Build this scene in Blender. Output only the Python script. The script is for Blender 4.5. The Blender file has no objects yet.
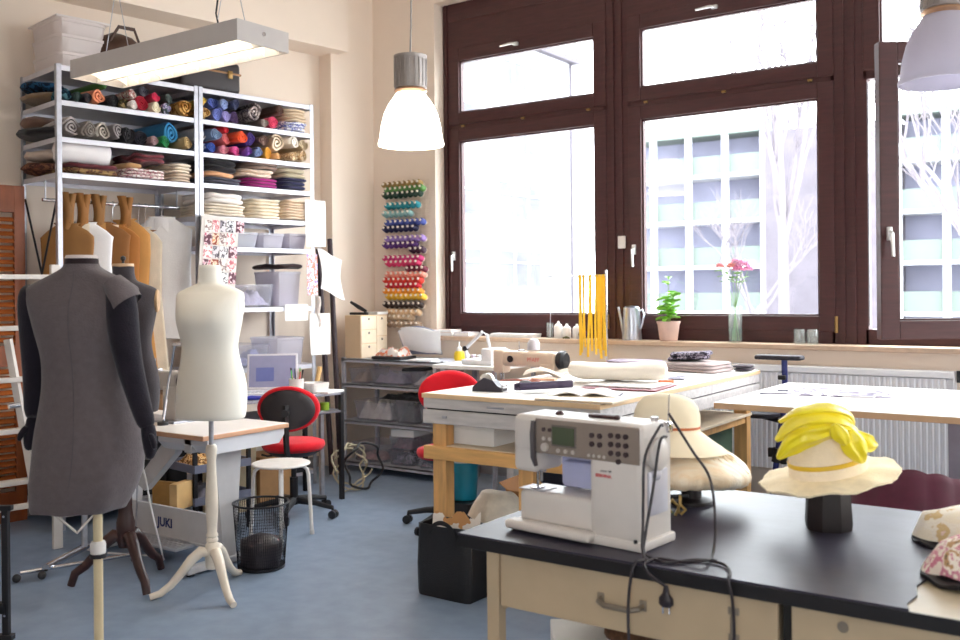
import bpy, bmesh, math, random
from mathutils import Vector, Matrix, noise
R = math.radians
PI = math.pi
rnd = random.Random(7)
C = bpy.context.scene.collection
sc = bpy.context.scene

# ------------------------------------------------------------------ materials
def lin(c):
    c = c / 255.0
    return c / 12.92 if c <= 0.04045 else ((c + 0.055) / 1.055) ** 2.4
def rgb(c):
    return (lin(c[0]), lin(c[1]), lin(c[2]), 1.0)
MATS = {}
def mat(name, col, rough=0.6, metal=0.0, var=0.06, scale=18.0, bump=0.0, bscale=None, col2=None, trans=0.0, sheen=0.0, spec=0.5, emit=None, estr=0.0, stretch=None, ramp=None):
    """a procedural principled material: noise-varied colour, optional bump"""
    if name in MATS:
        return MATS[name]
    m = bpy.data.materials.new(name)
    m.use_nodes = True
    nt = m.node_tree
    b = nt.nodes['Principled BSDF']
    b.inputs['Roughness'].default_value = rough
    b.inputs['Metallic'].default_value = metal
    b.inputs['Specular IOR Level'].default_value = spec
    if sheen:
        b.inputs['Sheen Weight'].default_value = sheen
    if trans:
        b.inputs['Transmission Weight'].default_value = trans
    tc = nt.nodes.new('ShaderNodeTexCoord')
    mp = nt.nodes.new('ShaderNodeMapping')
    if stretch:
        mp.inputs['Scale'].default_value = stretch
    nt.links.new(tc.outputs['Object'], mp.inputs['Vector'])
    no = nt.nodes.new('ShaderNodeTexNoise')
    no.inputs['Scale'].default_value = scale
    no.inputs['Detail'].default_value = 4.0
    nt.links.new(mp.outputs['Vector'], no.inputs['Vector'])
    cr = nt.nodes.new('ShaderNodeValToRGB')
    base = rgb(col)
    if ramp:
        cr.color_ramp.interpolation = 'CONSTANT'
        els = cr.color_ramp.elements
        els[0].position = 0.0
        els[0].color = rgb(ramp[0])
        els[1].position = 0.42
        els[1].color = rgb(ramp[1 % len(ramp)])
        for i, c in enumerate(ramp[2:]):
            e = els.new(0.5 + 0.08 * i)
            e.color = rgb(c)
    else:
        c2 = rgb(col2) if col2 else tuple(min(1.0, v * (1 + var)) for v in base[:3]) + (1,)
        c1 = base if col2 else tuple(v * (1 - var) for v in base[:3]) + (1,)
        cr.color_ramp.elements[0].position = 0.3
        cr.color_ramp.elements[0].color = c1
        cr.color_ramp.elements[1].position = 0.7
        cr.color_ramp.elements[1].color = c2
    nt.links.new(no.outputs['Fac'], cr.inputs['Fac'])
    nt.links.new(cr.outputs['Color'], b.inputs['Base Color'])
    if bump:
        n2 = nt.nodes.new('ShaderNodeTexNoise')
        n2.inputs['Scale'].default_value = bscale or scale * 6
        n2.inputs['Detail'].default_value = 3.0
        nt.links.new(mp.outputs['Vector'], n2.inputs['Vector'])
        bp = nt.nodes.new('ShaderNodeBump')
        bp.inputs['Strength'].default_value = bump
        bp.inputs['Distance'].default_value = 0.01
        nt.links.new(n2.outputs['Fac'], bp.inputs['Height'])
        nt.links.new(bp.outputs['Normal'], b.inputs['Normal'])
    if emit:
        b.inputs['Emission Color'].default_value = rgb(emit)
        b.inputs['Emission Strength'].default_value = estr
    MATS[name] = m
    return m
def clear(name, tint=(245, 250, 250), gloss=0.12, diffuse=0.0, rough=0.03):
    """thin see-through sheet: transparent with a little reflection and an optional milky share"""
    if name in MATS:
        return MATS[name]
    m = bpy.data.materials.new(name)
    m.use_nodes = True
    nt = m.node_tree
    nt.nodes.remove(nt.nodes['Principled BSDF'])
    out = nt.nodes['Material Output']
    tr = nt.nodes.new('ShaderNodeBsdfTransparent')
    tr.inputs['Color'].default_value = rgb(tint)
    gl = nt.nodes.new('ShaderNodeBsdfGlossy')
    gl.inputs['Roughness'].default_value = rough
    lw = nt.nodes.new('ShaderNodeLayerWeight')
    lw.inputs['Blend'].default_value = 0.5
    pw = nt.nodes.new('ShaderNodeMath')
    pw.operation = 'POWER'
    pw.inputs[1].default_value = 4.0
    nt.links.new(lw.outputs['Facing'], pw.inputs[0])
    mx = nt.nodes.new('ShaderNodeMixShader')
    ml = nt.nodes.new('ShaderNodeMath')
    ml.operation = 'MULTIPLY_ADD'
    ml.inputs[1].default_value = 0.35
    ml.inputs[2].default_value = gloss * 0.35
    nt.links.new(pw.outputs[0], ml.inputs[0])
    nt.links.new(ml.outputs[0], mx.inputs['Fac'])
    nt.links.new(tr.outputs[0], mx.inputs[1])
    nt.links.new(gl.outputs[0], mx.inputs[2])
    last = mx
    if diffuse:
        df = nt.nodes.new('ShaderNodeBsdfDiffuse')
        df.inputs['Color'].default_value = rgb(tint)
        tl = nt.nodes.new('ShaderNodeBsdfTranslucent')
        tl.inputs['Color'].default_value = rgb(tint)
        a = nt.nodes.new('ShaderNodeMixShader')
        a.inputs['Fac'].default_value = 0.5
        nt.links.new(df.outputs[0], a.inputs[1])
        nt.links.new(tl.outputs[0], a.inputs[2])
        m2 = nt.nodes.new('ShaderNodeMixShader')
        m2.inputs['Fac'].default_value = diffuse
        nt.links.new(mx.outputs[0], m2.inputs[1])
        nt.links.new(a.outputs[0], m2.inputs[2])
        last = m2
    nt.links.new(last.outputs[0], out.inputs['Surface'])
    MATS[name] = m
    return m
def cloth(name, col, var=0.12, scale=14, **k):
    return mat(name, col, 0.9, 0, var, scale, bump=0.25, bscale=160, sheen=0.15, spec=0.2, **k)
def print_cloth(name, cols, scale=30):
    return mat(name, cols[0], 0.9, scale=scale, bump=0.2, bscale=160, spec=0.2, ramp=cols)

# ------------------------------------------------------------------ mesh builder
class B:
    def __init__(s):
        s.bm = bmesh.new()
        s.mi = 0
    def _t(s, n0):
        s.bm.faces.ensure_lookup_table()
        for f in s.bm.faces[n0:]:
            f.material_index = s.mi
    def box(s, c, d, bev=0.0, rot=None, seg=2):
        n0 = len(s.bm.faces)
        mtx = Matrix.Translation(Vector(c))
        if rot:
            mtx = mtx @ Matrix.Rotation(rot[2], 4, 'Z') @ Matrix.Rotation(rot[1], 4, 'Y') @ Matrix.Rotation(rot[0], 4, 'X')
        mtx = mtx @ Matrix.Diagonal((d[0], d[1], d[2], 1))
        if bev:
            t = bmesh.new()
            bmesh.ops.create_cube(t, size=1.0, matrix=Matrix.Diagonal((d[0], d[1], d[2], 1)))
            bmesh.ops.bevel(t, geom=t.edges[:], offset=min(bev, 0.48 * min(d)), segments=seg, profile=0.5, affect='EDGES')
            loc = Matrix.Translation(Vector(c))
            if rot:
                loc = loc @ Matrix.Rotation(rot[2], 4, 'Z') @ Matrix.Rotation(rot[1], 4, 'Y') @ Matrix.Rotation(rot[0], 4, 'X')
            s._merge(t, loc)
        else:
            bmesh.ops.create_cube(s.bm, size=1.0, matrix=mtx)
        s._t(n0)
        return s
    def _merge(s, t, mtx):
        vs = [s.bm.verts.new(mtx @ v.co) for v in t.verts]
        t.verts.index_update()
        for f in t.faces:
            try:
                s.bm.faces.new([vs[v.index] for v in f.verts])
            except ValueError:
                pass
        t.free()
    def bx(s, x0, x1, y0, y1, z0, z1, bev=0.0):
        return s.box(((x0 + x1) / 2, (y0 + y1) / 2, (z0 + z1) / 2), (abs(x1 - x0), abs(y1 - y0), abs(z1 - z0)), bev)
    def loft(s, rings, cap0=True, cap1=True, closed=True):
        n0 = len(s.bm.faces)
        vr = [[s.bm.verts.new(Vector(p)) for p in r] for r in rings]
        n = len(vr[0])
        for a, b in zip(vr, vr[1:]):
            for i in range(n if closed else n - 1):
                j = (i + 1) % n
                s.bm.faces.new((a[i], a[j], b[j], b[i]))
        if cap0 and closed:
            s.bm.faces.new(list(reversed(vr[0])))
        if cap1 and closed:
            s.bm.faces.new(vr[-1])
        s._t(n0)
        return s
    def tube(s, pts, r, seg=8, cap=True, loop=False):
        pts = [Vector(p) for p in pts]
        n = len(pts)
        rr = r if isinstance(r, (list, tuple)) else [r] * n
        up = None
        rings = []
        for i, p in enumerate(pts):
            if loop:
                t = pts[(i + 1) % n] - pts[i - 1]
            else:
                t = pts[min(i + 1, n - 1)] - pts[max(i - 1, 0)]
            t = t.normalized() if t.length > 1e-9 else Vector((0, 0, 1))
            if up is None:
                a = Vector((0, 0, 1)) if abs(t.z) < 0.9 else Vector((1, 0, 0))
                up = (a - t * a.dot(t)).normalized()
            else:
                up = up - t * up.dot(t)
                up = up.normalized() if up.length > 1e-6 else t.orthogonal().normalized()
            sd = t.cross(up)
            rings.append([p + (up * math.cos(2 * PI * k / seg) + sd * math.sin(2 * PI * k / seg)) * rr[i] for k in range(seg)])
        if loop:
            rings.append(rings[0])
            return s.loft(rings, False, False)
        return s.loft(rings, cap, cap)
    def cyl(s, p0, p1, r0, r1=None, seg=16, cap=True):
        return s.tube([p0, p1], [r0, r0 if r1 is None else r1], seg, cap)
    def lathe(s, prof, c=(0, 0, 0), seg=28, ax='Z', cap0=True, cap1=True, sx=1.0, sy=1.0):
        rings = []
        for r, z in prof:
            ring = []
            for k in range(seg):
                a = 2 * PI * k / seg
                x, y = r * sx * math.cos(a), r * sy * math.sin(a)
                p = (x, y, z) if ax == 'Z' else ((x, z, -y) if ax == 'Y' else (z, x, y))
                ring.append((p[0] + c[0], p[1] + c[1], p[2] + c[2]))
            rings.append(ring)
        return s.loft(rings, cap0, cap1)
    def sph(s, c, r, seg=14):
        r = r if isinstance(r, (tuple, list)) else (r, r, r)
        n0 = len(s.bm.faces)
        bmesh.ops.create_uvsphere(s.bm, u_segments=seg, v_segments=max(6, seg * 2 // 3), radius=1.0, matrix=Matrix.Translation(Vector(c)) @ Matrix.Diagonal((r[0], r[1], r[2], 1)))
        s._t(n0)
        return s
    def prism(s, poly, vec):
        vec = Vector(vec)
        a = [Vector(p) for p in poly]
        return s.loft([a, [p + vec for p in a]])
    def sheet(s, fn, nu, nv, th=0.0015):
        """solid sheet over a grid fn(u,v) -> point, given a thickness"""
        n0 = len(s.bm.faces)
        P = [[Vector(fn(i / nu, j / nv)) for j in range(nv + 1)] for i in range(nu + 1)]
        def nrm(i, j):
            a = P[min(i + 1, nu)][j] - P[max(i - 1, 0)][j]
            b = P[i][min(j + 1, nv)] - P[i][max(j - 1, 0)]
            c = a.cross(b)
            return c.normalized() if c.length > 1e-12 else Vector((0, 0, 1))
        T = [[s.bm.verts.new(P[i][j] + nrm(i, j) * th / 2) for j in range(nv + 1)] for i in range(nu + 1)]
        U = [[s.bm.verts.new(P[i][j] - nrm(i, j) * th / 2) for j in range(nv + 1)] for i in range(nu + 1)]
        for i in range(nu):
            for j in range(nv):
                s.bm.faces.new((T[i][j], T[i + 1][j], T[i + 1][j + 1], T[i][j + 1]))
                s.bm.faces.new((U[i][j + 1], U[i + 1][j + 1], U[i + 1][j], U[i][j]))
        for i in range(nu):
            s.bm.faces.new((T[i][0], U[i][0], U[i + 1][0], T[i + 1][0]))
            s.bm.faces.new((T[i + 1][nv], U[i + 1][nv], U[i][nv], T[i][nv]))
        for j in range(nv):
            s.bm.faces.new((T[0][j + 1], U[0][j + 1], U[0][j], T[0][j]))
            s.bm.faces.new((T[nu][j], U[nu][j], U[nu][j + 1], T[nu][j + 1]))
        s._t(n0)
        return s
    def wob(s, amt, freq=8.0, seed=0.0):
        for v in s.bm.verts:
            q = v.co * freq + Vector((seed, seed * 1.7, -seed))
            v.co += noise.noise_vector(q) * amt
        return s
    def obj(s, name, m, parent=None, loc=None, rz=0.0, w=False, smooth=40, sub=0):
        """link everything collected so far as ONE mesh object; w: vertices were given in world coordinates"""
        if w:
            if parent is not None:
                inv = (Matrix.Translation(parent['_l']) @ Matrix.Rotation(parent['_r'], 4, 'Z')).inverted()
            else:
                inv = (Matrix.Translation(Vector(loc or (0, 0, 0))) @ Matrix.Rotation(rz, 4, 'Z')).inverted()
            bmesh.ops.transform(s.bm, matrix=inv, verts=s.bm.verts)
        bmesh.ops.recalc_face_normals(s.bm, faces=s.bm.faces)
        me = bpy.data.meshes.new(name)
        s.bm.to_mesh(me)
        s.bm.free()
        for mm in (m if isinstance(m, (list, tuple)) else [m]):
            me.materials.append(mm)
        if smooth:
            me.polygons.foreach_set('use_smooth', [True] * len(me.polygons))
            me.set_sharp_from_angle(angle=R(smooth))
        o = bpy.data.objects.new(name, me)
        C.objects.link(o)
        if parent is not None:
            o.parent = parent
            o['_l'] = parent['_l']
            o['_r'] = parent['_r']
        else:
            o.location = loc or (0, 0, 0)
            o.rotation_euler = (0, 0, rz)
            o['_l'] = tuple(loc or (0, 0, 0))
            o['_r'] = rz
        if sub:
            md = o.modifiers.new('smooth', 'SUBSURF')
            md.levels = sub
            md.render_levels = sub
        return o
def thing(name, label, cat, loc=(0, 0, 0), rz=0.0, group=None, kind=None):
    o = bpy.data.objects.new(name, None)
    C.objects.link(o)
    o.empty_display_size = 0.05
    o.location = loc
    o.rotation_euler = (0, 0, rz)
    o['_l'] = tuple(loc)
    o['_r'] = rz
    return tag(o, label, cat, group, kind)
def tag(o, label=None, cat=None, group=None, kind=None):
    if label: o['label'] = label
    if cat: o['category'] = cat
    if group: o['group'] = group
    if kind: o['kind'] = kind
    return o
def dup(root, loc, rz, label=None, group=None):
    r = root.copy()
    C.objects.link(r)
    r.location = loc
    r.rotation_euler = (0, 0, rz)
    if label: r['label'] = label
    if group: r['group'] = group
    for ch in list(root.children):
        c = ch.copy()
        C.objects.link(c)
        c.parent = r
        for g in ch.children:
            d = g.copy()
            C.objects.link(d)
            d.parent = c
    return r
def text(body, size, m, parent, loc, rot, name='lettering', ext=0.0006, bold=0.0):
    cu = bpy.data.curves.new(name, 'FONT')
    cu.body = body
    cu.size = size
    cu.extrude = ext
    cu.offset = bold
    cu.materials.append(m)
    tmp = bpy.data.objects.new(name, cu)
    me = bpy.data.meshes.new_from_object(tmp)
    bpy.data.objects.remove(tmp)
    bpy.data.curves.remove(cu)
    o = bpy.data.objects.new(name, me)
    C.objects.link(o)
    o.parent = parent
    o.location = loc
    o.rotation_euler = rot
    return o

# ------------------------------------------------------------------ palette
WALL = mat('wall_paint', (232, 216, 200), 0.85, var=0.015, scale=3, bump=0.04, bscale=60)
CEIL = mat('ceiling_paint', (236, 226, 214), 0.9, var=0.01, scale=3)
FLOOR = mat('linoleum', (120, 137, 160), 0.42, var=0.10, scale=9, bump=0.02, bscale=40, col2=(134, 150, 172))
FRAME = mat('dark_stained_wood', (66, 30, 30), 0.45, var=0.22, scale=6, stretch=(1, 1, 9), bump=0.06, bscale=30)
SILL = mat('sill_stone', (196, 168, 144), 0.5, var=0.08, scale=20)
GLASS = clear('window_glass', (250, 252, 252), 0.10)
STEEL = mat('galvanised_steel', (176, 176, 184), 0.42, 0.75, var=0.10, scale=30)
CHROME = mat('chrome', (210, 210, 216), 0.12, 1.0, var=0.02)
WHITE = mat('white_paint', (232, 230, 228), 0.45, var=0.02)
PLASTIC_W = mat('white_plastic', (214, 208, 204), 0.4, var=0.02)
PAPER = mat('paper', (238, 236, 234), 0.85, var=0.02)
BLACK = mat('black_plastic', (26, 24, 28), 0.5, var=0.1)
BLACKM = mat('black_metal', (34, 32, 36), 0.45, 0.3, var=0.1)
PINE = mat('pine', (214, 164, 104), 0.55, var=0.16, scale=5, stretch=(8, 8, 1), bump=0.05, bscale=20)
PINEH = mat('pine_along', (218, 168, 104), 0.55, var=0.16, scale=5, stretch=(1, 8, 8), bump=0.05, bscale=20)
PLY = mat('birch_plywood', (226, 208, 182), 0.5, var=0.06, scale=4, stretch=(1, 4, 4))
KRAFT = mat('kraft_paper', (176, 124, 66), 0.8, var=0.12, scale=6)
CREAM = cloth('cream_canvas', (232, 218, 196), 0.05)
RED = cloth('red_upholstery', (206, 22, 38), 0.06)
CLEARP = clear('clear_plastic', (246, 246, 250), 0.12, diffuse=0.16, rough=0.15)
MILKP = clear('milky_plastic', (242, 240, 246), 0.10, diffuse=0.5, rough=0.25)
CGLASS = clear('clear_glass', (250, 253, 252), 0.16, diffuse=0.05)
# ------------------------------------------------------------------ camera (36 mm, level, a hair of roll)
cam = bpy.data.cameras.new('camera')
cam.sensor_width = 36
cam.lens = 36
cam.shift_y = -29 / 960
cam.dof.use_dof = True
cam.dof.focus_distance = 5.0
cam.dof.aperture_fstop = 3.2
cam.clip_end = 400
co = bpy.data.objects.new('camera', cam)
C.objects.link(co)
YAW = R(35)
th = 0.0095
r_ = Vector((math.cos(YAW), math.sin(YAW), 0))
u_ = Vector((0, 0, 1))
f_ = Vector((-math.sin(YAW), math.cos(YAW), 0))
rc = (r_ - th * u_).normalized()
uc = (u_ + th * r_).normalized()
co.matrix_world = Matrix(((rc.x, uc.x, -f_.x, 0), (rc.y, uc.y, -f_.y, 0), (rc.z, uc.z, -f_.z, 1.5), (0, 0, 0, 1)))
sc.camera = co

# ------------------------------------------------------------------ room shell
CZ = 4.3            # ceiling height
WY = 6.48           # inner face of the window wall
RX, BY = 3.4, -2.2  # the walls on the far side of the camera
LD = Vector((0.149, 0.989, 0)).normalized()      # run of the skewed wall behind the shelves
LN = Vector((-0.989, 0.149, 0)).normalized()     # into that wall
LRZ = math.atan2(LD.y, LD.x)
S0 = Vector((-5.693, 3.46, 0))
def LP(u, v, z=0.0):
    """a point in the shelf frame: u along the shelf front, v back towards the wall"""
    p = S0 + LD * u + LN * v
    return (p.x, p.y, z)
def struct(o):
    o['kind'] = 'structure'
    return o
VW = 0.60
def on_wall(y):
    """x of the skewed wall's face at y"""
    p = S0 + LN * VW
    return p.x + (y - p.y) * LD.x / LD.y
xa, xb = on_wall(BY), on_wall(WY + 0.4)
struct(B().prism([(xa - 0.6, BY - .3, 0), (RX + .3, BY - .3, 0), (RX + .3, WY + .4, 0), (xb - 0.6, WY + .4, 0)], (0, 0, -0.12)).obj('floor', FLOOR, smooth=0))
struct(B().prism([(xa - 0.6, BY - .3, CZ), (RX + .3, BY - .3, CZ), (RX + .3, WY + .4, CZ), (xb - 0.6, WY + .4, CZ)], (0, 0, 0.15)).obj('ceiling', CEIL, smooth=0))
struct(B().prism([(xa, BY, 0), (xb, WY + .4, 0), (xb - .25, WY + .4, 0), (xa - .25, BY, 0)], (0, 0, CZ)).obj('wall_left', WALL, smooth=0))
w = B().bx(RX, RX + .2, BY, WY, 0, 1.09).bx(RX, RX + .2, BY, WY, 3.95, CZ).bx(RX, RX + .2, BY, 4.07, 1.09, 3.95).bx(RX, RX + .2, 5.76, WY, 1.09, 3.95)
struct(w.obj('wall_right', WALL, smooth=0))
w = B().bx(xa - .3, -1.69, BY - .2, BY, 0, CZ).bx(1.69, RX + .2, BY - .2, BY, 0, CZ).bx(-1.69, 1.69, BY - .2, BY, 0, 1.09).bx(-1.69, 1.69, BY - .2, BY, 3.95, CZ).bx(-1.69, 0, BY - .2, BY, 1.09, 3.95)
struct(w.obj('wall_rear', WALL, smooth=0))
WX0, WX1 = -4.99, 1.75     # run of the window opening
w = B()
w.bx(xb - .3, WX0, WY, WY + .38, 0, CZ)
w.bx(WX1, RX + .2, WY, WY + .38, 0, CZ)
w.bx(WX0, WX1, WY, WY + .38, 0, 1.09)
w.bx(WX0, WX1, WY, WY + .38, 3.95, CZ)
struct(w.obj('wall_window', WALL, smooth=0))
# downstand beam along the skewed wall and the pier in the corner
p0, p1, p2, p3 = LP(-5, .30), LP(2.60, .30), LP(2.60, .66), LP(-5, .66)
struct(B().prism([(p[0], p[1], 3.55) for p in (p0, p1, p2, p3)], (0, 0, CZ - 3.55)).obj('trim_1', WALL, smooth=0))
p0, p1, p2, p3 = LP(2.52, .44), LP(3.2, .44), LP(3.2, .7), LP(2.52, .7)
struct(B().prism([(p[0], p[1], 0) for p in (p0, p1, p2, p3)], (0, 0, CZ)).obj('trim_2', WALL, smooth=0))
# window sill of pale stone on the parapet
struct(B().bx(-5.08, WX1, 6.40, 6.60, 1.09, 1.125, .006).obj('trim_3', SILL, smooth=0))
# baseboards
BASE = mat('baseboard_paint', (150, 146, 148), 0.5)
q0, q1 = LP(-4, VW - .012), LP(2.52, VW - .012)
struct(B().prism([(q0[0], q0[1], 0), (q1[0], q1[1], 0), (q1[0] + .012, q1[1], 0), (q0[0] + .012, q0[1], 0)], (0, 0, .09)).obj('baseboard_left', BASE, smooth=0))
struct(B().bx(-5.7, RX, WY - .012, WY, 0, .09).obj('baseboard_window', BASE, smooth=0))

# ------------------------------------------------------------------ windows
HANDLE = mat('satin_aluminium', (214, 212, 210), 0.3, 0.5)
BRASS = mat('old_brass', (150, 118, 70), 0.4, 0.6)
FY = 6.60
def sash_bm(x0, x1, z0, z1, g0, g1, h0, h1, y0=FY - .012, y1=FY + .055):
    """a sash of four bars around the glass opening g0..g1 x h0..h1"""
    b = B()
    b.bx(x0, g0, y0, y1, z0, z1, .006).bx(g1, x1, y0, y1, z0, z1, .006)
    b.bx(g0, g1, y0, y1, z0, h0, .004).bx(g0, g1, y0, y1, h1, z1, .004)
    # glazing bead
    for (a, c, d, e) in ((g0, g0 + .012, h0, h1), (g1 - .012, g1, h0, h1), (g0, g1, h0, h0 + .012), (g0, g1, h1 - .012, h1)):
        b.bx(a, c, y0 + .02, y1 - .005, d, e)
    return b
def handle_bm(x, y, z, side=False):
    b = B()
    if side:
        b.box((x + .03, y - .012, z), (.045, .024, .028), .004)
        b.tube([(x + .03, y - .03, z), (x + .0, y - .045, z), (x - .1, y - .045, z - .006)], [.010, .011, .008], 8)
    else:
        b.box((x, y - .012, z), (.028, .024, .075), .004)
        b.tube([(x, y - .02, z + .01), (x, y - .045, z), (x + .005, y - .048, z - .13)], [.010, .012, .009], 8)
    return b
def window(n, g0, g1, f0, f1, opened=False, header=3.95):
    t = thing('window_%d' % n, None, None, (g0, FY, 1.1), kind='structure')
    b = B()
    s0, s1 = g0 - .105, g1 + .105
    y0, y1 = FY, FY + .09
    b.bx(f0, s0 + .02, y0, y1, 1.12, header).bx(s1 - .02, f1, y0, y1, 1.12, header)
    b.bx(s0, s1, y0, y1, 1.12, 1.225, .004)
    b.bx(s0, s1, y0, y1, 2.862, 2.93)
    b.bx(s0, s1, y0 - .006, y1, 3.55, header)
    b.bx(s0, s1, y0 - .012, y1, 3.80, header)
    for xx in (f0 + .035, f1 - .035):
        b.bx(xx - .012, xx + .012, y0 - .014, y0 + .01, 1.12, header)
    b.obj('window_frame', FRAME, t, w=True, smooth=0)
    u = sash_bm(s0, s1, 2.915, 3.565, g0, g1, 3.017, 3.457).obj('upper_sash', FRAME, t, w=True, smooth=0)
    B().bx(g0 + .004, g1 - .004, FY + .024, FY + .030, 3.02, 3.454).obj('glass_pane', GLASS, u, w=True, smooth=0)
    handle_bm((g0 + g1) / 2 - .09, FY - .01, 3.51, True).obj('handle', HANDLE, u, w=True)
    hb = B()
    for k in (.1, .5, .9):
        hb.box((s0 + (s1 - s0) * k, FY - .016, 2.898), (.03, .02, .016), .003)
    hb.obj('hinge', BRASS, u, w=True)
    if not opened:
        l = sash_bm(s0, s1, 1.205, 2.88, g0, g1, 1.31, 2.775).obj('lower_sash', FRAME, t, w=True, smooth=0)
        B().bx(g0 + .004, g1 - .004, FY + .024, FY + .030, 1.313, 2.772).obj('glass_pane', GLASS, l, w=True, smooth=0)
        handle_bm(s0 + .045, FY - .01, 1.80).obj('handle', HANDLE, l, w=True)
        B().cyl((s1 + .008, FY - .02, 1.2), (s1 + .008, FY - .02, 1.31), .011, seg=10).obj('hinge', BRASS, l, w=True)
    else:
        # the casement stands open into the room, hung on its far edge
        b = sash_bm(s0, s1, 1.205, 2.88, g0, g1, 1.31, 2.775)
        gl = B().bx(g0 + .004, g1 - .004, FY + .024, FY + .030, 1.313, 2.772)
        hd = handle_bm(s0 + .045, FY - .01, 1.80)
        piv = Matrix.Translation((s1, FY, 0)) @ Matrix.Rotation(R(36.0), 4, 'Z') @ Matrix.Translation((-s1, -FY, 0))
        for k in (b, gl, hd):
            bmesh.ops.transform(k.bm, matrix=piv, verts=k.bm.verts)
        l = b.obj('lower_sash', FRAME, t, w=True, smooth=0)
        gl.obj('glass_pane', GLASS, l, w=True, smooth=0)
        hd.obj('handle', HANDLE, l, w=True)
        B().bx(s0 + .02, s0 + .03, FY + .0, FY + .012, 1.25, 2.84).obj('striker_strip', STEEL, t, w=True, smooth=0)
    return t
window(1, -4.815, -3.526, -4.985, -3.33)
window(2, -3.13, -1.833, -3.33, -1.64)
window(3, -1.435, -.14, -1.64, .06, True)
window(4, .26, 1.555, .06, 1.75)  # out of view, added to let more daylight into the room
for k in range(1):  # invented window in the right wall, unseen, there for extra daylight
    t = window(5 + k, .26, 1.555, .06, 1.75)
    t.location = (RX + .1, 5.56 - 1.69 * k, 1.1)
    t.rotation_euler = (0, 0, R(-90))
for k in range(1):  # invented window behind the camera, brightens the faces turned this way
    t = window(7 + k, .26, 1.555, .06, 1.75)
    t.location = (1.49 - 1.69 * k, BY - .1, 1.1)
    t.rotation_euler = (0, 0, R(180))
# flat white sensor on the mullion
tag(B().box((0, 0, 0), (.062, .018, .095), .006).obj('wall_sensor', PLASTIC_W, loc=(-3.29, FY - .023, 1.86)), 'small white plastic box fixed to the window mullion beside the second casement', 'sensor')

# ------------------------------------------------------------------ outside: pale court, office block, car park, trees
EXTW = mat('pale_render', (170, 170, 174), 0.9, var=0.02, scale=.4)
EXTG = mat('pale_court', (180, 180, 180), 0.95, var=0.04, scale=.3)
EXTB = mat('grey_concrete', (76, 71, 78), 0.95, var=0.14, scale=1.4, bump=.2)
EXTD = mat('deck_interior', (114, 114, 132), 0.9, var=0.12, scale=.6)
EXTV = mat('green_panel', (80, 89, 84), 0.8, var=0.04, scale=.6)
EXTS = mat('office_glass', (92, 92, 99), 0.8, var=0.2, scale=.5, spec=0.0)
struct(B().bx(-60, 60, 8.2, 90, -3.6, -3.4).obj('ground_outside', EXTG, smooth=0))

def far(k):
    """widen a small survey about the eye so that storeys come out at their true height"""
    return lambda x, y, z: (x * k, y * k, 1.5 + (z - 1.5) * k)
G = far(1.45)
def gbox(b, g, x0, x1, y0, y1, z0, z1):
    p, q = g(x0, y0, z0), g(x1, y1, z1)
    return b.bx(p[0], q[0], p[1], q[1], p[2], q[2])
X = -16.0
ob = thing('office_block', 'white rendered office block with grey windows outside the first casement', 'building', G(X, 12, -1.9))
gbox(B(), G, X - 6, X, 8, 28.3, -1.9, 9.1).obj('wall', EXTW, ob, w=True, smooth=0)
gbox(B(), G, X - 6.2, X + .25, 7.8, 28.5, 9.1, 9.3).obj('cornice', EXTB, ob, w=True, smooth=0)
gbox(B(), G, X - 6, X - .7, 28.3, 30.5, -1.9, 9.9).obj('rear_wing', EXTW, ob, w=True, smooth=0)
p, q = G(X + .06, 28.2, -1.9), G(X + .06, 28.2, 9.1)
B().cyl(p, q, .07, seg=8).obj('downpipe', EXTB, ob, w=True)
for zz in (-.45, 1.62, 3.70, 5.78, 7.78):
    for y0, y1 in ((13.2, 15.6), (16.6, 19), (20.2, 22.9), (23.9, 26.28)):
        f = gbox(B(), G, X - .03, X + .02, y0, y1, zz, zz + 1.1).obj('window', EXTS, ob, w=True, smooth=0)
        m = B()
        for k in (0.33, 0.66):
            gbox(m, G, X + .02, X + .05, y0 + (y1 - y0) * k - .03, y0 + (y1 - y0) * k + .03, zz, zz + 1.1)
        gbox(m, G, X + .02, X + .05, y0, y1, zz + .72, zz + .76)
        m.obj('window_frame', EXTW, f, w=True, smooth=0)
K = far(1.875)
cp = thing('car_park', 'car park with green bands and white columns outside the middle casement', 'building', K(-14, 32, -1.4))
def deck(x0, x1):
    gbox(B(), K, x0, x1, 33.2, 36, -1.4, 7.0).obj('deck_interior', EXTD, cp, w=True, smooth=0)
    for k in range(5):
        z0 = 5.42 - 1.587 * k
        gbox(B(), K, x0, x1, 31.95, 33.2, z0 - .06, z0 + .06).obj('slab', EXTW, cp, w=True, smooth=0)
        gbox(B(), K, x0, x1, 32, 32.1, z0 + .06, z0 + .70).obj('parapet', EXTV, cp, w=True, smooth=0)
    gbox(B(), K, x0, x1, 31.95, 36, 6.83, 7.32).obj('roof_band', EXTV, cp, w=True, smooth=0)
deck(-16.1, -10.67)
deck(-6.5, 12)
for i in range(5):
    xx = -10.67 - 1.335 * i
    gbox(B(), K, xx - .10, xx + .10, 31.85, 32.0, -1.4, 6.83).obj('column', EXTW, cp, w=True, smooth=0)
for i in range(9):
    xx = -6.45 + 1.37 * i
    gbox(B(), K, xx - .10, xx + .10, 31.85, 32.0, -1.4, 6.83).obj('column', EXTW, cp, w=True, smooth=0)
gbox(B(), K, -10.6, -6.5, 31.8, 36, -1.4, 6.75).obj('stair_tower', EXTB, cp, w=True, smooth=0)
BARK = mat('pale_bark', (92, 86, 92), 0.9, var=0.15, scale=12)
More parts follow.
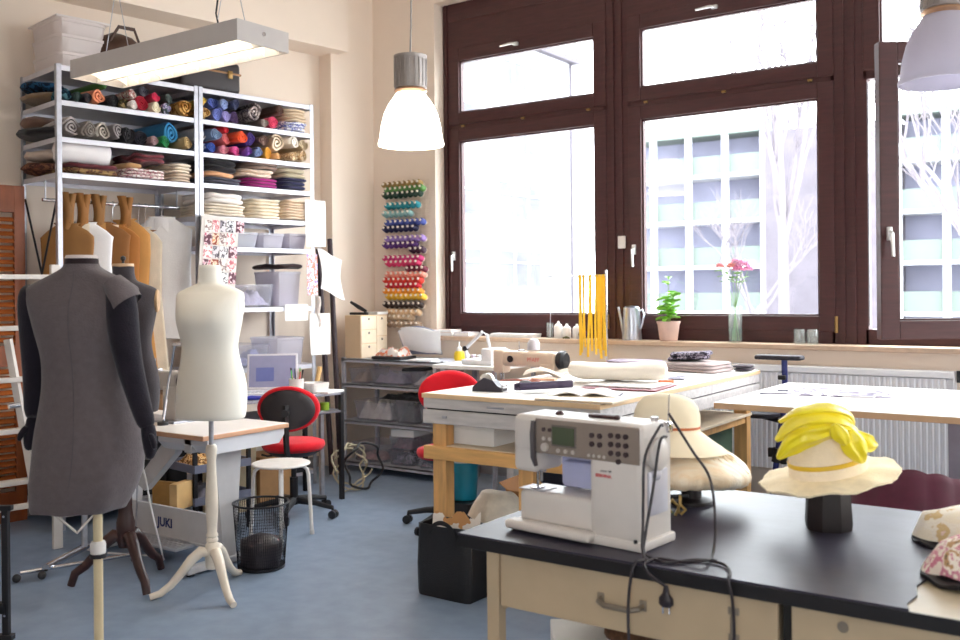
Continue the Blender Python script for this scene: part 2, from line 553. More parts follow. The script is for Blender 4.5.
def tree(name, label, base, h, seed, spread=0.5, r0=.11, depth=5):
    rn = random.Random(seed)
    t = thing(name, label, 'tree', base)
    def grow(b, p, d, L, r, k):
        pts = [p]
        q = Vector(p)
        dd = Vector(d)
        for i in range(4):
            dd = (dd + Vector((rn.uniform(-.16, .16), rn.uniform(-.16, .16), rn.uniform(-.02, .12)))).normalized()
            q = q + dd * L / 4
            pts.append(q.copy())
        b.tube(pts, [r, r * .9, r * .8, r * .7, r * .6], 5, cap=False)
        if k <= 0:
            return
        for j in range(3 if k > 1 else 4):
            i = rn.choice((2, 3, 4, 4))
            a = rn.uniform(0, 2 * PI)
            nd = (dd + Vector((math.cos(a), math.sin(a), rn.uniform(-.1, .5))) * spread * rn.uniform(.7, 1.4)).normalized()
            grow(b, pts[i], nd, L * rn.uniform(.55, .8), r * .55, k - 1)
    tb = B()
    tb.tube([(0, 0, 0), (.03, .02, h * .2), (0, .05, h * .42)], [r0, r0 * .85, r0 * .7], 8)
    tb.obj('trunk', BARK, t)
    cb = B()
    for j in range(5):
        a = j * 2.4
        grow(cb, Vector((0, .05, h * (.36 + .015 * j))), Vector((math.cos(a) * spread, math.sin(a) * spread, .8)).normalized(), h * .26, r0 * .5, depth - 2)
    cb.obj('branches', BARK, t)
    return t
tree('bare_tree', 'tall bare slender tree in front of the grey stair tower', (-9.3, 29.5, -3.4), 17, 3, .25, .2)
tree('bare_tree', 'bare branching tree outside the open casement', (-.75, 12.2, -3.4), 9.0, 11, .55, .12, 6)
tree('bare_tree', 'low bare tree standing before the car park beneath the flower vase', (-13.2, 38.0, -3.4), 9.5, 5, .6, .14)

# ------------------------------------------------------------------ daylight
wd = bpy.data.worlds.new('overcast_sky')
sc.world = wd
wd.use_nodes = True
bg = wd.node_tree.nodes['Background']
bg.inputs['Color'].default_value = (0.93, 0.965, 1.0, 1)
bg.inputs['Strength'].default_value = 6.0
for i, (x0, x1) in enumerate(((-4.9, -3.45), (-3.2, -1.75), (-1.52, -.05), (.18, 1.63))):
    l = bpy.data.lights.new('window_portal', 'AREA')
    l.shape = 'RECTANGLE'
    l.size = x1 - x0
    l.size_y = 2.3
    l.cycles.is_portal = True
    o = bpy.data.objects.new('window_portal', l)
    C.objects.link(o)
    o.location = ((x0 + x1) / 2, 6.75, 2.39)
    o.rotation_euler = (R(-90), 0, 0)
for k in range(1):  # portal for the added rear window
    l = bpy.data.lights.new('window_portal', 'AREA')
    l.shape = 'RECTANGLE'
    l.size = 1.45
    l.size_y = 2.3
    l.cycles.is_portal = True
    o = bpy.data.objects.new('window_portal', l)
    C.objects.link(o)
    o.location = (.84 - 1.69 * k, BY - .3, 2.39)
    o.rotation_euler = (R(-90), 0, R(180))
for k in range(1):  # portal for the added window in the right wall
    l = bpy.data.lights.new('window_portal', 'AREA')
    l.shape = 'RECTANGLE'
    l.size = 1.45
    l.size_y = 2.3
    l.cycles.is_portal = True
    o = bpy.data.objects.new('window_portal', l)
    C.objects.link(o)
    o.location = (RX + .3, 4.91 - 1.69 * k, 2.39)
    o.rotation_euler = (R(-90), 0, R(-90))
sc.view_settings.view_transform = 'Standard'
sc.view_settings.look = 'None'
sc.view_settings.gamma = 1.0
sc.view_settings.use_curve_mapping = False
sc.view_settings.exposure = 1.6
sc.cycles.max_bounces = 10
sc.cycles.diffuse_bounces = 6
sc.cycles.transparent_max_bounces = 24
sc.cycles.use_denoising = True
sc.cycles.sample_clamp_indirect = 8
# ------------------------------------------------------------------ lamps
LAMPB = mat('lamp_housing', (188, 180, 176), 0.45, var=0.02)
TUBE = mat('lit_tube', (255, 250, 235), 0.4, emit=(255, 246, 226), estr=4.5)
REFL = mat('lamp_reflector', (250, 246, 236), 0.3, var=0.01)
def strip_lamp(x0, x1, y0, y1, z0, label, sh=False):
    t = thing('fluorescent_lamp', label, 'lamp', ((x0 + x1) / 2, (y0 + y1) / 2, z0))
    z1 = z0 + .085
    b = B()
    b.bx(x0, x1, y0, y0 + .006, z0, z1).bx(x0, x1, y1 - .006, y1, z0, z1)
    b.bx(x0, x0 + .006, y0 + .0061, y1 - .0061, z0, z1).bx(x1 - .006, x1, y0 + .0061, y1 - .0061, z0, z1)
    b.bx(x0 + .0061, x1 - .0061, y0 + .0061, y1 - .0061, z1 - .007, z1 - .001)
    b.obj('housing', LAMPB, t, w=True, smooth=0)
    B().cyl((x1 - .001, (y0 + y1) / 2, z0 + .05), (x1 + .004, (y0 + y1) / 2, z0 + .05), .009, seg=12).obj('screw', CHROME, t, w=True)
    r = B()
    ym = (y0 + y1) / 2
    r.bx(x0 + .01, x1 - .01, ym - .006, ym + .006, z0 + .002, z0 + .06)
    for s in (-1, 1):
        for k in range(13):
            xx = x0 + .05 + (x1 - x0 - .1) * k / 12
            ya, yb = (y0 + .01, ym - .008) if s < 0 else (ym + .008, y1 - .01)
            n = 8
            poly = []
            for q in range(n + 1):
                yy = ya + (yb - ya) * q / n
                poly.append((xx, yy, z0 + .004 + .022 * math.sin(PI * q / n)))
            poly += [(xx, yb, z0 + .05), (xx, ya, z0 + .05)]
            r.prism(poly, (.002, 0, 0))
    r.obj('louvre', REFL, t, w=True, smooth=0)
    for s in (-1, 1):
        yy = ym + s * (y1 - y0) * .25
        B().cyl((x0 + .03, yy, z0 + .058), (x1 - .03, yy, z0 + .058), .012, seg=12).obj('tube', TUBE, t, w=True)
    b = B()
    for xx in (x0 + .16, x1 - .2):
        for s in (-1, 1):
            b.cyl((xx + s * .10, ym, z1 - .002), (xx, ym, z1 + .36), .0018, seg=5)
        b.cyl((xx, ym, z1 + .36), (xx, ym, CZ), .0018, seg=5)
    b.obj('suspension_wire', STEEL, t, w=True)
    xx = x1 - .26
    B().tube([(xx, ym, z1 - .002), (xx - .03, ym, z1 + .10), (xx + .01, ym + .01, z1 + .35), (xx + .02, ym, z1 + .7), (xx, ym, CZ)], .004, 6).obj('power_cord', BLACK, t, w=True)
    return t
strip_lamp(-4.09, -2.945, 2.555, 2.83, 2.5, 'long grey fluorescent ceiling lamp hanging on wires before the fabric shelves')

GLOBE = mat('lit_opal_shade', (255, 252, 244), 0.3, emit=(255, 246, 230), estr=1.6)
OPAL = clear('unlit_opal_shade', (214, 210, 220), 0.10, diffuse=0.9, rough=0.2)
def pendant(x, y, zr, R0, label, shade, lit):
    t = thing('pendant_lamp', label, 'lamp', (x, y, zr))
    k = R0 / .2
    prof = [(.200, 0), (.203, .012), (.196, .05), (.186, .12), (.168, .19), (.140, .25), (.108, .295), (.088, .325)]
    outer = [(r * k, z * k) for r, z in prof]
    inner = [((r - .006) * k, z * k) for r, z in reversed(prof)]
    b = B()
    b.lathe(outer + inner, cap0=False, cap1=False, seg=40)
    sh = b.obj('lamp_shade', shade, t)
    B().lathe([(.200 * k, -.004), (.206 * k, -.004), (.207 * k, .012 * k), (.201 * k, .012 * k)], cap0=False, cap1=False, seg=40).obj('rim', shade, sh)
    c = B()
    c.lathe([(.092 * k, .322 * k), (.104 * k, .335 * k), (.094 * k, .348 * k)], seg=32)
    c.obj('collar', mat('copper_collar', (190, 150, 120), .35, .7), t)
    c = B().lathe([(.088 * k, .345 * k), (.100 * k, .352 * k), (.100 * k, .53 * k), (.104 * k, .535 * k), (.104 * k, .555 * k), (.06 * k, .565 * k), (.012, .575 * k)], seg=36)
    for q in range(20):
        a = 2 * PI * q / 20
        c.box((math.cos(a) * .101 * k, math.sin(a) * .101 * k, .445 * k), (.006, .006, .17 * k), rot=(0, 0, a))
    c.obj('lamp_holder', mat('cast_aluminium', (150, 142, 138), .45, .5, var=.08), t)
    B().tube([(0, 0, .57 * k), (.008, 0, .75 * k), (.012, .004, 1.1 * k), (0, 0, CZ - zr)], .0055, 8).obj('power_cord', mat('grey_cord', (150, 146, 142), .6), t)
    if lit:
        B().sph((0, 0, .17 * k), (.045, .045, .07)).obj('bulb', mat('lit_bulb', (255, 250, 240), .4, emit=(255, 240, 214), estr=36.0), t)
    else:
        B().sph((0, 0, .2 * k), (.045, .045, .07)).obj('bulb', mat('dark_bulb', (226, 224, 226), .3), t)
    return t
pendant(-3.787, 4.673, 2.417, .2, 'glowing white pendant lamp hanging before the corner by the thread rack', GLOBE, True)
pendant(-.808, 5.05, 2.478, .2, 'unlit grey opal pendant lamp hanging before the open casement', OPAL, False)

# ------------------------------------------------------------------ fabric shelves
SHELFZ1 = [.10, .52, 2.268, 2.497, 2.732, 2.955]
SHELFZ2 = [.10, .52, .93, 1.38, 1.826, 2.044, 2.278, 2.497, 2.732, 2.955]
SD = .58
def shelf_unit(name, label, u0, u1, levels, brace):
    t = thing(name, label, 'shelf', LP(u0, 0), LRZ)
    W = u1 - u0
    for x in (0, W - .032):
        for y in (0, SD - .032):
            b = B()
            xo = x if x == 0 else x + .029
            yo = y if y == 0 else y + .029
            b.bx(xo, xo + .003, y, y + .032, 0, 2.975).bx(x, x + .032, yo, yo + .003, 0, 2.975)
            for k in range(58):
                zz = .06 + .05 * k
                b.bx(x + .013, x + .019, yo - .0006, yo + .0036, zz, zz + .012)
            b.obj('post', STEEL, t, smooth=0)
    for z in levels:
        b = B()
        b.bx(.004, W - .004, .003, SD - .003, z + .01, z + .014)
        b.bx(.004, W - .004, .003, .006, z - .02, z + .014).bx(.004, W - .004, SD - .006, SD - .003, z - .02, z + .014)
        b.bx(.004, .007, .003, SD - .003, z - .02, z + .014).bx(W - .007, W - .004, .003, SD - .003, z - .02, z + .014)
        b.obj('shelf_board', mat('shelf_steel', (206, 204, 212), .4, .35, var=.04, scale=30), t, smooth=0)
    if brace:
        b = B()
        for (za, zb) in ((.15, 1.0), (1.1, 2.15)):
            for s in (0, 1):
                ya, yb = (.02, SD - .02) if s else (SD - .02, .02)
                b.tube([(.012 + .006 * s, ya, za), (.012 + .006 * s, yb, zb)], .007, 6)
        b.obj('cross_brace', BLACKM, t)
    return t
shelf_unit('metal_shelf', 'galvanised steel shelf unit full of fabric rolls with garments hanging beneath', 0, 1.0, SHELFZ1, True)
shelf_unit('metal_shelf', 'galvanised steel shelf unit with fabrics above and plastic storage bins below', 1.004, 2.004, SHELFZ2, False)

def spiral_bm(r, L, turns, rn, sq=1.0):
    """a rolled length of cloth lying along local y, spiral end showing at y = 0"""
    b = B()
    n = int(turns * 16)
    pa, pb = [], []
    th_ = r / (turns + .6) * .62
    ph = rn.uniform(0, 6.28)
    j1, j2 = rn.uniform(0, 6), rn.uniform(0, 6)
    for i in range(n + 1):
        f = i / n
        a = f * turns * 2 * PI
        wv = 1 + .10 * math.sin(2 * a + j1) + .07 * math.sin(3 * a + j2)
        ro = (r * .16 + (r * .84) * f) * wv
        ri = max(ro - th_, .001)
        pa.append((ro * math.cos(a + ph), ro * math.sin(a + ph) * sq))
        pb.append((ri * math.cos(a + ph), ri * math.sin(a + ph) * sq))
    rings = []
    for y in (0, .05 * L, .5 * L, L):
        s = 1.0 - (.05 if y == 0 else 0)
        rings.append(([(x * s, y + .012 * math.sin(3 * x / r), z * s) for x, z in pa], [(x * s, y + .012 * math.sin(3 * x / r), z * s) for x, z in pb]))
    bm = b.bm
    V = [([bm.verts.new(p) for p in A], [bm.verts.new(p) for p in Bq]) for A, Bq in rings]
    for (a0, b0), (a1, b1) in zip(V, V[1:]):
        for i in range(n):
            bm.faces.new((a0[i], a0[i + 1], a1[i + 1], a1[i]))
            bm.faces.new((b0[i + 1], b0[i], b1[i], b1[i + 1]))
        for e in (0, n):
            bm.faces.new((a0[e], a1[e], b1[e], b0[e]))
    for (A, Bq) in (V[0], V[-1]):
        for i in range(n):
            bm.faces.new((A[i], Bq[i], Bq[i + 1], A[i + 1]))
    return b
def roll(u, z, r, m, label, L=.46, v=.015, turns=3.2, group='fabric rolls on the steel shelves', tilt=0.0):
    r *= 1.14
    rn = random.Random(hash((round(u * 1000), round(z * 1000))) & 0xffff)
    b = spiral_bm(r, L, turns, rn, rn.uniform(.84, 1.0))
    b.wob(r * .14, 14, u * 9)
    zm = min(q.co.z for q in b.bm.verts)
    for q in b.bm.verts:
        q.co.z += max(0, -r - zm)
    v += rn.uniform(0, .05)
    tilt += rn.uniform(-.12, .12)
    o = b.obj('fabric_roll', m, loc=LP(u, v, z + r), rz=LRZ + tilt, smooth=50)
    return tag(o, label, 'fabric roll', group)
def fold(u0, u1, z0, h, m, label, layers=3, v0=.01, dep=.42, name='folded_fabric', group='folded fabrics on the steel shelves', amt=.012, tilt=0.0):
    """cloth folded flat: one body whose front and sides bulge once per layer"""
    b = B()
    W = u1 - u0
    rings = []
    n = 40
    lh = h / layers
    rn = random.Random(int(u0 * 977 + z0 * 131))
    for k in range(layers):
        sh = rn.uniform(-.012, .012)
        sx = rn.uniform(.94, 1.0)
        for (f, ins) in ((.0, .030), (.12, .010), (.32, 0), (.68, 0), (.88, .010), (.995, .030)):
            ring = []
            for q in range(n):
                a = 2 * PI * q / n
                ca, sa = math.cos(a), math.sin(a)
                p = 5.0
                rr = (abs(ca) ** p + abs(sa) ** p) ** (-1 / p)
                ring.append((rr * ca * max(W / 2 * sx - ins * .7, .01) + sh, rr * sa * (dep / 2 - ins) + dep / 2, (k + f) * lh))
            rings.append(ring)
    b.loft(rings)
    b.wob(amt, 9, u0 * 7 + z0)
    zmin = min(v.co.z for v in b.bm.verts)
    for v in b.bm.verts:
        v.co.z -= zmin
    o = b.obj(name, m, loc=LP((u0 + u1) / 2, v0, z0), rz=LRZ + tilt, smooth=60)
    return tag(o, label, 'fabric', group)
z1, z2, z3 = 2.732 + .0145, 2.497 + .0145, 2.268 + .0145
cl = cloth
DK = cl('cloth_black', (30, 26, 30))
# --- first unit, upper tier
roll(.075, z1, .042, print_cloth('cloth_teal_print', [(20, 60, 78), (18, 30, 44), (70, 110, 120)]), 'dark teal print fabric roll beside the end post, upper tier')
roll(.145, z1, .032, cl('cloth_dark_green', (34, 52, 48)), 'small dark green fabric roll on the upper tier')
roll(.215, z1, .036, cl('cloth_charcoal', (44, 38, 44)), 'charcoal fabric roll on the upper tier beside the orange roll')
roll(.305, z1, .055, cl('cloth_peach', (230, 142, 104)), 'large peach orange fabric roll on the upper tier', turns=2.2)
roll(.335, z1 + .112, .030, cl('cloth_leaf', (64, 108, 44)), 'green fabric roll lying on top of the peach orange roll')
roll(.405, z1, .044, DK, 'black fabric roll between peach orange and olive rolls, upper tier')
roll(.475, z1, .036, print_cloth('cloth_olive_print', [(90, 78, 48), (50, 44, 34), (150, 130, 90)]), 'olive print fabric roll on the upper tier')
roll(.535, z1, .034, cl('cloth_offwhite', (226, 214, 206)), 'small off-white fabric roll under the floral one, upper tier')
roll(.52, z1 + .072, .032, print_cloth('cloth_redwhite', [(214, 196, 186), (160, 40, 46), (230, 220, 210)], 50), 'red and white floral fabric roll lying over an off-white roll')
roll(.605, z1, .050, cl('cloth_crimson', (168, 22, 44)), 'deep crimson fabric roll on the upper tier')
roll(.612, z1 + .102, .036, cl('cloth_slate', (74, 70, 80)), 'slate grey fabric roll lying over the crimson roll')
roll(.70, z1, .040, cl('cloth_ivory', (236, 224, 194)), 'ivory fabric roll below the raspberry one, upper tier')
roll(.705, z1 + .082, .034, cl('cloth_raspberry', (220, 48, 86)), 'bright raspberry pink fabric roll lying over the ivory roll')
roll(.785, z1, .042, print_cloth('cloth_lilac_stripe', [(110, 100, 140), (190, 180, 206), (70, 84, 90)]), 'lilac striped fabric roll on the upper tier')
roll(.80, z1 + .086, .034, cl('cloth_greygreen', (80, 88, 84)), 'grey green fabric roll lying over the lilac stripes')
roll(.915, z1, .062, print_cloth('cloth_ochre', [(176, 120, 52), (130, 82, 36), (206, 160, 92)], 20), 'big ochre brown fabric roll beside the middle posts', turns=2.4)
# --- middle tier
roll(.115, z2, .066, cl('cloth_pewter', (158, 148, 146), .25, 30), 'pewter grey fabric roll by the end post, second tier', turns=2.6)
roll(.225, z2, .058, cl('cloth_taupe', (122, 112, 104), .25, 30), 'taupe fabric roll between two grey rolls, second tier')
roll(.335, z2, .062, cl('cloth_stone', (178, 168, 156), .25, 30), 'stone grey crumpled fabric roll, second tier', turns=2.4)
roll(.43, z2 + .03, .050, cl('cloth_ash', (136, 128, 128)), 'ash grey fabric roll leaning above the black rolls', turns=2.4)
roll(.50, z2, .058, DK, 'thick black fabric roll in the middle of the second tier')
roll(.60, z2, .050, cl('cloth_ink', (32, 30, 40)), 'ink dark fabric roll next to the blue roll, second tier')
roll(.675, z2, .036, cl('cloth_mauve', (150, 120, 122)), 'small mauve fabric roll on the second tier')
roll(.82, z2 + .03, .070, cl('cloth_azure', (48, 124, 170)), 'large azure blue fabric roll on the second tier', turns=2.6)
roll(.755, z2, .042, cl('cloth_emerald', (24, 112, 58), .3), 'emerald green fabric roll under the azure one, second tier')
roll(.93, z2, .046, cl('cloth_sand', (190, 160, 112)), 'sand brown fabric roll by the middle post, second tier')
# --- lower tier
o = B().lathe([(.03, 0), (.066, .01), (.07, .03), (.07, .33), (.066, .35), (.03, .36)], seg=24, ax='X').wob(.006, 10, 3).obj('white_bolster', cl('cloth_white', (232, 226, 226), .03), loc=LP(.02, .09, z3 + .145), rz=LRZ, smooth=60)
tag(o, 'white rolled wadding lying lengthwise on maroon cloth, third tier', 'fabric roll')
fold(.04, .46, z3, .036, print_cloth('cloth_tartan', [(120, 84, 52), (80, 46, 40), (150, 120, 80)]), 'brown patterned folded cloth at the bottom of the third tier', 1)
fold(.05, .44, z3 + .037, .035, cl('cloth_maroon', (92, 38, 44)), 'maroon folded cloth beneath the white wadding roll', 1)
fold(.46, .78, z3, .065, print_cloth('cloth_floral', [(228, 214, 210), (168, 96, 110), (236, 226, 220)], 40), 'floral printed folded cloth below the wine coloured bundle', 3)
fold(.47, .60, z3 + .066, .04, cl('cloth_camel', (196, 150, 104)), 'camel coloured folded cloth lying over the floral one', 1)
fold(.56, .78, z3 + .107, .06, cl('cloth_wine', (122, 56, 64), .2), 'wine coloured bundled fabric on top of the third tier', 2, amt=.02)
fold(.79, .97, z3, .06, cl('cloth_beige', (216, 194, 172)), 'beige folded fabric under cream ones beside the middle posts', 3)
fold(.79, .97, z3 + .061, .07, cl('cloth_cream', (230, 216, 196)), 'cream folded fabric pile by the middle posts, third tier', 3)
# --- bundles that stick out of the open end
def bundle(v, z, dv, h, m, label, du=.24, out=.06):
    b = B()
    rings = []
    n = 18
    for k in range(9):
        f = k / 8
        s = math.sin(PI * min(max(f, .04), .96)) ** .4
        rings.append([(-out + du * f, dv * .5 * s * math.cos(2 * PI * q / n), h * .5 * s * math.sin(2 * PI * q / n)) for q in range(n)])
    b.loft(rings).wob(.016, 11, z * 5)
    o = b.obj('fabric_bundle', m, loc=LP(0, v, z + h * .5 + .012), rz=LRZ, smooth=60)
    return tag(o, label, 'fabric', 'fabric bundles at the open shelf end')
bundle(.33, z1, .42, .075, cl('cloth_bark', (126, 102, 78), .2), 'brown fabric bundle poking out of the shelf end, upper tier')
bundle(.36, z1 + .08, .36, .07, print_cloth('cloth_deepblue', [(20, 42, 70), (16, 26, 36), (40, 84, 120)]), 'dark blue print bundle above the brown one, shelf end')
bundle(.40, z2 + .075, .26, .09, cl('cloth_clay', (120, 92, 80)), 'clay brown bundle on top of black cloth at the shelf end')
bundle(.33, z2, .46, .075, DK, 'black fabric bundle poking out of the shelf end, second tier', out=.09)
bundle(.30, z3 + .085, .40, .07, cl('cloth_linen', (196, 178, 164)), 'pale linen bundle at the shelf end, third tier')
bundle(.33, z3, .44, .08, print_cloth('cloth_chestnut', [(92, 54, 42), (60, 34, 34), (126, 84, 62)]), 'chestnut print bundle at the shelf end beneath pale linen')
# --- second unit, upper tier
U = 1.004
roll(U + .065, z1, .050, print_cloth('cloth_tan_print', [(170, 122, 66), (120, 84, 50), (206, 170, 110)]), 'tan print fabric roll at the start of the second unit')
roll(U + .055, z1 + .102, .028, cl('cloth_mustard', (212, 176, 70)), 'mustard fabric roll lying over the tan print roll')
roll(U + .155, z1, .046, cl('cloth_periwinkle', (112, 124, 196), .25), 'periwinkle blue fabric roll lying lowest of the blue group')
roll(U + .145, z1 + .092, .042, cl('cloth_cornflower', (92, 110, 188), .25), 'cornflower blue fabric roll heaped over the periwinkle one')
roll(U + .235, z1, .044, cl('cloth_lavender', (150, 140, 198), .25), 'lavender fabric roll beside the periwinkle one')
roll(U + .22, z1 + .09, .040, cl('cloth_iceblue', (140, 158, 206), .25), 'ice blue fabric roll heaped on the lavender one')
roll(U + .325, z1, .050, cl('cloth_violet_dark', (74, 50, 92)), 'dark violet fabric roll under the navy one')
roll(U + .32, z1 + .10, .042, cl('cloth_navy', (50, 54, 84)), 'navy fabric roll on top of the dark violet one')
roll(U + .475, z1 + .03, .068, print_cloth('cloth_pebble', [(128, 112, 110), (190, 176, 170), (92, 80, 84)], 36), 'grey pebble patterned fabric roll, upper tier of the second unit', turns=2.2)
roll(U + .56, z1, .034, cl('cloth_greige', (150, 134, 126)), 'greige fabric roll next to the rose pink one')
roll(U + .655, z1, .050, cl('cloth_rose', (222, 70, 104)), 'rose pink fabric roll, upper tier of the second unit')
roll(U + .70, z1 + .10, .042, cl('cloth_brown', (84, 54, 44)), 'dark brown fabric roll above the rose pink one')
fold(U + .73, U + .97, z1, .075, print_cloth('cloth_delft', [(226, 226, 236), (86, 96, 176), (236, 234, 236)], 34), 'blue and white patterned folded cloth at the far end post', 3)
fold(U + .74, U + .97, z1 + .076, .10, cl('cloth_oat', (214, 190, 160)), 'oat coloured folded cloths above the blue and white pattern', 4)
# second tier
roll(U + .05, z2, .040, print_cloth('cloth_batik', [(70, 92, 150), (190, 196, 206), (50, 60, 100)]), 'blue batik fabric roll at the bottom of the second unit tier')
roll(U + .05, z2 + .082, .045, cl('cloth_fog', (190, 186, 188), .2), 'fog grey fabric roll above the blue batik')
roll(U + .135, z2, .042, cl('cloth_cobalt', (58, 84, 164)), 'cobalt blue fabric roll in the lowest row beside blue batik')
roll(U + .15, z2 + .085, .048, cl('cloth_denim', (112, 130, 160), .25), 'denim blue fabric roll above the cobalt one')
roll(U + .235, z2, .038, cl('cloth_blush', (226, 140, 156)), 'blush pink fabric roll under the scarlet ones')
roll(U + .25, z2 + .078, .040, cl('cloth_salmon', (230, 110, 110)), 'salmon fabric roll between blush pink and scarlet')
roll(U + .245, z2 + .150, .034, cl('cloth_scarlet', (212, 34, 48)), 'scarlet fabric roll topmost beside the orange one')
roll(U + .325, z2, .040, cl('cloth_fuchsia', (224, 84, 150)), 'fuchsia fabric roll at the bottom of the bright group')
roll(U + .36, z2 + .085, .050, cl('cloth_orange', (232, 84, 40)), 'vivid orange red fabric roll in the bright group')
roll(U + .415, z2, .036, cl('cloth_purple', (108, 58, 146)), 'purple fabric roll below the orange red one')
roll(U + .45, z2 + .08, .052, cl('cloth_indigo', (62, 40, 110)), 'indigo fabric roll next to the orange red one')
roll(U + .505, z2, .038, cl('cloth_steelblue', (120, 136, 176)), 'steel blue fabric roll beside the golden one')
roll(U + .60, z2, .044, cl('cloth_gold', (226, 160, 58)), 'golden yellow fabric roll in the bottom row')
roll(U + .575, z2 + .095, .046, cl('cloth_umber', (120, 90, 80)), 'umber fabric roll above the golden yellow one')
roll(U + .70, z2 + .06, .070, cl('cloth_vanilla', (236, 216, 190), .12, 30), 'thick vanilla fabric roll, second unit', turns=2.4)
roll(U + .685, z2, .030, cl('cloth_apricot', (232, 178, 120)), 'apricot fabric roll under the vanilla one')
roll(U + .835, z2 + .09, .058, cl('cloth_eggshell', (238, 228, 214), .1), 'eggshell white fabric roll above the spotted one', turns=2.2)
roll(U + .83, z2, .045, print_cloth('cloth_leopard', [(214, 178, 128), (150, 104, 66), (236, 214, 176)], 50), 'spotted tan fabric roll under the eggshell white one')
roll(U + .93, z2, .050, print_cloth('cloth_biscuit', [(222, 190, 146), (190, 150, 104), (238, 220, 190)], 40), 'biscuit print fabric roll by the far end post')
roll(U + .93, z2 + .10, .044, cl('cloth_wheat', (226, 204, 168)), 'wheat coloured fabric roll by the far end post')
# third tier
z3b = 2.278 + .0145
fold(U + .05, U + .38, z3b, .045, cl('cloth_graphite', (76, 74, 88)), 'graphite folded cloth at the bottom of the third tier', 2)
fold(U + .05, U + .32, z3b + .046, .04, cl('cloth_apricot2', (224, 164, 122)), 'apricot folded cloth under the black one', 1)
fold(U + .05, U + .34, z3b + .087, .085, DK, 'black folded cloth topmost over the apricot one', 2)
fold(U + .40, U + .70, z3b, .07, cl('cloth_magenta', (160, 34, 118)), 'magenta folded cloth in the third tier', 3)
fold(U + .345, U + .66, z3b + .072, .06, cl('cloth_almond', (222, 200, 180), .2, 30), 'almond lace folded cloth over the magenta one', 2)
fold(U + .40, U + .70, z3b + .134, .055, cl('cloth_mink', (134, 110, 98)), 'mink brown folded cloth on top of the third tier', 2, amt=.018)
fold(U + .715, U + .97, z3b, .085, cl('cloth_midnight', (44, 42, 74)), 'midnight blue folded cloth by the far end post', 3)
fold(U + .70, U + .96, z3b + .087, .07, cl('cloth_sage', (186, 172, 146)), 'sage beige folded cloth over the midnight blue one', 2)
# fourth tier
z4b = 2.044 + .0145
fold(U + .04, U + .42, z4b, .09, cl('cloth_bone', (228, 214, 196)), 'bone white folded lengths at the bottom of the fourth tier', 4)
fold(U + .06, U + .40, z4b + .092, .075, cl('cloth_snow', (238, 230, 224), .03), 'snow white folded wadding on the bone white lengths', 2)
fold(U + .43, U + .72, z4b, .15, cl('cloth_butter', (236, 222, 198)), 'buttery cream folded stack in the fourth tier', 6)
fold(U + .73, U + .97, z4b, .15, cl('cloth_ecru', (228, 204, 178)), 'ecru folded stack by the far end post', 7)

# ------------------------------------------------------------------ storage bins
def bin_bm(W, D, H, taper=.9, th_=.004):
    b = B()
    def ring(s, z, ins=0.0):
        n = 32
        out = []
        for q in range(n):
            a = 2 * PI * (q + .5) / n
            ca, sa = math.cos(a), math.sin(a)
            rr = (abs(ca) ** 8 + abs(sa) ** 8) ** (-1 / 8)
            out.append((rr * ca * (W / 2 * s - ins), rr * sa * (D / 2 * s - ins), z))
        return out
    b.loft([ring(taper * .97, 0), ring(taper, .008), ring(1, H - .02), ring(1.03, H - .018), ring(1.03, H), ring(1, H), ring(1, H - .015, th_), ring(taper, .012, th_), ring(taper * .95, .010, th_)])
    return b
def scraps_bm(W, D, H, seed, n=9):
    b = B()
    rn = random.Random(seed)
    k = 22
    def f(u, v):
        x, y = (u - .5) * W, (v - .5) * D
        e = min(u, 1 - u, v, 1 - v)
        hgt = H * min(1, e * 7) * (.55 + .45 * noise.noise(Vector((x * 16 + seed, y * 16, seed * 1.3))) + .25 * noise.noise(Vector((x * 38, y * 38, seed))))
        return (x, y, max(.002, hgt))
    b.sheet(f, k, k, .002)
    return b
def bin_(name, label, loc, rz, W, D, H, m, fill=None, flabel=None, fh=.6, lid=None, taper=.9, group='plastic storage bins', seed=1):
    t = thing(name, label, 'storage bin', loc, rz, group)
    bin_bm(W, D, H, taper).obj('bin_body', m, t, smooth=40)
    if lid:
        b = B()
        b.box((0, 0, H + .008), (W * 1.06, D * 1.06, .016), .005)
        b.box((0, 0, H + .018), (W * .9, D * .9, .008), .003)
        b.obj('lid', lid, t)
    if fill:
        o = scraps_bm(W * .77, D * .77, H * fh, seed).obj('fabric_scraps', fill, loc=(loc[0], loc[1], loc[2] + .014), rz=rz, smooth=70)
        tag(o, flabel, 'fabric scraps', 'scraps in the storage bins', 'stuff')
    return t
zb = 1.826 + .0145
PURPLE_W = cl('cloth_lilacwhite', (206, 200, 220), .2, 26)
bin_('storage_bin', 'clear plastic bin of mint cloth next to the spotted ball', LP(U + .40, .2, zb), LRZ, .26, .3, .115, MILKP, cl('cloth_mint', (176, 206, 200), .2), 'mint cloth scraps inside the clear bin by the spotted ball', .8, seed=3)
bin_('storage_bin', 'milky plastic bin of white cloth in the middle of the bin row', LP(U + .655, .2, zb), LRZ, .22, .3, .115, MILKP, cl('cloth_whitescrap', (226, 222, 226), .1), 'white cloth scraps in the middle milky bin', .85, seed=4)
bin_('storage_bin', 'milky plastic bin by the end post under the hanging sheet', LP(U + .88, .2, zb), LRZ, .19, .3, .12, MILKP, PURPLE_W, 'lilac white scraps in the bin by the end post', .85, seed=5)
tag(B().sph((0, 0, .05), .05, 18).obj('wool_ball', print_cloth('cloth_spotted', [(230, 226, 228), (40, 34, 44), (236, 232, 232)], 60), loc=LP(U + .235, .09, zb)), 'black and white spotted ball on the bin shelf', 'ball')
zc = 1.38 + .0145
bin_('storage_bin', 'clear bin of grey cloth behind the white dress form shoulder', LP(U + .50, .2, zc), LRZ, .31, .34, .17, CLEARP, PURPLE_W, 'pale grey lilac scraps in the bin behind the dress form', .85, seed=6)
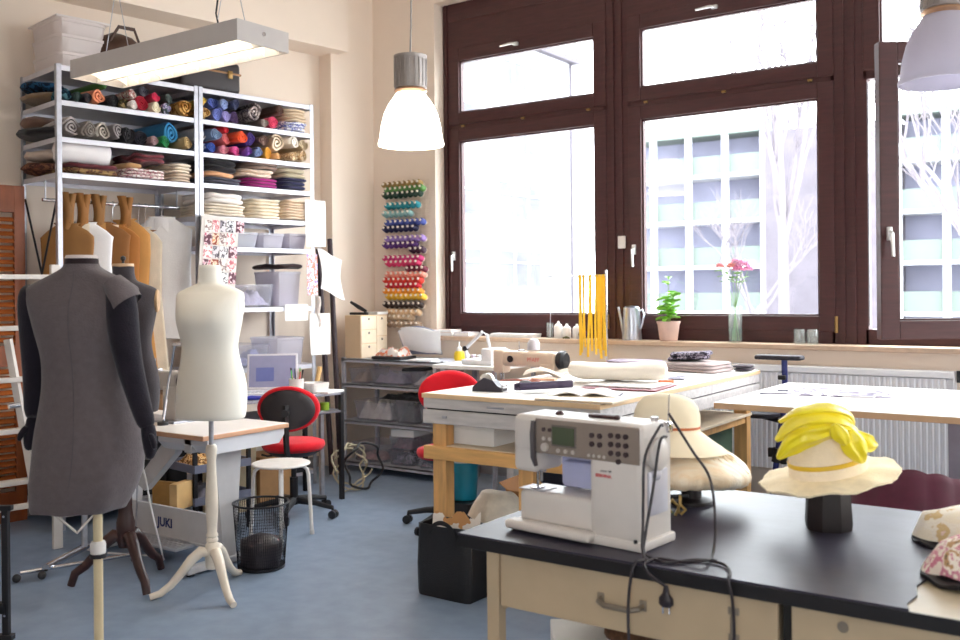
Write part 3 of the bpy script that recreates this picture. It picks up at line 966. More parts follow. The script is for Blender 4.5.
bin_('storage_bin', 'tall milky bin behind the patterned hanging card', LP(U + .80, .22, zc), LRZ, .24, .34, .27, MILKP, cl('cloth_palescrap', (214, 206, 214), .2), 'pale scraps in the tall milky bin', .9, seed=7)
tag(B().lathe([(.0, 0), (.05, 0), (.055, .02), (.055, .26), (.04, .3), (.0, .3)], seg=20).obj('dark_bottle', mat('violet_plastic', (52, 44, 92), .4), loc=LP(U + .29, .15, zc)), 'dark violet plastic bottle beside the bin of grey cloth', 'bottle')
fold(U + .66, U + .92, zc + .29, .035, cl('cloth_blackbrown', (50, 34, 34)), 'dark brown cloth lying flat on the tall milky bin', 1)
zd = .93 + .0145
bin_('storage_bin', 'clear bin with pleated grey cloth above the laptop', LP(U + .43, .2, zd), LRZ, .36, .36, .17, CLEARP, cl('cloth_mistgrey', (150, 152, 190), .2), 'blue grey folded scraps in the bin above the laptop', .9, seed=8)
bin_('storage_bin', 'large milky bin behind the white hanging panel', LP(U + .78, .2, zd), LRZ, .30, .36, .21, MILKP, cl('cloth_palegrey', (200, 198, 204), .2), 'pale grey scraps in the large milky bin', .9, seed=9)
bin_('storage_bin', 'small clear bin at the foot of the second unit shelf', LP(U + .17, .2, zd), LRZ, .14, .34, .15, CLEARP, cl('cloth_whitescrap', (226, 222, 226), .1), 'white scraps in the small clear bin', .8, seed=10)
tag(B().box((0, 0, .16), (.46, .02, .32), .004).obj('white_board', WHITE, loc=LP(U + .36, .46, zd + .005), rz=LRZ, smooth=0), 'plain white board standing at the back above the pleated bin', 'board')
for i, (uu, lb) in enumerate(((.25, 'black cardboard box low in the shelf behind the sewing table'), (.72, 'black cardboard box low in the shelf behind the dark dress form'))):
    tag(B().box((0, 0, .14), (.4, .4, .28), .006).obj('cardboard_box', mat('black_card', (24, 22, 26), .8), loc=LP(uu, .26, .12), rz=LRZ, smooth=0), lb, 'box', 'black boxes in the lower shelf')
for i, (uu, lb) in enumerate(((.26, 'brown cardboard box on the lower shelf near the shutter'), (.73, 'brown cardboard box on the lower shelf behind the sewing table'))):
    tag(B().box((0, 0, .13), (.4, .38, .26), .005).box((0, -.191, .13), (.06, .002, .26)).obj('cardboard_box', mat('brown_card', (128, 92, 60), .85), loc=LP(uu, .26, .535), rz=LRZ, smooth=0), lb, 'box', 'brown boxes in the lower shelf')
# --- on top of the units
ztop = 2.955 + .0145
MILK = clear('milk_tub', (248, 242, 240), 0.08, diffuse=0.85, rough=.3)
for k, (lb, zz) in enumerate((('lowest white plastic tub stacked on top of the fabric shelves', 0), ('middle white plastic tub of the stack above the fabric shelves', .115), ('topmost lidded white plastic tub of the stack above the shelves', .23))):
    b = bin_('storage_bin', lb, LP(.215, .31, ztop + zz), LRZ, .33 + .004 * k, .44, .112 if k < 2 else .10, MILK, taper=.96, lid=MILK if k == 2 else None, group='white tubs on top of the shelves')
b = B()
rings = []
for k in range(9):
    f = k / 8
    rr = .17 * math.sin(PI * min(max(f, .03), .97)) ** .5
    rings.append([(-.16 + .32 * f, rr * math.cos(a) * .9, .085 + rr * .5 * math.sin(a)) for a in [2 * PI * q / 18 for q in range(18)]])
t = thing('leather_bag', 'dark brown leather bag lying on top of the shelves beside white tubs', 'bag', LP(.50, .16, ztop), LRZ)
t.scale = (1.1, 1, 1.75)
LEATHER = mat('brown_leather', (66, 40, 28), .5, var=.25, scale=14, bump=.3, bscale=60)
b.loft(rings).wob(.02, 9, 2)
b.obj('bag_body', LEATHER, t, smooth=60)
B().tube([(-.1, -.08, .13), (-.05, -.1, .19), (.05, -.1, .19), (.1, -.08, .13)], .008, 8).obj('strap', LEATHER, t)
t = thing('suitcase', 'small black suitcase with tan trim on top of the shelves', 'suitcase', LP(1.13, .20, ztop), LRZ)
t.scale = (1.05, 1, 1.15)
B().box((0, 0, .1), (.46, .34, .2), .03, seg=3).obj('shell', mat('suitcase_black', (38, 28, 30), .55, var=.15), t)
B().box((0, 0, .125), (.466, .346, .014), .005).obj('trim_band', mat('tan_leather', (150, 106, 66), .5), t)
for xx in (-.14, .14):
    B().box((xx, -.176, .115), (.035, .012, .05), .004).obj('clasp', BRASS, t)
B().tube([(-.05, -.17, .15), (-.045, -.2, .16), (.045, -.2, .16), (.05, -.17, .15)], .007, 8).obj('handle', mat('tan_leather', (150, 106, 66), .5), t)
# ------------------------------------------------------------------ garments on the rail under the first unit
t = thing('clothes_rail', 'chrome rail with white end clips beneath the third tier of the shelf', 'rail', LP(0, .26, 2.125), LRZ)
B().cyl((.01, 0, 0), (.99, 0, 0), .012, seg=12).obj('rail_tube', CHROME, t)
b = B()
for x in (.03, .97):
    b.tube([(x, 0, .0), (x, 0, .13)], .006, 6)
b.obj('rail_hanger', STEEL, t)
def garment(name, label, cat, u, dang, ztop, zbot, W, m, neckw=.11, flare=1.0, th_=.021, hem_cut=0.0, loop=None, v=.26, collar=None, slope=.10, seed=0.0, strip=None):
    """a half-body pattern or jacket on a wire hanger, seen a little from the side"""
    t = thing(name, label, cat, LP(u, v, zbot), LRZ + dang, 'garments on the rail')
    H = ztop - zbot
    b = B()
    rings = []
    n = 28
    prof = [(0, 1.0 * flare, 1), (.25, .98 * (.6 + .4 * flare), .95), (.55, .93, 1), (.78, .99, 1.1), (1 - slope / H, 1.0, 1.0), (1 - slope / H * .55, .74, .9), (1 - slope / H * .15, .40, .8), (1.0, neckw / W * 1.6, .6)]
    for f, wf, tf in prof:
        ring = []
        for q in range(n):
            a = 2 * PI * q / n
            x = math.cos(a) * W / 2 * wf
            y = math.copysign(abs(math.sin(a)) ** .8, math.sin(a)) * th_ * tf * (1 + .35 * math.cos(a * 5 + seed) * (1 - f))
            ring.append((x, y, H * f - hem_cut * (x / W + .5) * (1 - f)))
        rings.append(ring)
    b.loft(rings).wob(.012, 7, seed + 2.3)
    body = b.obj('garment_body', m, t, smooth=60)
    h = B()
    zr = 2.125 - zbot
    h.tube([(-W * .36, 0, H - slope * .62), (0, 0, H + .01), (W * .36, 0, H - slope * .62)], .004, 6)
    h.tube([(0, 0, H + .01), (0, 0, zr - .03), (.014, 0, zr - .008), (.012, 0, zr + .014), (-.004, 0, zr + .019)], .0028, 6)
    h.obj('wire_hanger', CHROME, t)
    if loop:
        lb = B()
        lb.sheet(lambda uu, vv: ((vv - .5) * .06 - .02 + .03 * math.sin(3 * uu), -.015 - .035 * math.sin(PI * min(1, uu * 1.1)) - .02 * math.sin(PI * vv), zr + .06 - .25 * uu), 10, 5, .003)
        lb.sheet(lambda uu, vv: ((vv - .5) * .05 + .035 - .02 * uu, -.012 - .025 * math.sin(uu * 3) - .02 * math.sin(PI * vv), zr + .05 - .20 * uu), 10, 5, .003)
        lb.obj('paper_tag', loop, t, smooth=60)
    if collar:
        cb = B()
        cb.sheet(lambda uu, vv: (-W * .12 + W * .24 * uu, -th_ * .9 - .012 * math.sin(PI * uu), H - .01 - vv * (.05 + .12 * abs(uu - .5))), 10, 3, .004)
        cb.obj('collar', collar, t, smooth=60)
    if strip:
        sb = B()
        sb.sheet(lambda uu, vv: (-W * .5 * .9 + .05 * vv, -th_ * 1.1, H * .06 + H * .75 * uu), 8, 2, .004)
        sb.obj('edge_strip', strip, t, smooth=60)
    return t
OCHRE = mat('ochre_paper', (148, 96, 42), .75, var=.12, scale=6)
TAN = mat('tan_paper', (196, 138, 72), .75, var=.10, scale=6)
BROWNP = mat('brown_paper', (138, 94, 46), .75, var=.12, scale=6)
GARW = cl('white_blouse', (240, 236, 236), .03)
GARC = cl('cream_calico', (222, 206, 184), .06)
garment('paper_pattern', 'brown paper pattern on a hanger nearest the shutter end of the rail', 'pattern', .175, -.62, 1.98, 1.35, .34, BROWNP, seed=1, loop=BROWNP)
garment('white_blouse', 'white sleeveless blouse on a hanger above the grey dress collar', 'garment', .275, -.62, 1.99, 1.36, .40, GARW, seed=2, loop=OCHRE, collar=GARC)
garment('paper_pattern', 'broad brown paper bodice pattern hanging beside the white blouse', 'pattern', .385, -.62, 2.00, 1.22, .42, mat('bodice_paper', (138, 88, 40), .75, var=.12, scale=6), seed=3, loop=BROWNP, collar=KRAFT)
garment('paper_pattern', 'orange tan paper jacket pattern in the middle of the rail', 'pattern', .485, -.62, 1.99, 1.16, .36, mat('jacket_paper', (168, 104, 40), .75, var=.12, scale=6), seed=4, collar=GARC)
garment('paper_pattern', 'long tan paper pattern reaching down behind the dark dress form', 'pattern', .575, -.62, 2.02, .96, .34, TAN, seed=5, loop=OCHRE, strip=mat('cream_paper', (228, 214, 190), .8), flare=1.25)
garment('calico_toile', 'long cream calico toile hanging between brown patterns and white jacket', 'garment', .675, -.62, 1.97, .90, .32, GARC, seed=6, flare=1.3)
garment('paper_pattern', 'narrow ochre paper pattern squeezed behind the white jacket', 'pattern', .725, -.62, 1.96, 1.2, .22, OCHRE, seed=7)
garment('white_jacket', 'white jacket on a hanger at the middle post end of the rail', 'garment', .835, -.62, 2.05, 1.18, .42, cl('white_jacket_cloth', (240, 237, 237), .03), seed=8, th_=.03, collar=GARW, v=.23)

# ------------------------------------------------------------------ moodboard and papers pinned to the posts
t = thing('moodboard', 'pinned moodboard with many small picture cut-outs beside the middle posts', 'board', LP(1.12, -.05, 1.54), LRZ)
t.scale = (.86, 1, .95)
B().box((0, 0, .27), (.35, .008, .54), rot=(0, R(5), 0)).obj('backing_board', mat('board_card', (214, 206, 200), .85), t, smooth=0)
pm = [mat('cutting_%d' % i, c, .7, scale=28, ramp=rp) for i, (c, rp) in enumerate([
    ((226, 212, 204), [(226, 212, 204), (120, 90, 90), (236, 226, 220)]), ((214, 120, 70), [(226, 140, 80), (240, 216, 190), (150, 70, 50)]),
    ((170, 70, 90), [(190, 90, 110), (236, 210, 214), (96, 50, 66)]), ((220, 216, 220), [(228, 224, 226), (80, 74, 84), (240, 238, 238)]),
    ((150, 140, 150), [(150, 140, 150), (60, 54, 62), (216, 208, 212)]), ((226, 190, 190), [(230, 200, 196), (200, 110, 120), (240, 230, 226)])])]
rn = random.Random(4)
k = 0
for r in range(5):
    x = -.165
    while x < .13:
        wv = rn.uniform(.055, .085)
        o = B().box((x + wv / 2 + .02 + (.27 - (.46 - .1 * r)) * -.09, -.006 - .0005 * (k % 3), .465 - .098 * r), (wv, .0015, .088), rot=(0, R(5) + rn.uniform(-.05, .05), 0)).obj('picture_cutting', pm[(k * 5 + r) % 6], t, smooth=0)
        x += wv + .006
        k += 1
def pinned(name, label, u0, u1, z0, z1, m, v=-.006, curl=.02, tilt=0.0):
    W, H = u1 - u0, z1 - z0
    o = B().sheet(lambda a, b: ((a - .5) * W + tilt * (1 - b), -curl * math.sin(b * 2.4) * (a - .3) - curl * .5 * (1 - b) ** 2, H * b), 8, 10, .0012).obj(name, m, loc=LP((u0 + u1) / 2, v, z0), rz=LRZ, smooth=60)
    return tag(o, label, 'paper')
pinned('paper_sheet', 'white paper sheet hanging from the end post high on the shelf', 1.915, 2.10, 1.86, 2.225, PAPER)
pinned('paper_sheet', 'large blank white sheet hanging low on the end post above the pencil cup', 1.945, 2.13, 1.01, 1.335, PAPER, v=-.012)
pinned('paper_note', 'small white note with a scribbled line on the bin shelf edge', 1.715, 1.925, 1.285, 1.41, PAPER, curl=.006)
pinned('patterned_card', 'narrow lilac and orange patterned card hanging from the end post', 1.925, 2.02, 1.48, 1.80, mat('lilac_print', (196, 180, 220), .7, scale=24, ramp=[(206, 196, 228), (226, 130, 96), (230, 222, 238), (170, 140, 200)]), curl=.01)
o = B().sheet(lambda a, b: (.10 * b * 2.2 + .03 * a + .02 * math.sin(6 * b), .02 * math.sin(7 * a + 4 * b), -.28 * a - .10 * b + .05 * math.sin(5 * a)), 10, 10, .002).obj('white_cloth', cl('white_cloth', (228, 220, 216), .04), loc=LP(2.04, -.0, 1.86), rz=LRZ, smooth=60)
tag(o, 'white cloth draped from the end post beside the lilac card', 'cloth')
o = B().sheet(lambda a, b: (.03 * (b - .5) * (1.4 - a) + .01 * math.sin(9 * a), .012 * math.sin(8 * b + 5 * a), -.24 * a), 10, 6, .002).obj('white_cloth', cl('white_cloth', (228, 220, 216), .04), loc=LP(2.03, -.012, 1.47), rz=LRZ, smooth=60)
tag(o, 'small white cloth strip hanging below the lilac card', 'cloth')
for lb, (a, b_) in {'thin black tube standing upright behind the white hanging sheet': ((2.265, .30, 1.86), (2.245, .12, .02)), 'longer dark tube leaning against the wall beside the shelf end': ((2.43, .36, 1.95), (2.29, .06, .02))}.items():
    p, q = Vector(LP(*a)), Vector(LP(*b_))
    tag(B().cyl(p - q, (0, 0, 0), .022, seg=14).obj('cardboard_tube', mat('dark_tube', (52, 34, 40), .6), loc=q), lb, 'tube', 'dark tubes by the shelf end')

# ------------------------------------------------------------------ shutter and ladder
SHUT = mat('red_brown_wood', (138, 70, 30), .45, var=.2, scale=6, stretch=(3, 3, 1), bump=.06)
t = thing('wooden_shutter', 'red brown louvred wooden shutter leaning against the wall', 'shutter', LP(-.515, .50, 0), LRZ)
b = B()
H, W = 2.23, .50
b.box((W - .035, 0, H / 2), (.07, .035, H), .004).box((.035, 0, H / 2), (.07, .035, H), .004)
for zz, hh in ((H - .09, .18), (1.1, .14), (.1, .2)):
    b.box((W / 2, 0, zz), (W - .13, .032, hh), .003)
b.obj('shutter_frame', SHUT, t, smooth=0)
b = B()
for (z0, z1_) in ((.22, 1.02), (1.18, 2.04)):
    n = int((z1_ - z0) / .047)
    for k in range(n):
        b.box((W / 2, 0, z0 + .025 + k * .047), (W - .138, .042, .008), rot=(R(38), 0, 0))
b.obj('louvre_slats', mat('slat_wood', (164, 88, 36), .45, var=.15, scale=6), t, smooth=0)
t = thing('step_ladder', 'white painted step ladder standing before the brown shutter', 'ladder', (-5.41, 2.62, 0), LRZ)
LADW = mat('ladder_white', (206, 198, 192), .5, var=.04, scale=20)
b = B()
b.box((.60, 0, .84), (.055, .03, 1.68), .004)
b.obj('stile', LADW, t, smooth=0)
B().box((0, 0, .84), (.055, .03, 1.68), .004).obj('stile', LADW, t, smooth=0)
for k in range(5):
    B().box((.285, -.015, .43 + .294 * k), (.61, .07, .028), .004).obj('ladder_rung', LADW, t, smooth=0)
for sx in (.36, .01):
    b = B()
    p, q = Vector((sx - .03, .0, 1.25)), Vector((sx + .10, -.06, .30))
    b.tube([p, q], .026, 4)
    b.obj('rear_brace', LADW, t, smooth=0)
B().cyl((.31, -.055, .87), (.37, -.055, .875), .016, seg=12).obj('clamp', CHROME, t)
# black crates under and behind the ladder foot
for lb, loc, d in (('large black crate standing at the foot of the ladder', (-5.60, 2.50, 0), (.5, .44, .42)),):
    t = thing('black_crate', lb, 'crate', loc, LRZ)
    bb = B().box((0, .25, d[2] / 2), (d[0], d[1], d[2]), .01)
    bb.obj('crate_body', mat('matt_black', (16, 14, 16), .8), t, smooth=0)
    B().box((0, .25, d[2] + .008), (d[0] + .02, d[1] + .02, .016), .004).obj('lid', mat('matt_black', (16, 14, 16), .8), t, smooth=0)
# black upright in the corner of the view
t = thing('black_stand', 'slim black metal stand with a clamp box near the ladder', 'stand', (-4.10, 2.235, 0), R(35))
B().box((0, 0, .29), (.028, .028, .58), .003).obj('pole', BLACKM, t, smooth=0)
B().box((-.03, 0, .14), (.06, .05, .045), .005).obj('clamp_box', BLACKM, t, smooth=0)
B().box((-.15, 0, .575), (.36, .03, .022), .003).obj('top_bar', BLACKM, t, smooth=0)
B().box((-.12, 0, .012), (.30, .04, .024), .003).obj('foot', BLACKM, t, smooth=0)
b = B()
for zz in (.11, .54):
    b.cyl((0, -.0145, zz), (0, -.018, zz), .005, seg=8)
b.obj('bolt', CHROME, t)
# chrome rolling stand base
t = thing('chrome_stand', 'chrome rolling stand base on the floor behind the grey dress', 'stand', (-4.92, 2.95, 0))
B().tube([(.12, -.12, .06), (-.10, .26, .06)], .020, 12).obj('base_tube', CHROME, t)
B().tube([(.05, -.22, .045), (.25, .32, .05)], .011, 10).obj('cross_tube', CHROME, t)
b = B()
for p in ((.12, -.14, .025), (.05, -.24, .022), (.25, .33, .022)):
    b.sph(p, .022, 12)
b.obj('caster', BLACK, t)
B().tube([(-.06, .22, .07), (-.055, .24, 1.5)], .017, 12).obj('pole', STEEL, t)
B().cyl((-.06, .222, .31), (-.06, .222, .34), .0185, seg=12).obj('yellow_band', mat('yellow_tape', (206, 176, 60), .5), t)
b = B()
b.box((-.17, -.15, .345), (.42, .035, .028), .003, rot=(0, 0, 1.35))
b.tube([(-.10, .0, .34), (-.05, .17, .16)], .007, 8)
b.tube([(-.04, .16, .16), (-.02, .36, .33)], .007, 8)
b.obj('folding_strut', LADW, t)

# ------------------------------------------------------------------ dress forms
def torso_bm(prof, n=36, bust=0.0, sq=2.3):
    """prof rows: z, half width, half depth, y offset; local x across the shoulders, -y the front"""
    b = B()
    rings = []
    for row in prof:
        z, rx, ry, yo = row[:4]
        xo = row[4] if len(row) > 4 else 0.0
        ring = []
        for q in range(n):
            a = 2 * PI * q / n
            ca, sa = math.cos(a), math.sin(a)
            rr = (abs(ca) ** sq + abs(sa) ** sq) ** (-1 / sq)
            x, y = rr * ca * rx, rr * sa * ry + yo
            if bust and sa < 0:
                g = math.exp(-((z - bust) / .095) ** 2) * (math.exp(-((x - .075) / .065) ** 2) + math.exp(-((x + .075) / .065) ** 2))
                y -= .016 * g
            ring.append((x + xo, y, z))
        rings.append(ring)
    b.loft(rings)
    return b
def smooth_prof(rows, k=3):
    """Catmull-Rom between the given profile rows"""
    out = []
    n = len(rows)
    for i in range(n - 1):
        p0, p1, p2, p3 = rows[max(i - 1, 0)], rows[i], rows[i + 1], rows[min(i + 2, n - 1)]
        for j in range(k):
            t_ = j / k
            out.append(tuple(.5 * ((2 * b_) + (-a + c) * t_ + (2 * a - 5 * b_ + 4 * c - d) * t_ ** 2 + (-a + 3 * b_ - 3 * c + d) * t_ ** 3) for a, b_, c, d in zip(p0, p1, p2, p3)))
    out.append(rows[-1])
    return out
FORM = [(.875, .168, .120, .0), (.90, .176, .126, .0), (1.0, .179, .126, .01), (1.08, .170, .118, .008), (1.16, .152, .104, .0), (1.235, .142, .098, -.004), (1.30, .152, .108, -.006), (1.37, .166, .120, -.006), (1.44, .172, .112, .0), (1.49, .176, .088, .006), (1.512, .160, .075, .010), (1.535, .105, .066, .012), (1.552, .066, .058, .012), (1.58, .056, .054, .008), (1.625, .054, .052, .002)]
t = thing('dress_form', 'bare cream tailor dress form on a white turned tripod stand', 'dress form', (-3.878, 3.172, 0), R(24))
FCREAM = mat('form_cream', (236, 231, 220), .75, var=.01, scale=5)
torso_bm(smooth_prof(FORM), bust=1.385).obj('torso', FCREAM, t, smooth=70)
b = B().lathe([(.0535, 1.622), (.055, 1.63), (.05, 1.642), (.0, 1.646)], seg=28, c=(0, .001, 0))
b.obj('neck_cap', FCREAM, t)
b = B()
for s in (-1, 1):
    b.lathe([(.0, 0), (.05, .0), (.052, .008), (.045, .014), (.0, .016)], seg=24, ax='X', c=(s * .160 - .004, .003, 1.44), sx=.75, sy=1.2)
b.obj('arm_plate', FCREAM, t)
B().cyl((0, 0, .70), (0, 0, .878), .012, seg=14).obj('rod', STEEL, t)
WW = mat('white_turned_wood', (224, 212, 196), .4, var=.03)
B().lathe([(.0, .742), (.020, .742), (.026, .735), (.029, .715), (.026, .69), (.022, .66), (.024, .60), (.029, .52), (.032, .46), (.030, .40), (.026, .34), (.024, .30), (.030, .292), (.030, .282), (.024, .278), (.030, .270), (.030, .258), (.024, .254), (.034, .24), (.036, .20), (.034, .13), (.028, .12), (.0, .12)], seg=24).obj('turned_post', WW, t)
def cab_leg(ang, L=.30, h=.23, r=.022, drop=.0):
    ca, sa = math.cos(ang), math.sin(ang)
    prof = [(.02, h - .03), (.055, h - .02), (.10, h - .055), (.15, h - .115), (.20, h - .17), (.25, h - .205), (L, .014)]
    rr = [r * 1.1, r * 1.3, r * 1.2, r, r * .9, r * .85, r * .75]
    return B().tube([(ca * d, sa * d, z) for d, z in prof], rr, 10)
for a in (-2.55, -.78, 1.55):
    cab_leg(a).obj('leg', WW, t)
# dark form on the brown tripod, behind the grey dress
t = thing('dress_form', 'dark grey dress form with wooden arm disc on a brown tripod', 'dress form', (-4.345, 3.0, 0), R(40))
torso_bm(smooth_prof([(z + .02, rx * .97, ry, yo) for z, rx, ry, yo in FORM]), bust=1.4).obj('torso', cl('form_dark', (62, 56, 60), .12), t, smooth=70)
DWOOD = mat('dark_brown_wood', (52, 26, 24), .4, var=.2, scale=8)
LWOOD = mat('pale_wood_disc', (196, 160, 124), .5)
B().lathe([(.05, 1.64), (.054, 1.645), (.052, 1.658), (.0, 1.66)], seg=24).obj('neck_cap', LWOOD, t)
B().lathe([(.008, 1.658), (.006, 1.672), (.014, 1.682), (.012, 1.694), (.0, 1.70)], seg=16).obj('neck_knob', BLACK, t)
for s in (-1, 1):
    B().lathe([(.0, -.005), (.046, -.005), (.048, .004), (.044, .010), (.0, .012)], seg=24, ax='X', c=(s * .166, .003, 1.465), sx=.8, sy=1.25).obj('arm_disc', LWOOD, t)
B().lathe([(.0, .9), (.018, .9), (.018, .80), (.030, .78), (.034, .70), (.034, .40), (.038, .36), (.046, .33), (.046, .24), (.036, .20), (.0, .2)], seg=20).obj('post', DWOOD, t)
for a in (R(-176), R(-54), R(64)):
    cab_leg(a, .27, .28, .026).obj('leg', DWOOD, t)
# the grey dress on its form, back to the viewer
t = thing('dress_form', 'dress form in a grey sheath dress with dark stuffed arms, seen from behind', 'dress form', (-3.200, 2.037, 0), R(35))
GREYD = cl('grey_wool', (94, 85, 87), .08, 40)
DRESS = [(.722, .158, .130, .0, -.020), (.80, .182, .142, .0, .0), (.88, .192, .150, .008, .014), (.98, .192, .145, .010, .020), (1.08, .172, .128, .004, .018), (1.17, .154, .115, .0, .014), (1.27, .150, .115, -.004, .010), (1.36, .166, .122, -.004, .004), (1.45, .188, .116, .0, .0), (1.505, .202, .095, .004, .0), (1.53, .196, .085, .006, .0), (1.555, .150, .076, .006, .0), (1.585, .090, .068, .004, .0), (1.60, .066, .062, .002, .0), (1.612, .060, .058, .0, .0)]
rows = smooth_prof(DRESS)
b = torso_bm(rows)
inner = [[(x * .97, y * .97, z + .002) for x, y, z in [(math.cos(2 * PI * q / 36) * rows[0][1], math.sin(2 * PI * q / 36) * rows[0][2], .724) for q in range(36)]]]
for v in b.bm.verts:
    if v.co.z < 1.15:
        k_ = (1.15 - v.co.z) / .43
        a = math.atan2(v.co.y, v.co.x)
        v.co += Vector((math.cos(a), math.sin(a), 0)) * .010 * k_ * math.sin(a * 7 + 1)
b.obj('dress', GREYD, t, smooth=70)
b = B()
b.tube([(0, -.0, 0)] * 0 or [(r[4], -r[2] + r[3] - .0012, r[0]) for r in rows if .73 < r[0] < 1.58], .0016, 5)
b.obj('back_seam', cl('seam_grey', (82, 76, 80), .1), t)
NECK = cl('neck_dark', (44, 32, 34), .12)
torso_bm([(1.595, .060, .056, 0), (1.615, .058, .055, 0), (1.632, .057, .054, 0), (1.634, .040, .040, 0)]).obj('neck', NECK, t, smooth=60)
b = B().lathe([(.052, 1.630), (.058, 1.632), (.054, 1.644), (.050, 1.642)], seg=30, cap0=False, cap1=False, sy=.95)
b.obj('neck_facing', cl('lining_white', (206, 194, 190), .03), t)
SLEEVE = cl('dark_jersey', (30, 25, 34), .15, 30)
def arm(s, pts, rr):
    a = B()
    a.tube(pts, rr, 14)
    o = a.obj('sleeve', SLEEVE, t, smooth=70, sub=1)
    p = Vector(pts[-1])
    h = B()
    h.tube([p + Vector((0, 0, .02)), p, p + Vector((s * .008, -.006, -.045)), p + Vector((s * .012, -.012, -.085)), p + Vector((s * .012, -.018, -.105))], [.024, .027, .028, .022, .010], 12)
    h.tube([p + Vector((s * .012, -.02, -.01)), p + Vector((s * .034, -.036, -.045)), p + Vector((s * .036, -.04, -.068))], [.013, .013, .008], 8)
    h.obj('stuffed_hand', SLEEVE, o, smooth=70, sub=1)
    return o
arm(1, [(.138, -.03, 1.535), (.155, -.045, 1.50), (.168, -.06, 1.43), (.180, -.075, 1.34), (.203, -.08, 1.23), (.228, -.085, 1.15), (.252, -.09, 1.07), (.268, -.09, 1.02)], [.040, .056, .060, .055, .047, .041, .036, .031])
arm(-1, [(-.170, .0, 1.535), (-.180, .01, 1.50), (-.19, .03, 1.43), (-.195, .04, 1.33), (-.196, .05, 1.22), (-.19, .03, 1.12), (-.18, .0, 1.04)], [.045, .058, .058, .05, .045, .04, .035])
b = B()
rings = []
for f, x0, z0, r in ((0, .128, 1.550, .050), (.4, .155, 1.515, .068), (.75, .172, 1.488, .076), (1, .182, 1.466, .080)):
    rings.append([(x0 + math.cos(2 * PI * q / 24) * r * .55, math.sin(2 * PI * q / 24) * r * 1.02 - .045, z0 + math.cos(2 * PI * q / 24) * r * .42) for q in range(24)])
b.loft(rings, True, False)
b.obj('cap_sleeve', GREYD, t, smooth=60)
POLE = mat('cream_pole', (206, 188, 152), .45, var=.05)
B().cyl((.05, 0, .02), (.05, 0, .78), .0165, seg=16).obj('pole', POLE, t)
B().lathe([(.017, .555), (.027, .557), (.028, .59), (.024, .60), (.017, .602)], seg=20, c=(.05, 0, 0), cap0=False, cap1=False).obj('white_collar', PLASTIC_W, t)
B().lathe([(.0172, .54), (.029, .541), (.029, .555), (.0172, .556)], seg=20, c=(.05, 0, 0), cap0=False, cap1=False).obj('black_ring', BLACK, t)
for k in range(3):
    a = k * 2 * PI / 3 + .5
    lb2 = cab_leg(a, .28, .12, .016)
    for v in lb2.bm.verts:
        v.co.x += .05
    lb2.obj('leg', POLE, t)

GREYW = mat('grey_white_enamel', (204, 202, 204), .4, var=.03)
t = thing('sewing_table', 'industrial sewing table with white top, tan edge and lettered crossbeam', 'table', (-4.62, 3.54, 0))
X0, X1, Y0, Y1 = -5.22, -4.02, 3.235, 3.84
B().bx(X0, X1, Y0, Y1, .735, .76, .004).obj('edge_band', mat('tan_edge', (206, 156, 122), .5, var=.04), t, w=True, smooth=0)
B().bx(X0 + .003, X1 - .003, Y0 + .003, Y1 - .003, .7585, .762, .001).obj('tabletop', mat('white_laminate', (234, 226, 220), .35, var=.015), t, w=True, smooth=0)
b = B()
prof = [(-.27, .734), (-.27, .70), (-.23, .655), (.23, .655), (.27, .70), (.27, .734)]
b.prism([(X1 - .43, 3.55 + y, z) for y, z in prof], (.41, 0, 0))
b.obj('drawer_tray', mat('tray_white', (216, 216, 222), .4, var=.02), t, w=True, smooth=0)
for xx in (-4.20, -5.06):
    b = B()
    b.prism([(xx - .02, 3.50, .04), (xx - .02, 3.58, .04), (xx - .02, 3.63, .66), (xx - .02, 3.44, .66)], (.04, 0, 0))
    b.bx(xx - .03, xx + .03, 3.28, 3.78, .655, .735, .004)
    b.obj('leg', GREYW, t, w=True, smooth=0)
    f = B().bx(xx - .03, xx + .03, 3.25, 3.82, .012, .05, .008)
    o = f.obj('foot', GREYW, t, w=True, smooth=0)
    g = B()
    for yy in (3.29, 3.78):
        g.cyl((xx, yy, 0), (xx, yy, .014), .022, seg=12)
    g.obj('rubber_pad', BLACK, o, w=True)
cb = B().bx(-5.04, -4.22, 3.497, 3.517, .095, .272, .003).bx(-5.04, -4.22, 3.49, 3.54, .085, .10, .002).obj('crossbeam', GREYW, t, w=True, smooth=0)
text('JUKI', .072, mat('navy_ink', (28, 44, 110), .5), t, (-4.755 + 4.62, 3.4955 - 3.54, .155), (R(90), 0, 0), 'lettering', .0006, .0022)
b = B()
b.bx(-4.95, -4.42, 3.36, 3.66, .075, .095, .006)
for k in range(9):
    b.bx(-4.93, -4.44, 3.385 + k * .03, 3.395 + k * .03, .095, .099)
b.obj('treadle', mat('pale_grey_enamel', (186, 188, 196), .4), t, w=True, smooth=0)
b = B()
b.prism([(-4.88, 3.44, .40), (-4.80, 3.44, .36), (-4.52, 3.44, .60), (-4.50, 3.44, .68), (-4.58, 3.44, .70)], (0, .05, 0))
b.obj('motor_bracket', GREYW, t, w=True, smooth=0)
b = B().lathe([(.0, 0), (.07, 0), (.085, .02), (.085, .17), (.06, .19), (.0, .19)], seg=24, ax='X', c=(-4.95, 3.55, .60))
b.lathe([(.0, 0), (.05, 0), (.05, .03), (.0, .03)], seg=20, ax='X', c=(-4.75, 3.55, .60))
b.obj('motor', BLACKM, t, w=True)
b = B().cyl((-4.93, 3.47, .10), (-4.93, 3.50, .62), .005, seg=8)
b.obj('pitman_rod', STEEL, t, w=True)
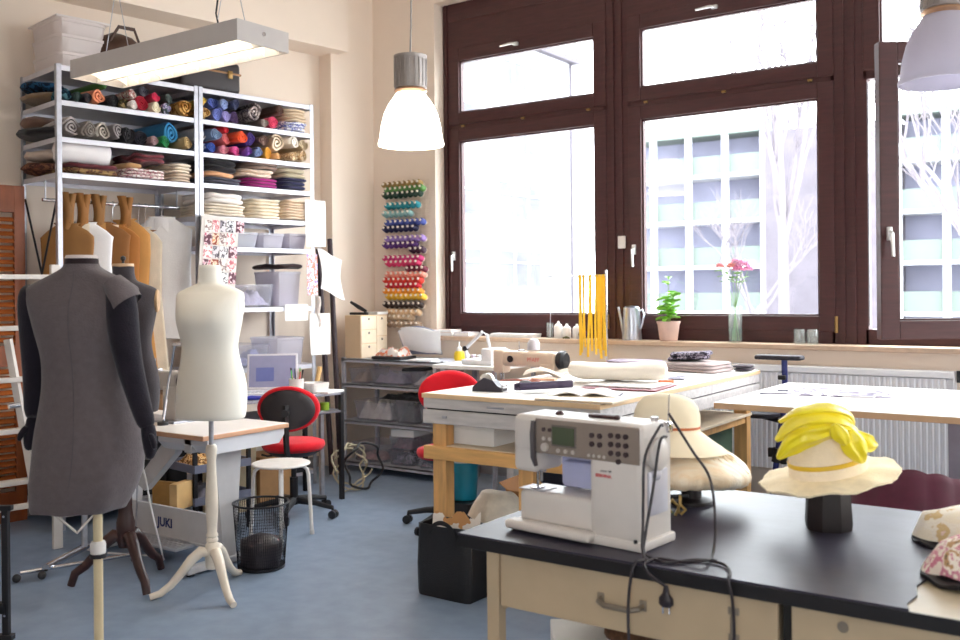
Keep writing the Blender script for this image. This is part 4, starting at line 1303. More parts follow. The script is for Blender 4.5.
# flat-bed machine on the table, mostly behind the forms
def flatbed(name, label, x0, y0, z0, m, L=.46, sc_=1.0):
    t = thing(name, label, 'sewing machine', (x0, y0, z0))
    b = B()
    b.bx(x0 - .02, x0 + L + .02, y0 - .02, y0 + .16, z0, z0 + .012, .002)
    b.obj('bed', STEEL, t, w=True, smooth=0)
    b = B()
    b.box((x0 + L * .56, y0 + .07, z0 + .235), (L * .84, .10, .11), .022, seg=3)
    b.box((x0 + .05, y0 + .07, z0 + .215), (.10, .095, .17), .018, seg=3)
    b.box((x0 + L - .07, y0 + .07, z0 + .11), (.13, .11, .21), .02, seg=3)
    b.obj('arm', m, t, w=True)
    b = B()
    b.cyl((x0 + .05, y0 + .06, z0 + .14), (x0 + .05, y0 + .06, z0 + .03), .006, seg=8)
    b.cyl((x0 + .07, y0 + .06, z0 + .14), (x0 + .07, y0 + .06, z0 + .02), .005, seg=8)
    b.box((x0 + .07, y0 + .05, z0 + .018), (.03, .05, .006), .002)
    b.obj('needle_bar', CHROME, t, w=True)
    b = B().lathe([(.0, 0), (.055, 0), (.066, .012), (.066, .045), (.05, .06), (.0, .06)], seg=28, ax='X', c=(x0 + L + .0, y0 + .07, z0 + .235))
    b.obj('handwheel', BLACK, t, w=True)
    b = B().lathe([(.0, 0), (.024, 0), (.024, .008), (.012, .012), (.0, .012)], seg=20, ax='Y', c=(x0 + .16, y0 + .006, z0 + .235))
    b.obj('tension_disc', BLACKM, t, w=True)
    b = B().cyl((x0 + .20, y0 + .07, z0 + .28), (x0 + .20, y0 + .07, z0 + .36), .004, seg=6)
    b.box((x0 + .22, y0 + .07, z0 + .295), (.05, .03, .012), .003)
    b.obj('thread_guide', CHROME, t, w=True)
    return t
flatbed('sewing_machine', 'grey industrial sewing machine standing between the dress forms on the table', -5.02, 3.47, .762, mat('machine_grey', (186, 178, 172), .4))
t = thing('arm_lamp', 'thin chrome arm lamp rising from the white sewing tabletop', 'lamp', (-4.57, 3.40, .762))
B().tube([(0, 0, 0), (.0, 0, .02)], .03, 16).obj('base', BLACK, t)
B().tube([(0, 0, .02), (.05, 0, .22), (.113, 0, .455)], .008, 8).obj('arm', CHROME, t)
B().tube([(.105, 0, .455), (.19, .0, .462)], [.010, .014], 10).obj('lamp_head', CHROME, t)
tag(B().tube(smooth_prof([(-4.453, 3.225, .735), (-4.455, 3.20, .72), (-4.475, 3.18, .66), (-4.455, 3.18, .58), (-4.422, 3.18, .505), (-4.40, 3.19, .375), (-4.40, 3.22, .25), (-4.46, 3.30, .10), (-4.54, 3.37, .02), (-4.575, 3.40, .008), (-4.66, 3.41, .008), (-4.80, 3.36, .008), (-4.95, 3.30, .008)], 4), .0055, 8).obj('white_cable', WHITE, loc=(0, 0, 0)), 'white cable dangling from the sewing table down to the floor', 'cable')
# things on the floor behind the sewing table
WBLK = mat('blond_wood', (214, 174, 116), .55, var=.12, scale=6)
def put(name, label, cat, px_, m, dims, rz=0.0, bev=.004, group=None, z0=0.0):
    return tag(B().box((0, 0, dims[2] / 2), dims, bev).obj(name, m, loc=(px_[0], px_[1], z0), rz=rz, smooth=0), label, cat, group)
t = thing('shelf_trolley', 'low black trolley with two trays behind the sewing table', 'trolley', (-4.96, 4.03, 0), LRZ)
for z in (.20, .40):
    b = B()
    b.box((0, 0, z), (.40, .36, .012), .002)
    for (c, d) in (((0, -.18, z + .02), (.40, .008, .05)), ((0, .18, z + .02), (.40, .008, .05)), ((-.20, 0, z + .02), (.008, .36, .05)), ((.20, 0, z + .02), (.008, .36, .05))):
        b.box(c, d)
    b.obj('tray', mat('grey_blue_tray', (112, 116, 136), .5), t, smooth=0)
for x in (-.19, .19):
    for y in (-.17, .17):
        B().box((x, y, .27), (.024, .024, .54), .002).obj('post', BLACKM, t, smooth=0)
tag(B().box((0, 0, .08), (.055, .16, .16), .004).obj('wood_block', WBLK, loc=(-4.83, 3.72, .20), rz=.3, smooth=0), 'blond wooden block standing on edge behind the lettered crossbeam', 'block')
put('wood_board', 'ochre wooden board leaning behind the sewing table legs', 'board', (-5.0, 3.75), mat('ochre_board', (180, 134, 72), .6, var=.12), (.22, .03, .34), .2)
o = scraps_bm(.34, .28, .09, 21).obj('folded_cloths', cl('grey_scraps', (130, 126, 136), .25), loc=(-4.96, 4.03, .21), rz=LRZ, smooth=70)
tag(o, 'heap of grey cloth on the lower trolley tray', 'fabric scraps', kind='stuff')
o = scraps_bm(.34, .28, .09, 22).obj('wood_shavings', print_cloth('straw_scraps', [(190, 140, 80), (226, 190, 140), (120, 84, 50)], 40), loc=(-4.96, 4.03, .41), rz=LRZ, smooth=70)
tag(o, 'heap of tan lace scraps on the upper trolley tray', 'fabric scraps', kind='stuff')
put('panel_board', 'tall cream panel standing on the floor behind the white stool', 'board', (-5.14, 4.36), mat('cream_panel', (206, 190, 156), .7), (.40, .03, .44), LRZ)
put('cardboard_box', 'plain cardboard box under the laptop desk behind the red chair', 'box', (-5.175, 4.73), mat('plain_card', (176, 132, 88), .85), (.30, .26, .36), LRZ)

# ------------------------------------------------------------------ stool and wire basket
t = thing('stool', 'round white stool with bent steel tube legs beside the wire basket', 'stool', (-4.42, 4.15, 0), R(10))
SW = mat('stool_white', (232, 226, 222), .35)
B().lathe([(.0, .438), (.172, .438), (.179, .441), (.180, .447), (.175, .452), (.0, .454)], seg=40).obj('seat', SW, t)
for k in range(4):
    a = k * PI / 2 + .62
    ca, sa = math.cos(a), math.sin(a)
    pts = [(ca * .02, sa * .02, .430), (ca * .10, sa * .10, .430), (ca * .135, sa * .135, .425), (ca * .158, sa * .158, .405), (ca * .166, sa * .166, .37), (ca * .185, sa * .185, .015)]
    l = B().tube(pts, .0115, 10).obj('leg', SW, t)
    B().cyl((ca * .1855, sa * .1855, 0), (ca * .185, sa * .185, .025), .014, seg=10).obj('foot_cap', PLASTIC_W, l)
t = thing('wire_basket', 'black wire mesh wastebasket standing beside the white form stand', 'wastebasket', (-4.005, 3.61, 0))
H, r0, r1 = .355, .126, .150
b = B()
n = 72
for k in range(n):
    a = 2 * PI * k / n
    for s in (-1, 1):
        a2 = a + s * .10
        b.tube([(math.cos(a) * r0, math.sin(a) * r0, .012), (math.cos((a + a2) / 2) * (r0 + r1) / 2, math.sin((a + a2) / 2) * (r0 + r1) / 2, H / 2), (math.cos(a2) * r1, math.sin(a2) * r1, H)], .0008, 3, cap=False)
for k in range(1, 22):
    z = H * k / 22
    rr = r0 + (r1 - r0) * k / 22
    b.tube([(math.cos(2 * PI * q / 40) * rr, math.sin(2 * PI * q / 40) * rr, z) for q in range(40)], .0007, 3, loop=True)
MESHB = mat('mesh_black', (20, 18, 30), .45, .4)
b.obj('mesh_wall', MESHB, t, smooth=0)
B().tube([(math.cos(2 * PI * q / 48) * r1, math.sin(2 * PI * q / 48) * r1, H) for q in range(48)], .006, 8, loop=True).obj('rim', BLACKM, t)
B().lathe([(.0, .002), (r0, .002), (r0 + .002, .016), (r0 - .004, .016), (.0, .008)], seg=40).obj('bottom_pan', BLACKM, t)
b = B()
rings = []
for f in (0, .15, .35, .55, .75, .9, 1.0):
    rr = .110 * (1 + .06 * f) * (1 if f < .8 else (1.05 - f) * 3.2)
    rings.append([(math.cos(2 * PI * q / 30) * max(rr, .012), math.sin(2 * PI * q / 30) * max(rr, .012), .02 + .17 * f) for q in range(30)])
b.loft(rings).wob(.014, 16, 3)
for v in b.bm.verts:
    v.co.z = max(v.co.z, .018)
    d = math.hypot(v.co.x, v.co.y)
    if d > .112:
        v.co.x *= .112 / d
        v.co.y *= .112 / d
tag(b.obj('black_bag', mat('bin_liner', (52, 44, 48), .4, bump=.3, bscale=40), loc=(-4.005, 3.61, 0), smooth=70), 'crumpled dark cloth lying inside the wire mesh wastebasket', 'cloth')

# ------------------------------------------------------------------ red swivel chairs
def swivel(label, x, y, rz, zs=.47, zb=.73, group='red swivel chairs'):
    t = thing('swivel_chair', label, 'chair', (x, y, 0), rz, group)
    # star base
    b = B()
    for k in range(5):
        a = 2 * PI * k / 5 + .3
        b.tube([(math.cos(a) * .03, math.sin(a) * .03, .105), (math.cos(a) * .16, math.sin(a) * .16, .095), (math.cos(a) * .29, math.sin(a) * .29, .07)], [.026, .020, .015], 8)
    b.sph((0, 0, .10), (.05, .05, .03))
    b.obj('star_base', BLACK, t)
    for k in range(5):
        a = 2 * PI * k / 5 + .3
        c, s = math.cos(a), math.sin(a)
        b = B()
        for d in (-.016, .016):
            b.cyl((c * .295 - s * d - s * .010, s * .295 + c * d + c * .010, .027), (c * .295 - s * d + s * .010, s * .295 + c * d - c * .010, .027), .027, seg=14)
        b.cyl((c * .29, s * .29, .03), (c * .29, s * .29, .07), .008, seg=8)
        b.obj('caster', BLACK, t)
    B().cyl((0, 0, .10), (0, 0, .26), .028, seg=14).cyl((0, 0, .26), (0, 0, zs - .06), .018, seg=12).obj('gas_lift', BLACKM, t)
    b = B()
    b.lathe([(.0, zs - .045), (.16, zs - .045), (.20, zs - .02), (.212, zs + .005), (.205, zs + .028), (.17, zs + .04), (.0, zs + .044)], seg=40, sy=.96)
    b.obj('seat', RED, t, smooth=60)
    B().lathe([(.0, zs - .06), (.14, zs - .06), (.19, zs - .03), (.205, zs - .012), (.0, zs - .03)], seg=36, sy=.96).obj('seat_shell', BLACK, t)
    # oval back on an upright of flat steel; it faces -y, the shell is on +y
    b = B()
    rings = []
    for (f, yy) in ((.0, -.03), (.80, -.028), (.95, -.018), (1.0, .0), (.97, .016), (.90, .020)):
        rings.append([(math.cos(2 * PI * q / 40) * .208 * max(f, .02), .20 + yy + .05 * (math.cos(2 * PI * q / 40) * f) ** 2 * -1.0, zb + math.sin(2 * PI * q / 40) * .150 * max(f, .02)) for q in range(40)])
    b.loft(rings, True, True)
    b.obj('backrest', RED, t, smooth=60)
    b = B()
    rings = []
    for (f, yy) in ((.885, .014), (.86, .026), (.6, .030), (.03, .032)):
        rings.append([(math.cos(2 * PI * q / 40) * .208 * f, .20 + yy - .05 * (math.cos(2 * PI * q / 40) * f) ** 2, zb - .004 + math.sin(2 * PI * q / 40) * .150 * f) for q in range(40)])
    b.loft(rings, False, True)
    b.obj('back_shell', mat('shell_black', (40, 34, 38), .55, bump=.1, bscale=200), t, smooth=60)
    b = B()
    b.tube([(0, .05, zs - .055), (0, .17, zs - .055), (0, .225, zs - .01), (0, .245, zs + .08), (0, .245, zb + .03)], .020, 4)
    b.cyl((0, .235, zb - .02), (0, .285, zb - .02), .024, seg=16)
    b.obj('back_bracket', BLACK, t, smooth=30)
    b = B().tube([(.05, 0, zs - .06), (.17, .03, zs - .065), (.21, .03, zs - .055)], .007, 8)
    b.obj('lever', BLACK, t)
    return t
swivel('red swivel chair with black oval back shell beside the laptop desk', -4.75, 4.575, R(215), .47, .74)
swivel('red swivel chair half hidden behind the cutting table', -3.68, 4.90, R(35), .47, .83)

# ------------------------------------------------------------------ laptop desk in front of the second shelf unit
DESKB = mat('desk_grey', (108, 106, 116), .5, .2, var=.08)
DO = (-4.81, 5.135)
t = thing('laptop_desk', 'narrow dark steel desk with two levels before the bin shelf', 'desk', (DO[0], DO[1], 0), LRZ)
for (x, y) in ((0, 0), (0, .44), (-.88, 0), (-.88, .44)):
    B().box((x - .015, y + .015, .388), (.03, .03, .776), .002).obj('leg', BLACKM, t, smooth=0)
B().box((-.16, .06, .33), (.028, .028, .64), .002).obj('steel_leg', STEEL, t, smooth=0)
B().box((-.44, .23, .768), (.90, .46, .016), .002).obj('desktop', mat('desk_top', (140, 140, 152), .4, var=.04), t, smooth=0)
B().box((-.44, .23, .640), (.90, .46, .014), .002).obj('lower_board', DESKB, t, smooth=0)
B().box((-.44, .44, .2), (.86, .012, .1), .002).obj('cable_rail', BLACKM, t, smooth=0)
def dp(x, y, z):
    p = Vector((DO[0], DO[1], 0)) + LD * x + LN * y
    return (p.x, p.y, z)
t = thing('laptop', 'open white laptop with lavender screen on the narrow desk', 'laptop', dp(-.46, .24, .777), LRZ + R(-38))
t.scale = (1.06, 1.06, 1.12)
LW = mat('laptop_white', (226, 224, 230), .35)
B().box((0, 0, .012), (.34, .24, .022), .005).obj('base', LW, t, smooth=0)
b = B()
for r in range(5):
    for k in range(12):
        b.box((-.143 + k * .026, .06 - r * .024 - .02, .0245), (.021, .019, .004))
b.obj('keyboard', mat('key_grey', (200, 200, 208), .5), t, smooth=0)
tl = R(-16)
b = B().box((0, 0, .118), (.34, .012, .236), .004)
bmesh.ops.transform(b.bm, matrix=Matrix.Translation((0, .125, .022)) @ Matrix.Rotation(tl, 4, 'X'), verts=b.bm.verts)
lid = b.obj('screen_lid', LW, t, smooth=0)
b = B().box((0, -.0068, .12), (.312, .001, .206))
bmesh.ops.transform(b.bm, matrix=Matrix.Translation((0, .125, .022)) @ Matrix.Rotation(tl, 4, 'X'), verts=b.bm.verts)
b.obj('screen', mat('lit_screen', (128, 128, 158), .2, emit=(168, 170, 206), estr=.06), lid, smooth=0)
b = B().box((-.05, -.0078, .10), (.12, .001, .09))
bmesh.ops.transform(b.bm, matrix=Matrix.Translation((0, .125, .022)) @ Matrix.Rotation(tl, 4, 'X'), verts=b.bm.verts)
b.obj('screen_window', mat('lit_screen_dark', (96, 104, 160), .2, emit=(112, 120, 172), estr=.05), lid, smooth=0)
t = thing('pencil_cup', 'white cup of coloured pens beside the laptop', 'cup', dp(-.30, .16, .777))
B().lathe([(.0, 0), (.048, 0), (.054, .11), (.050, .11), (.045, .008), (.0, .006)], seg=28).obj('cup_body', PLASTIC_W, t)
for k, c in enumerate(((210, 30, 50), (40, 40, 48), (60, 170, 60), (240, 220, 210), (120, 90, 170), (36, 34, 40), (220, 60, 70), (70, 190, 70), (40, 38, 52), (200, 180, 160))):
    a = k * .63 + .2
    r = .018 + .016 * (k % 2)
    p = (dp(-.30, .16, .777)[0] + math.cos(a) * r * .7, dp(-.30, .16, .777)[1] + math.sin(a) * r * .7, .785)
    b = B().tube([(0, 0, 0), (math.cos(a) * .018, math.sin(a) * .018, .12 + .012 * (k % 3)), (math.cos(a) * .022, math.sin(a) * .022, .15 + .014 * (k % 3))], [.004, .0045, .007 if k in (1, 3, 5) else .003], 8)
    nm = ('crimson', 'black', 'green', 'cream', 'violet', 'second black', 'pinkish red', 'light green', 'midnight', 'beige')[k]
    tag(b.obj('pen', mat('pen_%d' % k, c, .4), loc=p), nm + ' pen standing in the white cup by the laptop', 'pen', 'pens in the cup')
t = thing('paper_tray', 'white plastic box beside the pencil cup on the desk', 'box', dp(-.14, .16, .777), LRZ)
bin_bm(.16, .16, .07, .95).obj('box_body', PLASTIC_W, t)
tag(B().box((0, 0, .006), (.2, .14, .012), .002).obj('notebook', PAPER, loc=dp(-.08, .08, .777), rz=LRZ + .3, smooth=0), 'white notebook on the desk corner by the dark post', 'notebook')
tag(B().cyl((0, 0, 0), (.02, .03, .17), .018, seg=14).obj('wooden_rod', WBLK, loc=dp(-.03, .30, .777)), 'short blond wooden rod standing at the desk corner', 'rod')
tag(B().lathe([(.0, 0), (.035, 0), (.035, .05), (.03, .055), (.0, .055)], seg=20).obj('green_tape', mat('lime_plastic', (160, 200, 60), .4), loc=dp(-.10, .10, .648)), 'lime green tape roll on the lower desk level', 'tape')
tag(B().lathe([(.0, 0), (.04, 0), (.04, .08), (.018, .10), (.018, .13), (.0, .13)], seg=20).obj('dark_jar', mat('dark_violet_jar', (36, 28, 60), .35), loc=dp(-.22, .10, .648)), 'small dark violet jar on the lower desk level', 'jar')
tag(B().tube([dp(-.78, .1, .790), dp(-.73, .07, .793), dp(-.67, .05, .79)], [.012, .016, .012], 10).obj('blue_marker', mat('blue_plastic', (50, 60, 170), .4), loc=(0, 0, 0)), 'blue marker lying on the desk beside the dress form', 'marker')
# coiled cables by the desk leg
b = B()
pts = []
for k in range(90):
    a = k * .21
    r = .15 + .03 * math.sin(k * .37)
    pts.append(dp(.20 + r * math.cos(a), .18 + .04 * math.sin(k * .9), .18 + r * math.sin(a)))
b.tube(pts, .007, 6)
tag(b.obj('cable_coil', mat('beige_cable', (186, 176, 150), .5), loc=(0, 0, 0)), 'beige cable coiled upright between the desk and the low shelf', 'cable')
b = B()
pts = [dp(.28 + .17 * math.cos(k * .2), .12 + .03 * math.sin(k), .19 + .17 * math.sin(k * .2)) for k in range(64)]
b.tube(pts, .009, 6)
tag(b.obj('cable_coil', BLACK, loc=(0, 0, 0)), 'black cable coiled upright between the desk and the low shelf', 'cable')
# ------------------------------------------------------------------ low steel shelf by the window wall
t = thing('low_shelf', 'low grey steel shelf unit with four levels of clear bins under the thread rack', 'shelf', (-5.07, 6.2, 0))
LX0, LX1, LY0, LY1 = -5.60, -4.52, 5.95, 6.40
GSH = mat('grey_shelf_steel', (184, 184, 194), .45, .15, var=.1)
for x in (LX0, LX1 - .03):
    for y in (LY0, LY1 - .03):
        B().bx(x, x + .03, y, y + .03, 0, .955, .002).obj('post', GSH, t, w=True, smooth=0)
LZ = (.088, .43, .735, .945)
for z in LZ:
    B().bx(LX0, LX1, LY0, LY1, z - .012, z).bx(LX0, LX1, LY0, LY0 + .004, z - .03, z).obj('shelf_board', GSH, t, w=True, smooth=0)
LILAC = cl('lilac_scraps', (170, 160, 176), .25, 30)
OFFW = cl('offwhite_scraps', (222, 214, 206), .15, 26)
PINKS = cl('pink_scraps', (196, 150, 146), .25, 26)
DARKS = print_cloth('dark_scraps', [(70, 62, 80), (150, 140, 160), (40, 36, 46)], 30)
for lb, x, z, W, H, fm, fl, fh in (
    ('clear bin of beige scraps at the wall end of the top row', -5.46, .735, .20, .125, cl('beige_scraps', (196, 170, 146), .2), 'beige scraps in the top row bin at the wall end', .9),
    ('long clear bin of lilac scraps in the middle of the top row', -5.14, .735, .40, .125, LILAC, 'lilac scraps in the long bin of the top row', .85),
    ('clear bin of white lace in the top row near the red chair', -4.74, .735, .34, .125, OFFW, 'white lace scraps in the top row bin near the red chair', .9),
    ('wide clear bin heaped with white cloth in the middle row', -5.30, .43, .44, .16, OFFW, 'white cloth heaped high in the middle row bin', 1.15),
    ('dark lined clear bin beside the white cloth bin', -4.95, .43, .22, .19, cl('black_scraps', (36, 32, 38), .3), 'black cloth in the dark lined bin', .95),
    ('clear bin in the middle row behind the cutting table corner', -4.69, .43, .24, .17, LILAC, 'lilac scraps in the middle row bin by the table corner', .8),
    ('clear bin of pink cloth on the bottom level near the cables', -5.36, .088, .36, .15, PINKS, 'folded pink cloth in the bottom bin near the cables', .45),
    ('clear bin of dark print scraps in the middle of the bottom level', -5.01, .088, .27, .12, DARKS, 'dark print scraps in the lower stacked bin', .9),
    ('clear bin of mixed scraps at the chair end of the bottom level', -4.70, .088, .28, .17, DARKS, 'mixed scraps in the bottom bin at the chair end', .8)):
    bin_('storage_bin', lb, (x, 6.15, z + .001), 0, W, .34, H, CLEARP, fm, fl, fh, group='clear bins in the low shelf', seed=int(-x * 100))
bin_('storage_bin', 'clear bin stacked on the dark print bin in the bottom level', (-5.01, 6.15, .088 + .122), 0, .25, .32, .11, CLEARP, cl('grey_red_scraps', (150, 110, 120), .4, 30), 'grey red scraps in the upper stacked bin', .9, group='clear bins in the low shelf', seed=77)
tag(B().box((0, 0, .03), (.22, .26, .06), .006).obj('white_carton', PAPER, loc=(-5.0, 6.13, .322), rz=.1, smooth=0), 'flat white carton lying on the two stacked clear bins', 'carton')
o = scraps_bm(.5, .34, .05, 41).obj('black_cloth', DK, loc=(-4.98, 6.16, .62), smooth=70)
tag(o, 'black cloth spread over the dark lined bin in the middle row', 'cloth')
tag(B().tube([(-4.95, 5.97, .87), (-4.85, 6.0, .875), (-4.72, 5.98, .885), (-4.62, 6.02, .90)], [.012, .018, .016, .01], 8).obj('black_clamp', BLACK, loc=(0, 0, 0)), 'black clamp lying on top of the lace bin', 'clamp')
# mini drawer chest, stapler, papers on top
t = thing('drawer_chest', 'small birch mini chest of drawers on the low steel shelf', 'chest', (-5.47, 6.16, .946))
CX0, CX1, CY0, CY1 = -5.60, -5.425, 6.0, 6.34
BIRCH = mat('raw_birch', (226, 196, 158), .55, var=.06, scale=5)
B().bx(CX0, CX1, CY0, CY1, .946, 1.305, .003).obj('carcass', BIRCH, t, w=True, smooth=0)
for c, (y0, y1) in enumerate(((CY0 + .006, CY0 + .195), (CY0 + .201, CY1 - .006))):
    n = 3 if c == 0 else 2
    hh = .351 / n
    for r in range(n):
        z0 = .951 + r * hh
        d = B().bx(CX1 - .004, CX1 + .006, y0, y1, z0, z0 + hh - .006, .002).obj('drawer_front', mat('birch_front', (238, 220, 194), .5, var=.05), t, w=True, smooth=0)
        B().cyl((CX1 + .003, (y0 + y1) / 2, z0 + hh - .03), (CX1 + .0068, (y0 + y1) / 2, z0 + hh - .03), .010, seg=14).obj('finger_hole', BLACK, d, w=True)
t = thing('stapler', 'black stapler open on top of the small birch chest', 'stapler', (-5.53, 6.10, 1.306), .2)
B().box((.0, 0, .012), (.17, .035, .022), .005).obj('base', BLACK, t)
B().tube([(.07, 0, .03), (0, 0, .065), (-.08, 0, .11)], [.014, .018, .012], 8).obj('arm', BLACK, t)
tag(B().box((0, 0, .012), (.16, .14, .024), .003).obj('white_box', PAPER, loc=(-5.50, 6.28, 1.306), smooth=0), 'flat white box on top of the birch chest behind the stapler', 'box')
tag(B().box((0, 0, .012), (.30, .22, .024), .006).obj('black_tray', BLACK, loc=(-5.14, 6.09, .946), rz=.05, smooth=0), 'flat black tray on the low shelf in front of the papers', 'tray')
o = scraps_bm(.26, .18, .10, 51).obj('tissue_papers', print_cloth('peach_tissue', [(236, 214, 204), (230, 140, 110), (240, 232, 228)], 16), loc=(-5.15, 6.10, .970), smooth=70)
tag(o, 'heap of white and peach tissue patterns on the black tray', 'paper')
t = thing('binder', 'open grey binder propped up with curling white papers on the low shelf', 'binder', (-4.98, 6.22, .946), .25)
B().sheet(lambda a, c: (-.17 + .34 * a, .10 - .14 * c, .03 + .20 * c + .04 * math.sin(PI * a) * c), 8, 8, .006).obj('cover', mat('binder_grey', (120, 124, 146), .5), t)
for k in range(3):
    B().sheet(lambda a, c, k=k: (-.16 + .33 * a + .03 * k * c, .09 - .15 * c - .012 * k, .04 + .19 * c + .03 * math.sin(PI * a + k) + .02 * k * a), 8, 8, .0015).obj('page', PAPER, t, smooth=60)
tag(B().box((0, 0, .006), (.2, .14, .012), .002).obj('white_pad', PAPER, loc=(-4.80, 6.06, .946), rz=.2, smooth=0), 'white paper pad lying on the low shelf edge', 'pad')
t = thing('spray_bottle', 'small yellow and white plastic bottle on the shelf end by the window', 'bottle', (-4.55, 6.20, .946))
B().lathe([(.0, 0), (.038, 0), (.045, .02), (.042, .055), (.03, .075), (.0, .078)], seg=20).obj('bottle_body', mat('yellow_plastic', (238, 200, 40), .4), t)
B().lathe([(.0, .07), (.020, .07), (.020, .10), (.006, .115), (.004, .15), (.0, .15)], seg=16).obj('cap', WHITE, t)
for k, (x, c, nm) in enumerate(((-4.44, (190, 214, 204), 'mint'), (-4.38, (220, 200, 214), 'pale pink'), (-4.32, (214, 220, 226), 'pale blue'))):
    tag(B().lathe([(.0, 0), (.022, 0), (.022, .012), (.012, .014), (.012, .04), (.022, .042), (.022, .054), (.0, .054)], seg=16).obj('thread_reel', mat('reel_%d' % k, c, .5), loc=(x, 6.16, .946)), nm + ' thread reel standing on the white side table', 'thread reel', 'reels on the side table')
# white side table with overlock machine, industrial table and machine beyond the cutting table
t = thing('side_table', 'narrow white table between the low shelf and the beige sewing machine', 'table', (-4.2, 6.1, 0))
B().bx(-4.50, -3.92, 5.78, 6.36, .915, .944, .004).obj('tabletop', WHITE, t, w=True, smooth=0)
for x in (-4.48, -3.94):
    for y in (5.80, 6.34):
        B().bx(x - .015, x + .015, y - .015, y + .015, 0, .915, .002).obj('leg', STEEL, t, w=True, smooth=0)
t = thing('overlock_machine', 'white overlock machine with a raised thread arm by the window', 'sewing machine', (-4.14, 5.98, .945))
OW = mat('overlock_white', (220, 220, 224), .35)
B().bx(-4.30, -4.02, 5.88, 6.10, .945, .985, .01).bx(-4.12, -4.02, 5.88, 6.10, .96, 1.07, .015).obj('machine_body', OW, t, w=True)
B().tube([(-4.30, 5.97, .98), (-4.32, 5.97, 1.06), (-4.16, 5.97, 1.19), (-4.12, 5.97, 1.17), (-4.09, 5.97, 1.04)], [.016, .015, .013, .013, .012], 8).obj('thread_arm', OW, t, w=True)
B().cyl((-4.32, 5.955, 1.06), (-4.32, 5.985, 1.06), .02, seg=14).obj('joint', BLACKM, t, w=True)
t = thing('machine_table', 'grey sewing machine table hidden behind the cutting table', 'table', (-3.55, 5.85, 0))
B().bx(-3.90, -3.16, 5.62, 6.18, .745, .775, .004).obj('tabletop', mat('table_grey', (206, 202, 200), .4), t, w=True, smooth=0)
for x in (-3.85, -3.21):
    B().bx(x - .03, x + .03, 5.86, 5.94, 0, .745).bx(x - .03, x + .03, 5.64, 6.16, 0, .04).obj('leg', GREYW, t, w=True, smooth=0)
BEIGEM = mat('machine_beige', (222, 200, 180), .4)
tm = flatbed('sewing_machine', 'beige industrial sewing machine under the first window beyond the cutting table', -3.93, 5.74, .776, BEIGEM, .53)
text('Singer'.lower() if False else 'PFAFF', .04, mat('faded_red', (216, 110, 100), .5), tm, (.30, -.0485 + .064, .222), (R(90), 0, 0), 'lettering')
B().lathe([(.0, 0), (.045, 0), (.045, .05), (.03, .075), (.0, .08)], seg=20, c=(.31, .09, .30)).obj('thread_cone', mat('cone_grey', (196, 192, 200), .5), tm)
# ------------------------------------------------------------------ thread rack
t = thing('thread_rack', 'tall wire thread rack on the wall full of coloured spools', 'rack', (-5.31, 6.455, 1.2))
PERF = mat('rack_panel', (222, 204, 186), .6, var=.04)
b = B()
for k in range(12):
    xx = -5.53 + k * .044
    b.bx(xx - .0015, xx + .0015, 6.468, 6.471, 1.12, 2.46)
for k in range(34):
    zz = 1.12 + k * .0405
    b.bx(-5.53, -5.046, 6.471, 6.474, zz - .0015, zz + .0015)
b.obj('wire_grid', PERF, t, w=True, smooth=0)
rowsz = []
b = B()
rn = random.Random(5)
ROWS = [
 (2.415, (150, 122, 66), 'khaki brown', 8), (2.372, (92, 140, 70), 'moss green', 8), (2.330, (36, 62, 46), 'bottle green', 8),
 (2.235, (40, 140, 150), 'turquoise', 7), (2.165, (150, 190, 186), 'pale aqua', 6), (2.085, (70, 84, 160), 'royal blue', 8), (2.035, (36, 34, 74), 'midnight blue', 7),
 (1.945, (150, 120, 186), 'lilac', 8), (1.895, (92, 48, 120), 'deep purple', 7), (1.845, (60, 24, 50), 'aubergine', 3),
 (1.775, (196, 40, 110), 'magenta', 8), (1.735, (222, 60, 110), 'hot pink', 7), (1.680, (110, 26, 50), 'burgundy', 4), (1.635, (238, 150, 130), 'salmon', 8), (1.585, (222, 60, 44), 'vermilion', 8), (1.540, (200, 32, 50), 'bright red', 7), (1.490, (240, 150, 40), 'orange', 8), (1.445, (238, 190, 60), 'golden yellow', 8),
 (1.375, (60, 44, 38), 'dark brown', 8), (1.310, (226, 190, 150), 'peach', 7), (1.265, (206, 180, 150), 'sand', 6), (1.205, (176, 150, 124), 'taupe', 7)]
ordn = ['first', 'second', 'third', 'fourth', 'fifth', 'sixth', 'seventh', 'eighth', 'ninth', 'tenth', 'eleventh', 'twelfth', 'thirteenth', 'fourteenth', 'fifteenth', 'sixteenth', 'seventeenth', 'eighteenth', 'nineteenth', 'twentieth', 'twenty-first', 'twenty-second']
CORE = mat('spool_core', (232, 220, 206), .5)
pegs = B()
for i, (z, c, nm, n) in enumerate(ROWS):
    m = mat('thread_%d' % i, c, .55, var=.15, scale=200)
    sb = B()
    ax = Vector((0, -.93, .36))
    def pr(d):
        return ax * d
    sb.mi = 0
    sb.tube([pr(.010), pr(.014), pr(.064), pr(.070)], [.016, .0275, .024, .016], 12)
    sb.mi = 1
    sb.tube([pr(.0), pr(.010)], [.0275, .0275], 12)
    sb.tube([pr(.066), pr(.078)], [.0125, .010], 12)
    x0 = -5.500 + (.028 if i % 2 else 0)
    if n < 5:
        x0 = -5.24 + (.04 if n == 3 else 0)
    first = None
    for k in range(n):
        x = x0 + k * .0545
        pegs.tube([(x, 6.46, z - .006), tuple(Vector((x, 6.46, z - .006)) + ax * .075)], .002, 5)
        if first is None:
            first = tag(sb.obj('thread_spool', [m, CORE], loc=(x, 6.458, z), smooth=50), nm + ' thread spool on the wall rack, ' + ordn[i] + ' row from the top', 'thread spool', nm + ' spools on the wall rack')
        else:
            o = first.copy()
            C.objects.link(o)
            o.location = (x, 6.458, z)
pegs.obj('wire_peg', STEEL, t, w=True)['kind'] = 'stuff'

